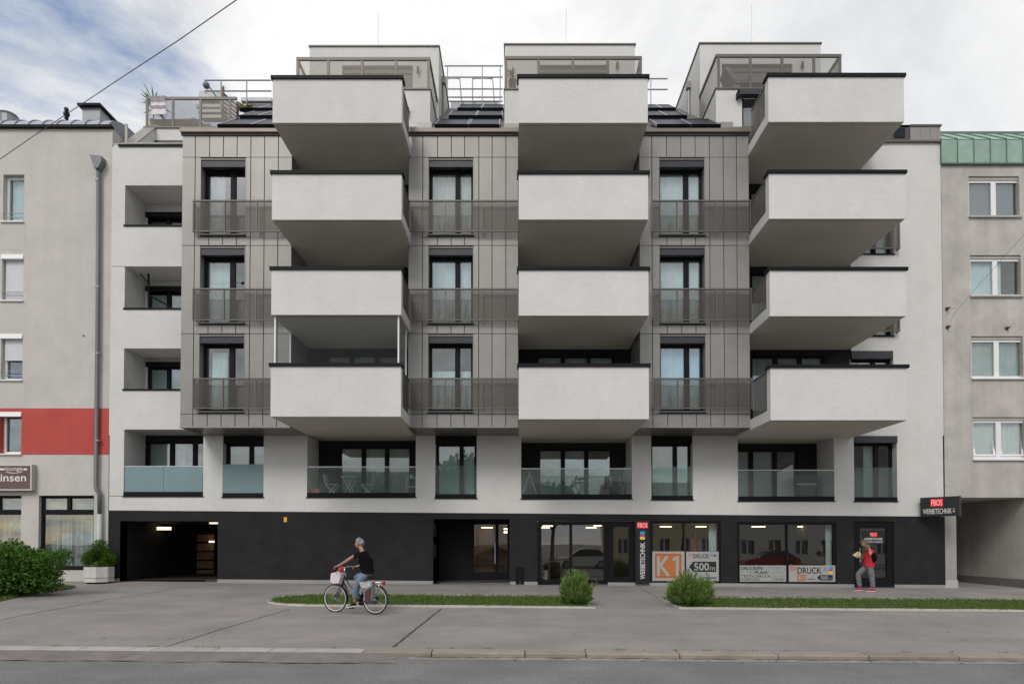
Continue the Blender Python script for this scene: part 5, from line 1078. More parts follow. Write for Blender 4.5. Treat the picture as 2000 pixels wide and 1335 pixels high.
for k, (l, r, t_, b_, c) in enumerate(((1344, 1360, 1034, 1070, (0.30, 0.06, 0.02)), (1361, 1378, 1036, 1068, (0.02, 0.05, 0.16)), (1379, 1389, 1045, 1070, (0.16, 0.04, 0.02)))):
    pp, qq = P(l, t_, 22.6), P(r, b_, 22.6)
    tg = B('display_banner', mat('banner %d' % k, c, 0.7, c2=[(0.02, 0.05, 0.2), (0.25, 0.1, 0.02), (0.05, 0.05, 0.05)][k], c2scale=4.0), None, pp.x, qq.x, 22.6, 22.62, SHF, pp.z)
    tag(tg, ['orange and blue printed banner standing behind the DRUCK arrow window', 'dark blue printed banner standing in the arrow window', 'dark red narrow banner standing by the pale curtain'][k], 'banner', 'banners in the shop window')
def drape(name, label, l, r, t_, b_, Y, m):
    c = MB(); a, b2 = P(l, t_, Y), P(r, b_, Y); n = 16
    for i in range(n + 1):
        x = a.x + (b2.x - a.x) * i / n; c.v += [(x, Y + 0.03 * math.sin(i * 1.7), b2.z), (x, Y + 0.03 * math.sin(i * 1.7), a.z)]
    for i in range(n): c.f.append((2 * i, 2 * i + 2, 2 * i + 3, 2 * i + 1))
    return tag(c.build(name, m, None, smooth=True), label, 'curtain')
drape('shop_curtain', 'pale curtain at the right edge of the DRUCK arrow window', 1384, 1400, 1022, 1076, yb + 0.35, CURT)
drape('shop_curtain', 'pale curtain strip at the right side of the wide display window', 1612, 1625, 1022, 1104, yb + 0.35, CURT)

# ------------------------------------------------------------------ loggia furniture
LZ = [ops1[k][2] + 0.05 for k in range(4)]
def folding_chair(label, x, y, z, flip, m):
    t = thing('folding_chair', label, 'chair', (x, y, z), group='folding chairs on the loggia'); s = -1 if flip else 1
    for k, yy_ in enumerate((y - 0.19, y + 0.19)):
        MB().tube([(x - s * 0.26, yy_, z + 0.82), (x - s * 0.16, yy_, z + 0.44), (x + s * 0.20, yy_, z)], 0.013, 6).build('back_leg', m, t); MB().tube([(x - s * 0.16, yy_, z), (x + s * 0.22, yy_, z + 0.44)], 0.013, 6).build('front_leg', m, t)
    for i in range(5): B('seat_slat', m, t, x - 0.19 + i * 0.085, x - 0.19 + i * 0.085 + 0.06, y - 0.18, y + 0.18, z + 0.44, z + 0.458)
    for i in range(3): zz = z + 0.62 + i * 0.07; xx = x - s * (0.205 + i * 0.019); B('back_slat', m, t, xx - 0.008, xx + 0.008, y - 0.19, y + 0.19, zz, zz + 0.045)
    return t
def folding_table(label, x, y, z, m, w=0.6):
    t = thing('folding_table', label, 'table', (x, y, z)); B('table_top', m, t, x - w / 2, x + w / 2, y - 0.3, y + 0.3, z + 0.70, z + 0.725)
    for yy_ in (y - 0.25, y + 0.25):
        for s in (-1, 1): MB().tube([(x - s * w * 0.36, yy_ + s * 0.012, z), (x + s * w * 0.36, yy_ + s * 0.012, z + 0.70)], 0.013, 6).build('leg', m, t)
    return t
WF = mat('white furniture', (0.72, 0.72, 0.70), 0.5); DF = mat('dark furniture', (0.02, 0.02, 0.022), 0.5)
Yf_ = 22.45
folding_chair('white folding chair left of the white folding table', X(648, 950, Yf_), Yf_, LZ[1], False, WF)
folding_chair('white folding chair right of the white folding table', X(719, 950, Yf_), Yf_, LZ[1], True, WF)
folding_table('white folding table between two white folding chairs', X(683, 950, Yf_), Yf_, LZ[1], WF, 0.52)
p = P(804, 965, 22.3); t = thing('shelf_unit', 'small white shelf with plant pots at the loggia end', 'shelf', (p.x, 22.3, LZ[1]))
for i in range(3): B('shelf_board', WF, t, p.x - 0.16, p.x + 0.16, 22.15, 22.4, LZ[1] + 0.02 + i * 0.32, LZ[1] + 0.045 + i * 0.32)
for s in (-1, 1): B('side_panel', WF, t, p.x + s * 0.17 - 0.01, p.x + s * 0.17 + 0.01, 22.15, 22.4, LZ[1], LZ[1] + 0.72)
TERRA = mat('terracotta', (0.32, 0.11, 0.06), 0.8)
def pot(label, x, y, z, r, h, m, leaf=True):
    t = thing('plant_pot', label, 'plant pot', (x, y, z)); MB().tube([(x, y, z), (x, y, z + h)], [r * 0.75, r], 12).build('pot', m, t)
    if leaf:
        mb = MB()
        for i in range(26): a_ = random.uniform(0, 6.28); l_ = random.uniform(0.06, 0.16); q = Vector((x, y, z + h)); d = Vector((math.cos(a_) * 0.6, math.sin(a_) * 0.6, random.uniform(0.5, 1.3))).normalized(); e_ = d.cross(Vector((0, 0, 1))).normalized() * 0.012; mb.quad(q - e_, q + e_, q + d * l_ + e_ * 1.5, q + d * l_ * 1.3, q + d * l_ - e_ * 1.5)
        mb.build('foliage', LEAF1, t)
pot('terracotta pot on the lowest board of the white shelf', p.x, 22.28, LZ[1] + 0.046, 0.09, 0.13, TERRA, False)
pot('potted plant on top of the white shelf', p.x, 22.28, LZ[1] + 0.686, 0.07, 0.1, WF)
p = P(615, 960, 22.2); 
t = thing('red_crate', 'red box on the floor at the left end of the furnished loggia', 'crate', (p.x, 22.2, LZ[1])); B('crate_body', mat('crate red', (0.5, 0.06, 0.05), 0.5), t, p.x - 0.2, p.x + 0.2, 22.05, 22.35, LZ[1], LZ[1] + 0.22); B('crate_rim', mat('crate rim', (0.55, 0.10, 0.08), 0.5), t, p.x - 0.22, p.x + 0.22, 22.03, 22.37, LZ[1] + 0.221, LZ[1] + 0.25)
p = P(634, 950, 22.6); t = thing('blue_bin', 'dark blue bin behind the left white folding chair', 'bin', (p.x, 22.6, LZ[1])); MB().tube([(p.x, 22.6, LZ[1]), (p.x, 22.6, LZ[1] + 0.5)], [0.13, 0.17], 4).build('bin_body', mat('bin blue', (0.02, 0.035, 0.08), 0.5), t); MB().tube([(p.x, 22.6, LZ[1] + 0.501), (p.x, 22.6, LZ[1] + 0.55)], 0.18, 4).build('lid', DF, t)
def airer(label, x, y, z, h, w, m):
    t = thing('clothes_airer', label, 'clothes airer', (x, y, z))
    for yy_ in (y - 0.25, y + 0.25):
        for s in (-1, 1): MB().tube([(x + s * w / 2, yy_, z), (x - s * 0.02, yy_, z + h)], 0.012, 6).build('leg', m, t)
    for i in range(4):
        f = 0.35 + i * 0.17; MB().tube([(x - w / 2 * (1 - f), y - 0.25, z + h * f), (x - w / 2 * (1 - f), y + 0.25, z + h * f)], 0.008, 5).build('rung', m, t)
    return t
airer('grey folding clothes airer at the left end of the third loggia', X(1034, 945, 22.3), 22.3, LZ[2], 0.95, 0.62, STEEL)
airer('tall grey folding ladder rack at the right end of the third loggia', X(1222, 945, 22.3), 22.3, LZ[2], 1.15, 0.34, STEEL)
folding_table('black folding table on the third loggia', X(1137, 950, Yf_), Yf_, LZ[2], DF, 0.36)
folding_chair('black folding stool chair beside the black folding table', X(1112, 955, Yf_), Yf_, LZ[2], True, DF)
p = P(1200, 930, 22.9); t = thing('wall_shelf', 'dark shelf with blue books against the third loggia back wall', 'shelf', (p.x, 22.9, LZ[2] + 0.4)); B('case', DF, t, p.x - 0.3, p.x + 0.3, 22.85, 23.02, LZ[2] + 0.45, LZ[2] + 0.88)
for i in range(4): B('book', mat('book %d' % i, [(0.3, 0.3, 0.28), (0.03, 0.09, 0.11), (0.03, 0.06, 0.15), (0.25, 0.25, 0.24)][i], 0.7), t, p.x - 0.2 + i * 0.12, p.x - 0.11 + i * 0.12, 22.83, 22.849, LZ[2] + 0.5, LZ[2] + 0.84)
p = P(1573, 945, 22.6); t = thing('barbecue', 'dark covered barbecue standing on the fourth loggia', 'barbecue', (p.x, 22.6, LZ[3])); B('hood', DF, t, p.x - 0.32, p.x + 0.3, 22.4, 22.8, LZ[3] + 0.62, LZ[3] + 0.92); B('cabinet', mat('bbq grey', (0.06, 0.06, 0.065), 0.5), t, p.x - 0.3, p.x + 0.28, 22.42, 22.78, LZ[3], LZ[3] + 0.58); B('shelf_bar', ALU, t, p.x - 0.36, p.x + 0.34, 22.39, 22.6, LZ[3] + 0.585, LZ[3] + 0.615)
p = P(1533, 940, YL - 0.05); m = MB(); q = [P(1518, 972, YL - 0.05), P(1552, 972, YL - 0.05), P(1548, 906, YL - 0.05), P(1518, 922, YL - 0.05)]; m.prism([(v.x, v.z) for v in q], YL - 0.06, YL - 0.04, axis='y'); tag(m.build('white_panel', WF), 'slanted white panel leaning in the fourth loggia window', 'panel')
# parasol foot and pole in the left column loggia
p = P(291, 560, 22.4); t = thing('parasol_arm', 'black folded parasol arm in the second left loggia', 'parasol', tuple(P(291, 600, 22.4)))
m = MB(); m.tube([P(291, 603, 22.4), P(290, 532, 22.4)], 0.035, 8); m.build('mast', ANT, t); m = MB(); m.tube([P(270, 531, 22.4), P(297, 531, 22.4)], 0.03, 6); m.build('arm', ANT, t); m = MB(); m.tube([P(273, 533, 22.4), P(288, 550, 22.4)], 0.018, 6); m.build('strut', ANT, t); m = MB(); m.tube([P(288, 575, 22.4), P(330, 597, 22.4)], 0.03, 6); m.build('folded_rib', ANT, t)

# ------------------------------------------------------------------ roof terrace things
t = thing('hanging_towel', 'striped fringed towel hung over the roof terrace railing', 'towel', tuple(P(308, 226, Yt - 0.05))); STR = mat('towel grey stripe', (0.33, 0.29, 0.32), 0.9); TWH = mat('towel white', (0.72, 0.70, 0.70), 0.9)
for i, (t0, t1, m_) in enumerate(((187, 200, STR), (200, 206, TWH), (206, 213, STR), (213, 223, TWH))):
    p, q = P(294 + i * 0.6, t0, Yt - 0.03 - 0.006 * i), P(323 + i * 0.5, t1, Yt - 0.03 - 0.006 * i); mm = MB(); n = 10
    for k in range(n + 1): x = p.x + (q.x - p.x) * k / n; mm.v += [(x, p.y + 0.02 * math.sin(k * 1.3), q.z), (x, p.y + 0.02 * math.sin(k * 1.3), p.z)]
    for k in range(n): mm.f.append((2 * k, 2 * k + 2, 2 * k + 3, 2 * k + 1))
    mm.build('stripe', m_, t)
def strap_plant(label, p, h, n, m, potm, spread=0.6):
    t = thing('potted_plant', label, 'plant', (p.x, p.y, p.z)); MB().tube([(p.x, p.y, p.z), (p.x, p.y, p.z + 0.25)], [0.11, 0.15], 12).build('pot', potm, t); MB().tube([(p.x, p.y, p.z + 0.2), (p.x, p.y, p.z + h * 0.6)], 0.02, 6).build('stem', BARK, t); mb = MB()
    for i in range(n):
        a_ = random.uniform(0, 6.28); l_ = h * random.uniform(0.35, 0.6); q = Vector((p.x, p.y, p.z + h * random.uniform(0.45, 0.65))); d = Vector((math.cos(a_) * spread, math.sin(a_) * spread, random.uniform(0.1, 1.2))).normalized(); e_ = d.cross(Vector((0, 0, 1))).normalized() * 0.03; mid = q + d * l_ * 0.55; tip = q + d * l_ + Vector((0, 0, -0.12 * l_))
        mb.quad(q - e_ * 0.5, q + e_ * 0.5, mid + e_, tip, mid - e_)
    mb.build('foliage', m, t); return t
strap_plant('spiky plant standing behind the striped towel on the terrace', P(300, 248, Yt + 0.6), 1.5, 16, LEAF2, TERRA)
strap_plant('leafy yellow flowering plant beside the wooden trellis', P(480, 240, Yt + 1.4), 0.85, 46, leafmat('yellow green leaf', (0.10, 0.16, 0.02), (0.45, 0.36, 0.03)), TERRA, 0.9)
strap_plant('grassy pot plant on the middle roof terrace', P(1001, 172, Y1 + 0.5), 0.7, 30, LEAF1, ANT, 0.35)
t = thing('wooden_trellis', 'slatted wooden trellis screen on the roof terrace', 'trellis', tuple(P(446, 245, Yt + 0.4))); WD = mat('grey wood', (0.19, 0.13, 0.095), 0.8, var=0.15, vscale=6)
for s, yy_ in ((0, Yt + 0.3), (1, Yt + 1.0)): p = P(434 if s == 0 else 463, 245, yy_); MB().box(p.x - 0.04, p.x + 0.04, yy_, yy_ + 0.08, p.z - 0.5, P(434, 168, Yt + 0.3).z if s == 0 else P(434, 168, Yt + 0.3).z - 0.1).build('post', WD, t)
pA, pB = P(434, 245, Yt + 0.3), P(463, 245, Yt + 1.0)
for i in range(10):
    zz = pA.z - 0.25 + i * 0.165; mm = MB(); mm.v = [(pA.x, pA.y, zz), (pB.x, pB.y, zz), (pB.x, pB.y, zz + 0.10), (pA.x, pA.y, zz + 0.10), (pA.x + 0.02, pA.y, zz), (pB.x + 0.02, pB.y, zz), (pB.x + 0.02, pB.y, zz + 0.10), (pA.x + 0.02, pA.y, zz + 0.10)]; mm.f = [(0, 1, 2, 3), (7, 6, 5, 4), (0, 4, 5, 1), (3, 2, 6, 7)]; mm.build('slat', WD, t)
t = thing('terrace_sofa', 'grey outdoor sofa behind the left roof terrace railing', 'sofa', tuple(P(345, 246, Yt + 0.5))); SF = mat('sofa fabric', (0.16, 0.14, 0.13), 0.9)
p, q = P(296, 232, Yt + 0.4), P(392, 246, Yt + 0.4); B('seat', SF, t, p.x, q.x, Yt + 0.35, Yt + 1.1, q.z, p.z - 0.05); B('backrest', SF, t, p.x, q.x, Yt + 1.11, Yt + 1.3, q.z, p.z + 0.3)
t = thing('garden_lamp', 'small spherical solar lamp on the pipe railing corner', 'lamp', tuple(P(403, 172, 25.0))); MB().ball(P(403, 167, 25.0), 0.14).build('globe', mat('lamp globe', (0.14, 0.16, 0.15), 0.2), t, smooth=True); MB().tube([P(403, 182, 25.0), P(403, 172, 25.0)], 0.03, 6).build('stalk', STEEL, t)
t = thing('lounge_chair', 'grey deck chair behind the right roof terrace railing', 'chair', tuple(P(1425, 172, Y1 + 0.8))); p = P(1412, 170, Y1 + 0.7)
mm = MB(); mm.prism([(p.x, p.z + 0.55), (p.x + 0.35, p.z), (p.x + 1.0, p.z), (p.x + 1.0, p.z + 0.14), (p.x + 0.45, p.z + 0.14), (p.x + 0.12, p.z + 0.6)], Y1 + 0.5, Y1 + 1.1, axis='y'); mm.build('sling', mat('sling grey', (0.22, 0.22, 0.24), 0.8), t); MB().box(p.x + 0.3, p.x + 1.0, Y1 + 0.55, Y1 + 0.6, zt + 0.0, p.z - 0.001).build('frame', STEEL, t)

# ------------------------------------------------------------------ overhead wires
WIRE = mat('wire', (0.06, 0.06, 0.065), 0.5)
t = thing('overhead_wire', 'thin overhead wire with black insulator crossing the sky at upper left', 'wire', tuple(P(-60, 345, 17)))
pts = [(-60, 350, 17), (0, 311, 16.5), (65, 266, 16), (130, 223, 15.5), (240, 150, 14), (350, 78, 12.5), (462, 0, 11), (520, -40, 10.4)]
MB().tube([P(*q) for q in pts], 0.0095, 6).build('cable', WIRE, t); p = P(130, 223, 15.5); mm = MB(); mm.ball(p, 0.075); mm.ball(p + Vector((0.07, -0.1, 0.05)), 0.055); mm.ball(p + Vector((-0.06, 0.08, -0.05)), 0.05); mm.build('insulator', DF, t, smooth=True)
t = thing('wall_span_wire', 'thin span wire anchored to the right grey house', 'wire', tuple(P(1850, 640, YN - 0.16)))
MB().tube([P(1850, 639, YN - 0.16), P(1866, 608, YN - 0.6), P(2000, 458, YN - 6), P(2080, 370, YN - 8)], 0.0045, 6).build('cable', WIRE, t); MB().tube([P(1849, 603, YN - 0.16), P(1866, 602, YN - 0.6)], 0.006, 6).build('stay', WIRE, t)

# ------------------------------------------------------------------ shrubs and planter
def leaves(n, place, size, aspect=2.2, up=0.3, droop=0.0):
    mb = MB()
    for i in range(n):
        q, nrm = place(); a_ = Vector((random.gauss(0, 1), random.gauss(0, 1), random.gauss(0, 1))).normalized()
        d = (nrm * 0.7 + a_ * 0.75 + Vector((0, 0, up))).normalized(); s_ = d.cross(Vector((random.gauss(0, 1), random.gauss(0, 1), random.gauss(0, 1)))).normalized(); l_ = size * random.uniform(0.6, 1.35); w_ = l_ / aspect
        mb.quad(q, q + d * l_ * 0.5 + s_ * w_ * 0.5, q + d * l_, q + d * l_ * 0.5 - s_ * w_ * 0.5)
    return mb
def blob(lobes):
    vols = [r[3] * r[4] * r[5] for r in lobes]
    def f():
        while True:
            c = random.choices(lobes, vols)[0]; d = Vector((random.gauss(0, 1), random.gauss(0, 1), random.gauss(0, 1))).normalized(); k = random.random() ** 0.35
            q = Vector((c[0] + d.x * c[3] * k, c[1] + d.y * c[4] * k, c[2] + d.z * c[5] * k))
            if mnoise.noise(q * 2.6) > -0.28 and q.z > gz(q.x, q.y) + 0.02: return q, d
    return f
# the big bush at the left edge
g0 = G(60, 1163); bx_, by_ = g0.x, g0.y - 0.1
def px2(px_, py_, Y): return P(px_, py_, Y)
lob = []
for (cx_, cy_, rx_, rz_) in ((-60, 1100, 60, 48), (10, 1098, 48, 46), (40, 1110, 45, 42), (75, 1112, 38, 42), (105, 1098, 30, 26), (20, 1130, 60, 30), (80, 1135, 34, 24), (-30, 1135, 60, 30), (122, 1090, 16, 18)):
    Yb_ = by_ + random.uniform(-0.1, 0.5); p = P(cx_, cy_, Yb_); s_ = Yb_ / F; lob.append((p.x, Yb_, p.z, rx_ * s_, rx_ * s_ * 0.9 + 0.1, rz_ * s_))
t = thing('bush', 'big dense dark green bush at the left edge of the pavement', 'bush', (bx_, by_, gz(bx_, by_)))
leaves(24000, blob(lob), 0.085, 1.9, 0.15).build('foliage', LEAF1, t)
for i in range(9): a_ = random.uniform(-1.6, 0.9); MB().tube([(bx_ - 0.3 + a_ * 0.35, by_ + 0.15, gz(bx_, by_) - 0.03), (bx_ - 0.3 + a_ * 0.7, by_ + 0.2, gz(bx_, by_) + 0.4), (bx_ - 0.3 + a_ * 1.1, by_ + random.uniform(-0.3, 0.4), gz(bx_, by_) + 0.95)], [0.03, 0.022, 0.01], 6).build('stem', BARK, t)
# two upright shrubs on the planting strips
def upright(label, l, r, t_, b_, pyb, n):
    g = G((l + r) / 2, pyb); s_ = g.y / F; w_ = (r - l) / 2 * s_; h_ = (b_ - t_) * s_; z0 = gz(g.x, g.y); tg = thing('upright_shrub', label, 'shrub', (g.x, g.y, z0), group='shrubs at the ends of the planting strips'); mb = MB()
    ns = int(n / 26); lx_ = [(random.uniform(0, 6.28), random.uniform(0.75, 1.2)) for _ in range(5)]
    for i in range(ns):
        a_ = random.uniform(0, 6.28); k = math.sqrt(random.random()); lean = k * random.uniform(0.75, 1.0); base = Vector((g.x + math.cos(a_) * k * w_ * 0.38, g.y + math.sin(a_) * k * w_ * 0.35, z0)); hh = h_ * (1.0 - 0.38 * k ** 3) * random.choice([random.uniform(0.3, 0.8), random.uniform(0.8, 1.18)]) * min(s2 for s2 in [1.0 + 0.22 * math.cos(a_ - q0) * (q1 - 0.95) * 3 for q0, q1 in lx_])
        tip = Vector((g.x + math.cos(a_) * lean * w_, g.y + math.sin(a_) * lean * w_ * 0.9, z0 + hh)); 
        wob = 0.80 + 0.55 * max(0.0, 0.5 + mnoise.noise(Vector((math.cos(a_) * k * 2.2 + g.x, math.sin(a_) * k * 2.2, 3.7)))) ** 1.2; tip = Vector((g.x + (tip.x - g.x) * min(wob, 1.15), g.y + (tip.y - g.y) * min(wob, 1.15), z0 + (tip.z - z0) * min(wob, 1.12)))
        for j in range(26):
            f = random.uniform(0.12, 1.0) ** 0.8; q = base.lerp(tip, f) + Vector((random.gauss(0, .016), random.gauss(0, .016), 0)); d = ((tip - base).normalized() + Vector((random.gauss(0, .38), random.gauss(0, .38), random.uniform(0.0, 0.5)))).normalized(); e_ = d.cross(Vector((random.gauss(0, 1), random.gauss(0, 1), 0))).normalized(); l_ = random.uniform(0.07, 0.14); mb.quad(q, q + d * l_ * 0.55 + e_ * 0.011, q + d * l_, q + d * l_ * 0.55 - e_ * 0.011)
    for i in range(46):                                # stray long shoots
        a_ = random.uniform(0, 6.28); k = random.uniform(0.2, 1.0); base = Vector((g.x + math.cos(a_) * k * w_ * 0.6, g.y + math.sin(a_) * k * w_ * 0.5, z0 + h_ * 0.35)); tip = Vector((g.x + math.cos(a_) * k * w_ * 1.12, g.y + math.sin(a_) * k * w_, z0 + h_ * random.uniform(0.85, 1.22) * (1 - 0.35 * k ** 2)))
        for j in range(16):
            q = base.lerp(tip, random.uniform(0.2, 1.0)); d = ((tip - base).normalized() + Vector((random.gauss(0, .3), random.gauss(0, .3), 0.2))).normalized(); e_ = d.cross(Vector((random.gauss(0, 1), random.gauss(0, 1), 0))).normalized(); l_ = random.uniform(0.07, 0.13); mb.quad(q, q + d * l_ * 0.55 + e_ * 0.011, q + d * l_, q + d * l_ * 0.55 - e_ * 0.011)
    mb.build('foliage', LEAF2, tg)
    for i in range(14): a_ = random.uniform(0, 6.28); MB().tube([(g.x + math.cos(a_) * w_ * 0.2, g.y + math.sin(a_) * w_ * 0.2, z0 - 0.02), (g.x + math.cos(a_) * w_ * 0.65, g.y + math.sin(a_) * w_ * 0.6, z0 + h_ * 0.75)], [0.012, 0.005], 5).build('stem', BARK, tg)
upright('bushy upright green shrub at the right end of the rounded island', 1090, 1164, 1126, 1184, 1181, 13000)
upright('larger upright green shrub at the left corner of the right planting strip', 1294, 1393, 1128, 1187, 1183, 16000)
# octagonal planter with its shrub
g = G(193.5, 1139); Yq = g.y + 0.2; s_ = Yq / F; rr = 23.5 * s_; z0 = gz(g.x, Yq); xq = P(193.5, 1120, Yq).x
pt = thing('planter', 'white octagonal concrete planter standing by the garage corner', 'planter', (xq, Yq, z0)); hp = 32 * s_
def octo(r, za, zb, mb, r2=None):
    n0 = len(mb.v); r2 = r2 or r
    for z, q in ((za, r), (zb, r2)): mb.v += [(xq + q * math.cos(R(22.5 + 45 * k)) / math.cos(R(22.5)), Yq + q * math.sin(R(22.5 + 45 * k)) / math.cos(R(22.5)), z) for k in range(8)]
    for k in range(8): mb.f.append((n0 + k, n0 + (k + 1) % 8, n0 + 8 + (k + 1) % 8, n0 + 8 + k))
    mb.f.append(tuple(n0 + 8 + k for k in range(8))); mb.f.append(tuple(n0 + 7 - k for k in range(8))); return mb
PLT = mat('white concrete', (0.60, 0.59, 0.56), 0.85, var=0.1, vscale=4, streak=0.08, bump=0.3)
octo(rr, z0 + 0.05, z0 + 0.17, MB()).build('base_ring', PLT, pt); octo(rr * 0.97, z0 + 0.171, z0 + 0.20, MB()).build('groove', CONC, pt); octo(rr, z0 + 0.201, z0 + hp, MB()).build('bowl', PLT, pt); octo(rr * 0.85, z0, z0 + 0.049, MB()).build('foot', ANT, pt); octo(rr * 0.9, z0 + hp + 0.001, z0 + hp + 0.012, MB()).build('soil', SOIL, pt)
ps = thing('planter_shrub', 'rounded yellow green conifer shrub growing in the white planter', 'shrub', (xq, Yq, z0 + hp)); zc_ = z0 + hp
lob = [(xq, Yq, zc_ + 0.30, 0.42, 0.38, 0.36), (xq - 0.22, Yq - 0.05, zc_ + 0.26, 0.30, 0.3, 0.26), (xq + 0.24, Yq, zc_ + 0.24, 0.28, 0.3, 0.24), (xq + 0.03, Yq, zc_ + 0.62, 0.24, 0.24, 0.30)]
leaves(7000, blob(lob), 0.075, 3.4, 0.35).build('foliage', LEAF3, ps); MB().tube([(xq, Yq, zc_ - 0.02), (xq, Yq, zc_ + 0.5)], [0.03, 0.015], 8).build('stem', BARK, ps)
# ------------------------------------------------------------------ people and the bicycle
def skin_geo(J, E, root, levels=2):
    """skin + subdivision over a joint graph; returns verts and faces"""
    bm = bmesh.new(); lay = bm.verts.layers.skin.verify(); V = {}
    for k, (x, y, z, r) in J.items():
        v = bm.verts.new((x, y, z)); rr = r if isinstance(r, tuple) else (r, r); v[lay].radius = rr; v[lay].use_root = (k == root); V[k] = v
    for a, b in E: bm.edges.new((V[a], V[b]))
    me = bpy.data.meshes.new('tmp'); bm.to_mesh(me); bm.free(); ob = bpy.data.objects.new('tmp', me); col.objects.link(ob)
    md = ob.modifiers.new('s', 'SKIN'); md.use_smooth_shade = True; md.branch_smoothing = 0.6
    sb = ob.modifiers.new('u', 'SUBSURF'); sb.levels = levels; sb.render_levels = levels
    bpy.context.view_layer.update(); ev = ob.evaluated_get(bpy.context.evaluated_depsgraph_get()); m2 = bpy.data.meshes.new_from_object(ev)
    vs_ = [tuple(v.co) for v in m2.vertices]; fs = [tuple(p.vertices) for p in m2.polygons]
    bpy.data.objects.remove(ob); bpy.data.meshes.remove(m2); return vs_, fs
def add_geo(mb, vs_, fs):
    n = len(mb.v); mb.v += vs_; mb.f += [tuple(i + n for i in f) for f in fs]; return mb
def head_geo(mb, c, face, up, k=1.0):
    c, f, u = Vector(c), Vector(face).normalized(), Vector(up); s = f.cross(u).normalized(); u = s.cross(f).normalized(); n0 = len(mb.v); N, M = 20, 16
    def put(a, b, d): return tuple(c + f * a * k + s * b * k + u * d * k)
    for i in range(M + 1):
        t = math.pi * i / M
        for j in range(N):
            p = 2 * math.pi * j / N; a, b, d = 0.098 * math.sin(t) * math.cos(p), 0.076 * math.sin(t) * math.sin(p), 0.118 * math.cos(t)
            if d < 0: b *= 1 + 2.6 * d * (0.5 if a > 0 else 1.0); a = a * (1 + (0.4 if a > 0 else 3.0) * d) + (-d * 0.12)
            if a > 0.07 and abs(b) < 0.03 and -0.045 < d < 0.02: a += 0.022 * (1 - abs(b) / 0.03)          # nose ridge
            if a > 0.05 and 0.0 < d < 0.03 and abs(b) > 0.015: a -= 0.006                                  # eye sockets
            mb.v.append(put(a, b, d))
    for i in range(M):
        for j in range(N): j2 = (j + 1) % N; mb.f.append((n0 + i * N + j, n0 + (i + 1) * N + j, n0 + (i + 1) * N + j2, n0 + i * N + j2))
    for sg in (-1, 1): q = put(-0.01, 0.076 * sg, -0.005); mb.ball(q, 0.018 * k, 0.012 * k, 0.03 * k, 8, 6)
    return put
def hand_geo(mb, wrist, d, palm, thumb_side, curl=0.9, k=1.0):
    """palm and five bent fingers; d: pointing direction, palm: direction the palm faces"""
    w, d, n = Vector(wrist), Vector(d).normalized(), Vector(palm); s = d.cross(n).normalized(); n = s.cross(d).normalized(); s = s * thumb_side
    n0 = len(mb.v); L_ = 0.088 * k
    for i in range(5):
        t = i / 4; hw = (0.026 + 0.016 * math.sin(math.pi * min(t + 0.15, 1) * 0.6)) * k; th = (0.014 + 0.003 * math.sin(math.pi * t)) * k; c = w + d * L_ * t
        for j in range(8): a = 2 * math.pi * j / 8; mb.v.append(tuple(c + s * hw * math.cos(a) + n * th * math.sin(a)))
    for i in range(4):
        for j in range(8): j2 = (j + 1) % 8; mb.f.append((n0 + i * 8 + j, n0 + i * 8 + j2, n0 + i * 8 + 8 + j2, n0 + i * 8 + 8 + j))
    mb.f.append(tuple(n0 + 32 + j for j in range(8)))
    for q, ln in ((0.030, 0.072), (0.010, 0.080), (-0.010, 0.075), (-0.029, 0.060)):
        p = w + d * L_ * 0.95 + s * q * k; path = [p]; dd = d.copy()
        for seg in (0.42, 0.33, 0.25):
            dd = (dd * math.cos(curl * 0.8) + n * math.sin(curl * 0.8)); dd.normalize(); n2 = s.cross(dd) * (1 if s.cross(d).dot(n) > 0 else -1); path.append(path[-1] + dd * ln * k * seg); n_save = n; n = (n2 if n2.dot(n) > -0.5 else n).normalized()
        n = palm_n = (s * thumb_side).cross(d).normalized() if False else Vector(palm).normalized()
        mb.tube(path, [0.0095 * k, 0.009 * k, 0.0085 * k, 0.007 * k], 6)
    p = w + d * L_ * 0.35 + s * 0.036 * k
    mb.tube([p - s * 0.012 * k, p + (d * 0.5 + s * 0.55 + n * 0.35).normalized() * 0.035 * k, p + (d * 0.8 + s * 0.35 + n * 0.6).normalized() * 0.062 * k], [0.0115 * k, 0.0105 * k, 0.008 * k], 6)
def hair_geo(mb, put, cut, jit=0.006, grow=1.13, tuft=0.0, seed=1):
    rr_ = random.Random(seed); n0 = len(mb.v); N, M = 26, 20; keep = {}
    for i in range(M + 1):
        t = math.pi * i / M
        for j in range(N):
            p = 2 * math.pi * j / N; a, b, d = 0.098 * math.sin(t) * math.cos(p), 0.076 * math.sin(t) * math.sin(p), 0.118 * math.cos(t)
            if d < 0: b *= 1 + 2.6 * d * (0.5 if a > 0 else 1.0); a = a * (1 + (0.4 if a > 0 else 3.0) * d) + (-d * 0.12)
            ok = cut(a, b, d); g = grow if ok else 0.94
            keep[(i, j)] = ok; q = [x * g + (rr_.gauss(0, jit) if ok else 0) for x in (a, b, d)]; q[2] += tuft * max(0, q[0]) if ok else 0; mb.v.append(put(*q))
    for i in range(M):
        for j in range(N):
            j2 = (j + 1) % N
            if keep[(i, j)] or keep[(i + 1, j)] or keep[(i, j2)]: mb.f.append((n0 + i * N + j, n0 + (i + 1) * N + j, n0 + (i + 1) * N + j2, n0 + i * N + j2))
    return mb
SKIN = mat('skin', (0.40, 0.20, 0.13), 0.55, var=0.05, vscale=20); EYE = mat('eye', (0.02, 0.015, 0.012), 0.3); LIP = mat('lip', (0.30, 0.09, 0.08), 0.5)
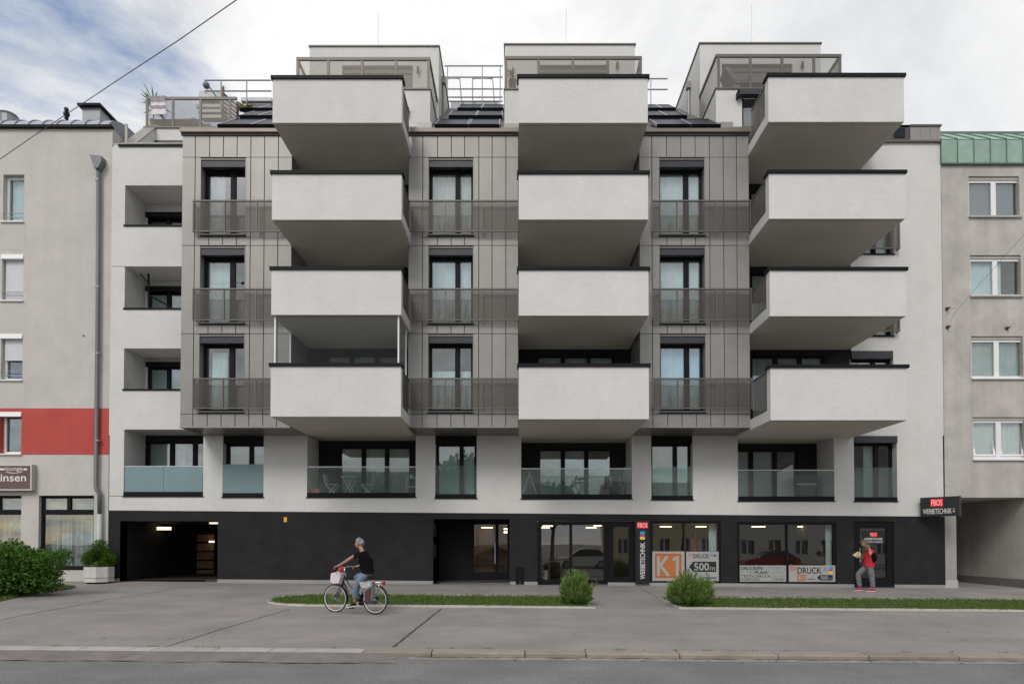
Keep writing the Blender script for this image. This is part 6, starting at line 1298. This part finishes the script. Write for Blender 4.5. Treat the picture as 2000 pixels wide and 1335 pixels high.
JEANS = mat('blue jeans', (0.15, 0.20, 0.27), 0.85, var=0.3, vscale=12, bump=0.9, bscale=22); GJEANS = mat('grey jeans', (0.16, 0.16, 0.18), 0.85, var=0.35, vscale=12, bump=0.9, bscale=22)
BLACKC = mat('black cloth', (0.006, 0.006, 0.0065), 0.9, spec=0.1, bump=0.5, bscale=14); REDC = mat('red cloth', (0.52, 0.018, 0.035), 0.8, var=0.2, vscale=12, bump=0.9, bscale=18); GREYH = mat('grey hair', (0.25, 0.255, 0.27), 0.7, var=0.3, vscale=60); BLONDH = mat('ash blond hair', (0.12, 0.098, 0.075), 0.7, var=0.3, vscale=60)
RUBBER = mat('rubber', (0.012, 0.012, 0.012), 0.7); SOLE = mat('white sole', (0.7, 0.7, 0.68), 0.6)
def xf_pts(pts, root, ang):
    c, s = math.cos(ang), math.sin(ang); return [(root.x + p[0] * c - p[1] * s, root.y + p[0] * s + p[1] * c, root.z + p[2]) for p in pts]
def shoe(heel, toe, up, w=0.045, h=0.075):
    """upper and sole for one foot"""
    a, b = Vector(heel), Vector(toe); d = (b - a).normalized(); u = Vector(up).normalized(); s = d.cross(u).normalized(); u = s.cross(d).normalized(); L_ = (b - a).length; um, sm = MB(), MB()
    prof = [(0.0, 0.6, 0.85), (0.12, 0.85, 1.0), (0.35, 0.8, 0.95), (0.6, 0.98, 0.62), (0.85, 0.95, 0.42), (1.0, 0.45, 0.28)]
    for mb, lo, hi, gw in ((um, 0.022, None, 1.0), (sm, 0.0, 0.024, 1.08)):
        for t, ww, hh in prof:
            c = a + d * L_ * t; W = w * ww * gw; H = h * hh if hi is None else hi
            ring = [(-W, lo), (-W * 0.98, lo + (H - lo) * 0.55), (-W * 0.5, H), (W * 0.5, H), (W * 0.98, lo + (H - lo) * 0.55), (W, lo)]
            mb.v += [tuple(c + s * q[0] + u * q[1]) for q in ring]
        for i in range(len(prof) - 1):
            for j in range(6): j2 = (j + 1) % 6; mb.f.append((i * 6 + j, i * 6 + j2, i * 6 + 6 + j2, i * 6 + 6 + j))
        mb.f.append((5, 4, 3, 2, 1, 0)); n = (len(prof) - 1) * 6; mb.f.append(tuple(n + j for j in range(6)))
    return um, sm
def put_mesh(mb, name, m, parent, root, ang, smooth=True):
    mb.v = xf_pts(mb.v, root, ang); return mb.build(name, m, parent, smooth)

# ---- bicycle
bp_ = P(694.4, 1197.2, 14.55); BR = Vector((bp_.x, 14.55, gz(bp_.x, 14.55))); BA = R(-20)
bike = thing('bicycle', 'black step-through city bicycle with white-walled tyres ridden along the pavement', 'bicycle', tuple(BR))
BPNT = mat('bike paint', (0.012, 0.013, 0.022), 0.3, coat=0.5); CHR = mat('chrome', (0.6, 0.6, 0.62), 0.2, metal=1.0); RIM = mat('rim alloy', (0.5, 0.5, 0.5), 0.35, metal=0.6)
FA, RA, BBK = Vector((-0.574, 0, 0.34)), Vector((0.534, 0, 0.34)), Vector((0.108, 0, 0.27)); HT, HB = Vector((-0.325, 0, 0.90)), Vector((-0.357, 0, 0.72)); ST = Vector((0.30, 0, 0.80))
def bk(mb, name, m, parent=bike, smooth=True): return put_mesh(mb, name, m, parent, BR, BA, smooth)
for c in (FA, RA):
    wh = part('wheel', bike)
    bk(MB().torus(c, 0.322, 0.018, 44, 8), 'tyre', RUBBER, wh); bk(MB().torus(c, 0.300, 0.012, 44, 6), 'rim', mat('white wall rim', (0.66, 0.66, 0.65), 0.4), wh)
    mb = MB()
    for i in range(28): t = 2 * math.pi * i / 28; sg = 0.03 if i % 2 else -0.03; mb.tube([c + Vector((math.cos(t + 0.4) * 0.02, sg, math.sin(t + 0.4) * 0.02)), c + Vector((math.cos(t) * 0.297, 0, math.sin(t) * 0.297))], 0.0016, 3, False)
    bk(mb, 'spokes', CHR, wh); bk(MB().tube([c + Vector((0, -0.05, 0)), c + Vector((0, 0.05, 0))], 0.022, 10), 'hub', CHR, wh)
    bk(MB().box(c.x - 0.035, c.x + 0.035, -0.01, 0.01, c.z - 0.23, c.z - 0.20), 'reflector', mat('amber', (0.6, 0.2, 0.01), 0.4), wh, False)
mb = MB(); mb.tube([HT, HB], 0.022, 10); mb.tube([HB + Vector((0.01, 0, 0.03)), (-0.18, 0, 0.44), BBK], 0.019, 8); mb.tube([HT + Vector((0, 0, -0.03)), (-0.14, 0, 0.62), (0.14, 0, 0.42)], 0.016, 8); mb.tube([BBK, ST], 0.017, 8)
for sg in (-1, 1): mb.tube([BBK + Vector((0, sg * 0.03, 0)), RA + Vector((0, sg * 0.06, 0))], 0.011, 6); mb.tube([(0.235, sg * 0.02, 0.62), RA + Vector((0, sg * 0.06, 0))], 0.009, 6)
bk(mb, 'frame', BPNT)
mb = MB(); mb.tube([HB, HB + Vector((-0.02, 0, -0.06))], 0.024, 8)
for sg in (-1, 1): mb.tube([HB + Vector((-0.02, sg * 0.045, -0.05)), (-0.46, sg * 0.05, 0.52), FA + Vector((0, sg * 0.05, 0))], [0.014, 0.013, 0.010], 8)
bk(mb, 'fork', BPNT)
def mudguard(c, a0, a1):
    mb = MB(); n = 22
    for i in range(n + 1):
        t = R(a0 + (a1 - a0) * i / n)
        for r_, y in ((0.355, -0.028), (0.365, -0.012), (0.365, 0.012), (0.355, 0.028)): mb.v.append((c.x + math.cos(t) * r_, y, c.z + math.sin(t) * r_))
    for i in range(n):
        for j in range(3): mb.f.append((i * 4 + j, i * 4 + j + 1, i * 4 + 5 + j, i * 4 + 4 + j))
    return mb
bk(mudguard(FA, -15, 110), 'mudguard', BPNT); bk(mudguard(RA, 5, 205), 'mudguard', BPNT)
GLF_, GRF_ = Vector((-0.37, -0.27, 1.09)), Vector((-0.20, 0.27, 1.07)); STM = Vector((-0.31, 0, 1.07))
mb = MB(); mb.tube([HT, STM], 0.014, 8); mb.tube([Vector((-0.31, -0.27, 1.10)).lerp(GLF_, 0.6), (-0.37, -0.16, 1.10), (-0.37, -0.06, 1.08), STM + Vector((-0.03, 0, 0)), (-0.32, 0.08, 1.09), (-0.27, 0.18, 1.10), GRF_], 0.011, 8); bk(mb, 'handlebar', CHR)
for g_, d_ in ((GLF_, Vector((0.10, -0.05, -0.01))), (GRF_, Vector((0.11, 0.05, -0.02)))): bk(MB().tube([g_ - d_ * 0.3, g_ + d_], 0.017, 8), 'grip', RUBBER)
mb = MB(); mb.tube([ST, ST + Vector((0.02, 0, 0.06))], 0.013, 8); bk(mb, 'seat_post', CHR)
mb = MB(); mb.ball((0.36, 0, 0.865), 0.11, 0.085, 0.03); mb.ball((0.24, 0, 0.865), 0.10, 0.035, 0.022); bk(mb, 'saddle', RUBBER)
PN, PF = Vector((-0.02, -0.12, 0.135)), Vector((0.236, 0.12, 0.405))
mb = MB(); mb.tube([BBK + Vector((0, -0.08, 0)), BBK + Vector((0, 0.08, 0))], 0.02, 8); mb.tube([BBK + Vector((0, -0.075, 0)), (PN.x, -0.085, PN.z)], 0.011, 6); mb.tube([BBK + Vector((0, 0.075, 0)), (PF.x, 0.085, PF.z)], 0.011, 6); bk(mb, 'crank', CHR)
mb = MB(); mb.tube([(BBK.x, 0.045, BBK.z), (BBK.x, 0.05, BBK.z)], 0.085, 20); bk(mb, 'chainring', BPNT)
for p in (PN, PF): bk(MB().box(p.x - 0.045, p.x + 0.045, p.y - 0.045, p.y + 0.035, p.z - 0.012, p.z + 0.012), 'pedal', RUBBER, smooth=False)
mb = MB()
for y in (-0.07, 0.0, 0.07): mb.tube([(0.30, y, 0.745), (0.74, y, 0.745)], 0.008, 6)
for sg in (-1, 1): mb.tube([(0.62, sg * 0.07, 0.745), RA + Vector((0, sg * 0.07, 0))], 0.007, 6); mb.tube([(0.70, sg * 0.07, 0.745), (0.60, sg * 0.07, 0.40)], 0.006, 6)
mb.tube([(0.30, -0.07, 0.745), (0.30, 0.07, 0.745)], 0.008, 6); mb.tube([(0.74, -0.07, 0.745), (0.74, 0.07, 0.745)], 0.008, 6); bk(mb, 'luggage_rack', CHR)
bk(MB().box(0.745, 0.79, -0.04, 0.04, 0.69, 0.77), 'rear_light', mat('tail lamp red', (0.5, 0.01, 0.02), 0.25), smooth=False)
bk(MB().box(BBK.x - 0.05, RA.x + 0.06, 0.05, 0.075, 0.245, 0.39), 'chain_guard', BPNT, smooth=False)
mb = MB(); mb.tube([(-0.42, 0, 0.80), (-0.50, 0, 0.80)], 0.035, 10); bk(mb, 'headlight', CHR)
# bags hung on the bicycle
def bag(name, label, cat, pts_xz, y0, y1, m, extra=None):
    t = thing(name, label, cat, tuple(xf_pts([(pts_xz[0][0], y0, min(p[1] for p in pts_xz))], BR, BA)[0])); mb = MB(); k = len(pts_xz); c = (sum(p[0] for p in pts_xz) / k, sum(p[1] for p in pts_xz) / k)
    for y, sc_ in ((y0, 0.86), (y0 + (y1 - y0) * 0.2, 1.0), (y0 + (y1 - y0) * 0.8, 1.0), (y1, 0.86)): mb.v += [(c[0] + (p[0] - c[0]) * sc_, y, c[1] + (p[1] - c[1]) * sc_) for p in pts_xz]
    mb.f.append(tuple(range(k))); mb.f.append(tuple(3 * k + i for i in range(k))[::-1])
    for q in range(3):
        for i in range(k): j = (i + 1) % k; mb.f.append((q * k + i, q * k + k + i, q * k + k + j, q * k + j))
    put_mesh(mb, 'bag_body', m, t, BR, BA, False); return t
def zl(zx, zy): return ((zx - 700) / 571.5, (1240 - zy) / 608)
wb = bag('basket_bag', 'white printed cloth bag hanging on the bicycle handlebar', 'bag', [zl(342, 700), zl(350, 665), zl(440, 650), zl(528, 668), zl(515, 730), zl(490, 815), zl(390, 828), zl(335, 800)], -0.14, 0.10, mat('printed bag', (0.66, 0.60, 0.62), 0.85, c2=(0.45, 0.16, 0.22), c2scale=24, c2lo=0.60, c2hi=0.66))
mb = MB(); mb.tube([Vector((*zl(400, 655), 0)).xzy + Vector((0, -0.02, 0)), (-0.43, -0.02, 1.02), Vector((*zl(470, 655), 0)).xzy + Vector((0, -0.02, 0))], 0.008, 6); put_mesh(mb, 'handle', SOLE, wb, BR, BA)
t = thing('bicycle_helmet', 'red round helmet hanging behind the white handlebar bag', 'helmet', tuple(xf_pts([(-0.41, 0.02, 1.0)], BR, BA)[0])); mb = MB(); mb.ball((-0.405, 0.02, 1.025), 0.085, 0.08, 0.075); put_mesh(mb, 'shell', mat('helmet red', (0.5, 0.03, 0.02), 0.35), t, BR, BA)
pn = bag('pannier', 'grey and maroon pannier bag slung over the rear rack', 'bag', [zl(845, 775), zl(1050, 770), zl(1045, 830), zl(1035, 1040), zl(1000, 1075), zl(935, 1060), zl(910, 960), zl(880, 880)], -0.24, -0.09, mat('pannier grey', (0.20, 0.19, 0.20), 0.8, var=0.2, vscale=8))
mb = MB(); q = [zl(945, 905), zl(1000, 870), zl(1035, 860), zl(1025, 1040), zl(995, 1060), zl(945, 1045)]; mb.prism(q, -0.262, -0.241, axis='y'); put_mesh(mb, 'side_pocket', mat('maroon cloth', (0.085, 0.03, 0.04), 0.8), pn, BR, BA, False)
mb = MB(); q = [zl(850, 780), zl(1045, 775), zl(1040, 830), zl(990, 860), zl(890, 860)]; mb.prism(q, -0.255, -0.242, axis='y'); put_mesh(mb, 'flap', mat('pannier flap', (0.42, 0.41, 0.42), 0.7, var=0.3, vscale=12), pn, BR, BA, False)

# ---- cyclist
cy = thing('person', 'grey-haired person in black top and blue jeans riding the bicycle', 'person', tuple(BR))
HD = (0.096, 0.0, 1.645)
J = dict(pelvis=(0.33, 0, 0.96, 0.095), waist=(0.32, 0, 1.10, 0.085), chest=(0.255, 0, 1.27, 0.085), neck0=(0.185, 0, 1.46, 0.055), neck1=(0.135, 0, 1.545, 0.052), skull=(0.11, 0, 1.62, 0.06),
         shL=(0.17, -0.165, 1.415, 0.042), elL=(-0.085, -0.235, 1.245, 0.040), wrL=(-0.30, -0.262, 1.125, 0.027), hdL=(-0.345, -0.268, 1.112, 0.026),
         shR=(0.17, 0.165, 1.415, 0.042), elR=(-0.01, 0.25, 1.14, 0.040), wrR=(-0.14, 0.262, 1.095, 0.027), hdR=(-0.185, 0.266, 1.092, 0.026),
         hpL=(0.31, -0.09, 0.93, 0.085), knL=(0.095, -0.115, 0.64, 0.055), anL=(0.055, -0.115, 0.265, 0.036), hpR=(0.31, 0.09, 0.93, 0.085), knR=(-0.085, 0.11, 0.845, 0.055), anR=(0.20, 0.115, 0.52, 0.036))
E = [('pelvis', 'waist'), ('waist', 'chest'), ('chest', 'neck0'), ('neck0', 'neck1'), ('neck1', 'skull'), ('chest', 'shL'), ('shL', 'elL'), ('elL', 'wrL'), ('wrL', 'hdL'), ('chest', 'shR'), ('shR', 'elR'), ('elR', 'wrR'), ('wrR', 'hdR'), ('pelvis', 'hpL'), ('hpL', 'knL'), ('knL', 'anL'), ('pelvis', 'hpR'), ('hpR', 'knR'), ('knR', 'anR')]
mb = MB(); add_geo(mb, *skin_geo(J, E, 'pelvis')); put = head_geo(mb, HD, (-1, -0.12, -0.05), (0.06, 0, 1))
hand_geo(mb, (-0.315, -0.265, 1.122), (-1, 0.05, -0.25), (0, 0.15, -1), -1, 1.15); hand_geo(mb, (-0.15, 0.263, 1.10), (-1, -0.05, -0.2), (0, -0.15, -1), 1, 1.15)
put_mesh(mb, 'body', SKIN, cy, BR, BA)
mb = hair_geo(MB(), put, lambda a, b, d: d > 0.055 or (a < -0.01 and d > -0.05) or (a < 0.012 and d > 0.012), 0.010, 1.12, 0.14); put_mesh(mb, 'hair', GREYH, cy, BR, BA, False)
for sg in (-1, 1): mb = MB(); mb.ball(put(0.078, 0.032 * sg, 0.012), 0.011); put_mesh(mb, 'eye', EYE, cy, BR, BA)
mb = MB(); mb.ball(put(0.082, 0, -0.058), 0.012, 0.022, 0.006); put_mesh(mb, 'mouth', LIP, cy, BR, BA)
J2 = dict(hem=(0.345, 0, 0.93, 0.185), waist=(0.335, 0, 1.08, 0.185), chest=(0.27, 0, 1.27, 0.195), neck0=(0.20, 0, 1.44, 0.10), shL=(0.185, -0.16, 1.40, 0.10), slL=(0.065, -0.20, 1.34, 0.076), shR=(0.185, 0.16, 1.40, 0.10), slR=(0.09, 0.205, 1.31, 0.076))
mb = MB(); add_geo(mb, *skin_geo(J2, [('hem', 'waist'), ('waist', 'chest'), ('chest', 'neck0'), ('chest', 'shL'), ('shL', 'slL'), ('chest', 'shR'), ('shR', 'slR')], 'waist')); put_mesh(mb, 'shirt', BLACKC, cy, BR, BA)
J3 = dict(wst=(0.335, 0, 1.02, 0.13), pelvis=(0.335, 0, 0.95, 0.138), hpL=(0.31, -0.09, 0.93, 0.105), thL=(0.20, -0.105, 0.79, 0.108), knL=(0.095, -0.115, 0.64, 0.090), cfL=(0.072, -0.115, 0.42, 0.074), hmL=(0.062, -0.115, 0.34, 0.070), hpR=(0.31, 0.09, 0.93, 0.105), thR=(0.11, 0.10, 0.89, 0.088), knR=(-0.085, 0.11, 0.845, 0.072), cfR=(0.08, 0.113, 0.66, 0.06), hmR=(0.14, 0.114, 0.59, 0.06))
mb = MB(); add_geo(mb, *skin_geo(J3, [('wst', 'pelvis'), ('pelvis', 'hpL'), ('hpL', 'thL'), ('thL', 'knL'), ('knL', 'cfL'), ('cfL', 'hmL'), ('pelvis', 'hpR'), ('hpR', 'thR'), ('thR', 'knR'), ('knR', 'cfR'), ('cfR', 'hmR')], 'pelvis')); put_mesh(mb, 'jeans', JEANS, cy, BR, BA)
for hl, to in (((0.10, -0.115, 0.185), (-0.15, -0.125, 0.145)), ((0.28, 0.115, 0.455), (0.05, 0.12, 0.395))):
    um, sm = shoe(hl, to, (0, 0, 1)); put_mesh(um, 'shoe_upper', BLACKC, cy, BR, BA); put_mesh(sm, 'shoe_sole', SOLE, cy, BR, BA, False)

# ---- pedestrian
g = G(1694, 1153.7); PR = Vector((g.x, g.y, gz(g.x, g.y))); PA = R(-8)
pe = thing('person', 'pedestrian in red top, grey jeans and red shoes reading a sheet by the side door', 'person', tuple(PR))
def pm(mb, name, m, parent=pe, smooth=True): return put_mesh(mb, name, m, parent, PR, PA, smooth)
HD = (-0.10, -0.02, 1.60)
J = dict(pelvis=(0.05, 0, 0.86, 0.09), waist=(0.07, 0, 1.02, 0.085), chest=(0.085, 0, 1.22, 0.085), neck0=(0.04, 0, 1.43, 0.058), neck1=(-0.03, -0.01, 1.51, 0.05), skull=(-0.07, -0.01, 1.57, 0.058),
         shL=(0.10, -0.165, 1.39, 0.042), elL=(-0.02, -0.27, 1.19, 0.038), wrL=(0.02, -0.165, 1.42, 0.027), hdL=(0.03, -0.145, 1.455, 0.025), shR=(0.07, 0.16, 1.39, 0.042), elR=(0.0, 0.19, 1.12, 0.038), wrR=(-0.22, 0.02, 1.13, 0.027), hdR=(-0.255, -0.01, 1.135, 0.025),
         hpL=(0.08, -0.085, 0.83, 0.085), knL=(0.10, -0.10, 0.47, 0.052), anL=(0.14, -0.10, 0.10, 0.036), hpR=(0.02, 0.085, 0.83, 0.085), knR=(-0.26, 0.09, 0.56, 0.052), anR=(-0.19, 0.09, 0.11, 0.036))
mb = MB(); add_geo(mb, *skin_geo(J, E, 'pelvis')); put = head_geo(mb, HD, (-0.9, -0.18, -0.5), (-0.45, 0, 0.9))
hand_geo(mb, (0.025, -0.16, 1.43), (-0.1, 0.15, 1), (-1, 0.3, 0), 1, 0.5); hand_geo(mb, (-0.235, 0.01, 1.13), (-1, -0.3, 0.1), (0, 0.1, 1), 1, 0.7); pm(mb, 'body', SKIN)
mb = hair_geo(MB(), put, lambda a, b, d: d > 0.05 or (a < 0.0 and d > -0.07) or (a < 0.03 and d > 0.0), 0.006, 1.13, 0.0, 5); pm(mb, 'hair', BLONDH, smooth=False)
for sg in (-1, 1): mb = MB(); mb.ball(put(0.078, 0.032 * sg, 0.012), 0.011); pm(mb, 'eye', EYE)
mb = MB(); mb.ball(put(0.082, 0, -0.058), 0.012, 0.022, 0.006); pm(mb, 'mouth', LIP)
J2 = dict(hem=(0.055, 0, 0.79, 0.225), waist=(0.075, 0, 0.98, 0.205), chest=(0.10, 0, 1.22, 0.205), neck0=(0.06, 0, 1.40, 0.095), shL=(0.125, -0.16, 1.375, 0.105), slL=(0.04, -0.22, 1.265, 0.085), shR=(0.09, 0.16, 1.375, 0.105), slR=(0.05, 0.175, 1.25, 0.085))
mb = MB(); add_geo(mb, *skin_geo(J2, [('hem', 'waist'), ('waist', 'chest'), ('chest', 'neck0'), ('chest', 'shL'), ('shL', 'slL'), ('chest', 'shR'), ('shR', 'slR')], 'waist')); pm(mb, 'red_top', REDC)
J3 = dict(wst=(0.06, 0, 0.93, 0.115), pelvis=(0.05, 0, 0.84, 0.13), hpL=(0.08, -0.085, 0.80, 0.125), knL=(0.10, -0.10, 0.47, 0.092), cfL=(0.125, -0.10, 0.25, 0.082), hmL=(0.14, -0.10, 0.10, 0.066), hpR=(0.02, 0.085, 0.80, 0.125), knR=(-0.26, 0.09, 0.56, 0.095), cfR=(-0.225, 0.09, 0.30, 0.082), hmR=(-0.195, 0.09, 0.11, 0.066))
mb = MB(); add_geo(mb, *skin_geo(J3, [('wst', 'pelvis'), ('pelvis', 'hpL'), ('hpL', 'knL'), ('knL', 'cfL'), ('cfL', 'hmL'), ('pelvis', 'hpR'), ('hpR', 'knR'), ('knR', 'cfR'), ('cfR', 'hmR')], 'pelvis')); pm(mb, 'jeans', GJEANS)
for hl, to in (((0.20, -0.10, 0.0), (-0.08, -0.12, 0.0)), ((-0.12, 0.09, 0.015), (-0.40, 0.08, 0.0))):
    um, sm = shoe(hl, to, (0, 0, 1), 0.048, 0.085); pm(um, 'shoe_upper', REDC); pm(sm, 'shoe_sole', SOLE, smooth=False)
bg_ = thing('shoulder_bag', 'black shoulder bag worn over the red top of the pedestrian', 'bag', tuple(xf_pts([(0.2, -0.05, 1.0)], PR, PA)[0]))
mb = MB(); mb.ball((0.15, -0.20, 1.13), 0.085, 0.07, 0.16, 14, 10); put_mesh(mb, 'bag_body', BLACKC, bg_, PR, PA); mb = MB(); mb.tube([(0.16, -0.22, 1.26), (0.12, -0.21, 1.42), (0.05, -0.10, 1.50), (0.16, 0.05, 1.42), (0.28, 0.0, 1.2), (0.2, -0.2, 1.04)], 0.014, 6); put_mesh(mb, 'strap', BLACKC, bg_, PR, PA)
sh_ = MB(); q = [(-0.47, 1.21), (-0.30, 1.33), (-0.18, 1.24), (-0.30, 1.10)]; sh_.v = [(x, -0.03 - 0.12 * (z - 1.1), z) for x, z in q] + [(x, -0.024 - 0.12 * (z - 1.1), z) for x, z in q]; sh_.f = [(0, 1, 2, 3), (7, 6, 5, 4), (0, 4, 5, 1), (1, 5, 6, 2), (2, 6, 7, 3), (3, 7, 4, 0)]
sh_.v = xf_pts(sh_.v, PR, PA); tag(sh_.build('paper_sheet', mat('printed sheet', (0.66, 0.60, 0.36), 0.8, c2=(0.45, 0.33, 0.10), c2scale=14, c2lo=0.5, c2hi=0.6)), 'pale yellow printed sheet held by the pedestrian in red', 'paper')
# ------------------------------------------------------------------ invented stand-ins across the street, unseen, only for the glass to reflect
def tree(label, x, y, h, rad, n, lm):  # invented tree out of view, put in for the windows to reflect
    z0 = zr(x) + 0.1; t = thing('standin_tree', label, 'tree', (x, y, z0), group='stand-in trees across the street'); MB().tube([(x, y, z0), (x + 0.1, y, z0 + h * 0.35), (x, y, z0 + h * 0.7)], [0.2, 0.15, 0.06], 8).build('trunk', BARK, t)
    for i in range(5): a_ = i * 1.26; MB().tube([(x, y, z0 + h * 0.35), (x + math.cos(a_) * rad * 0.6, y + math.sin(a_) * rad * 0.6, z0 + h * (0.6 + 0.06 * i))], [0.08, 0.03], 6).build('branch', BARK, t)
    lob = [(x + random.uniform(-0.5, 0.5) * rad, y + random.uniform(-0.5, 0.5) * rad, z0 + h * random.uniform(0.5, 0.85), rad * random.uniform(0.45, 0.7), rad * random.uniform(0.45, 0.7), rad * random.uniform(0.35, 0.55)) for _ in range(7)]
    leaves(n, blob(lob), 0.34, 1.6, 0.1).build('crown', lm, t)
tree('tall leafy stand-in tree across the road for window reflections, left one', -4.5, -9.0, 9.5, 3.2, 3800, LEAF1)
tree('broad leafy stand-in tree across the road for window reflections, middle one', 3.0, -11.0, 8.5, 3.4, 3800, LEAF1)
tree('small leafy stand-in tree across the road for window reflections, far left one', -13.0, -9.5, 7.5, 2.8, 2800, LEAF1)
def standin_house(label, x0, x1, y, h, mw, roofm, cols):  # made-up house behind the camera, there only to show in the glass
    z0 = zr(x0) - 0.2; t = thing('standin_house', label, 'house', ((x0 + x1) / 2, y, z0), group='stand-in houses across the street'); ops = []; n = cols; rows_ = max(1, int(h // 3.2)); sx = (x1 - x0) / n
    for i in range(n):
        for j in range(rows_): ops.append((x0 + sx * (i + 0.28), x0 + sx * (i + 0.72), z0 + 1.1 + j * 3.1, z0 + 2.6 + j * 3.1))
    mb = MB(); xs = sorted({x0, x1, *[v for o in ops for v in o[:2]]}); zs = sorted({z0, z0 + h, *[v for o in ops for v in o[2:]]})
    for i in range(len(xs) - 1):
        for j in range(len(zs) - 1):
            cx_, cz_ = (xs[i] + xs[i + 1]) / 2, (zs[j] + zs[j + 1]) / 2
            if not any(o[0] < cx_ < o[1] and o[2] < cz_ < o[3] for o in ops): mb.quad((xs[i + 1], y, zs[j]), (xs[i], y, zs[j]), (xs[i], y, zs[j + 1]), (xs[i + 1], y, zs[j + 1]))
    mb.box(x0 + 0.01, x1 - 0.01, y - 8, y - 0.6, z0, z0 + h); mb.build('wall', mw, t)
    for o in ops:
        wn = B('window', mat('facing pane', (0.12, 0.13, 0.14), 0.2), t, o[0], o[1], y - 0.25, y - 0.2, o[2], o[3]); f = MB(); f.box(o[0], o[1], y - 0.199, y - 0.12, o[3] - 0.1, o[3]); f.box(o[0], o[1], y - 0.199, y - 0.12, o[2], o[2] + 0.1); f.box((o[0] + o[1]) / 2 - 0.06, (o[0] + o[1]) / 2 + 0.06, y - 0.199, y - 0.12, o[2] + 0.1, o[3] - 0.1); f.build('frame', PVC, wn)
    mb = MB(); mb.prism([(y + 0.5, z0 + h), (y - 8.5, z0 + h), (y - 4, z0 + h + 3.0)], x0 - 0.3, x1 + 0.3); mb.build('roof', roofm, t)
standin_house('pale yellow gabled stand-in house across the road for shop glass reflections', 9.0, 19.0, -15.0, 5.4, mat('pale yellow render', (0.72, 0.62, 0.42), 0.9), mat('brown tiles', (0.16, 0.08, 0.06), 0.8), 5)
standin_house('white two-storey stand-in house across the road for reflections on the left', -26.0, -9.0, -16.0, 6.6, mat('pale facing render', (0.75, 0.73, 0.69), 0.9), mat('grey tiles', (0.12, 0.12, 0.12), 0.8), 7)
standin_house('long grey stand-in block across the road for reflections on the right', 21.0, 42.0, -16.0, 9.6, mat('grey facing render', (0.66, 0.64, 0.60), 0.9), mat('dark tiles', (0.10, 0.08, 0.08), 0.8), 8)
def car(label, x, y, paint, flip=1):  # invented car out of view, added as a reflection for the shop front
    z0 = zr(x); t = thing('standin_car', label, 'car', (x, y, z0), group='stand-in cars across the street'); lo = [(-2.1, 0.35), (-2.12, 0.62), (-1.95, 0.78), (-1.0, 0.92), (1.75, 0.95), (2.05, 0.85), (2.1, 0.5), (2.05, 0.3)]; up = [(-1.05, 0.92), (-0.35, 1.40), (0.2, 1.48), (1.1, 1.42), (1.75, 0.95)]
    mb = MB(); mb.prism([(x + flip * a, z0 + b) for a, b in lo], y - 0.86, y + 0.86, axis='y'); mb.build('body', paint, t); mb = MB(); n = len(up)
    for yy_, sc_ in ((y - 0.84, 1), (y + 0.84, 1)): mb.v += [(x + flip * a, yy_ - (0.16 if yy_ > y else -0.16) * min(1, max(0, (b - 0.93) / 0.5)), z0 + b) for a, b in up]
    mb.f.append(tuple(range(n))); mb.f.append(tuple(range(2 * n - 1, n - 1, -1))); mb.f += [(i, i + 1, n + i + 1, n + i) for i in range(n - 1)]; mb.build('glasshouse', CARG, t)
    mb = MB(); mb.prism([(x + flip * a, z0 + b) for a, b in ((-0.33, 1.405), (0.2, 1.49), (1.08, 1.43), (1.08, 1.45), (0.2, 1.515), (-0.33, 1.43))], y - 0.66, y + 0.66, axis='y'); mb.build('roof', paint, t)
    for wx in (-1.3, 1.3):
        for sy in (-0.78, 0.78): mb = MB(); mb.tube([(x + wx, y + sy - 0.1, z0 + 0.31), (x + wx, y + sy + 0.1, z0 + 0.31)], 0.31, 18); w_ = mb.build('wheel', RUBBER, t); MB().tube([(x + wx, y + sy - 0.105, z0 + 0.31), (x + wx, y + sy + 0.105, z0 + 0.31)], 0.19, 14).build('rim', RIM, w_)
    for sy in (-0.6, 0.6): B('headlight', ALU, t, min(x - flip * 2.1, x - flip * 1.95), max(x - flip * 2.1, x - flip * 1.95), y + sy - 0.16, y + sy + 0.16, z0 + 0.62, z0 + 0.76)
car('red stand-in hatchback across the road for reflections in the wide shop window', 19.3, -3.6, mat('car red', (0.35, 0.012, 0.02), 0.25, coat=0.8))
car('white stand-in hatchback across the road for reflections in the shop door', 5.0, -3.7, mat('car white', (0.7, 0.7, 0.7), 0.25, coat=0.8)); car('silver stand-in hatchback across the road for reflections in the entrance glass', -1.4, -3.6, mat('car silver', (0.4, 0.41, 0.43), 0.3, metal=0.5, coat=0.8), -1)
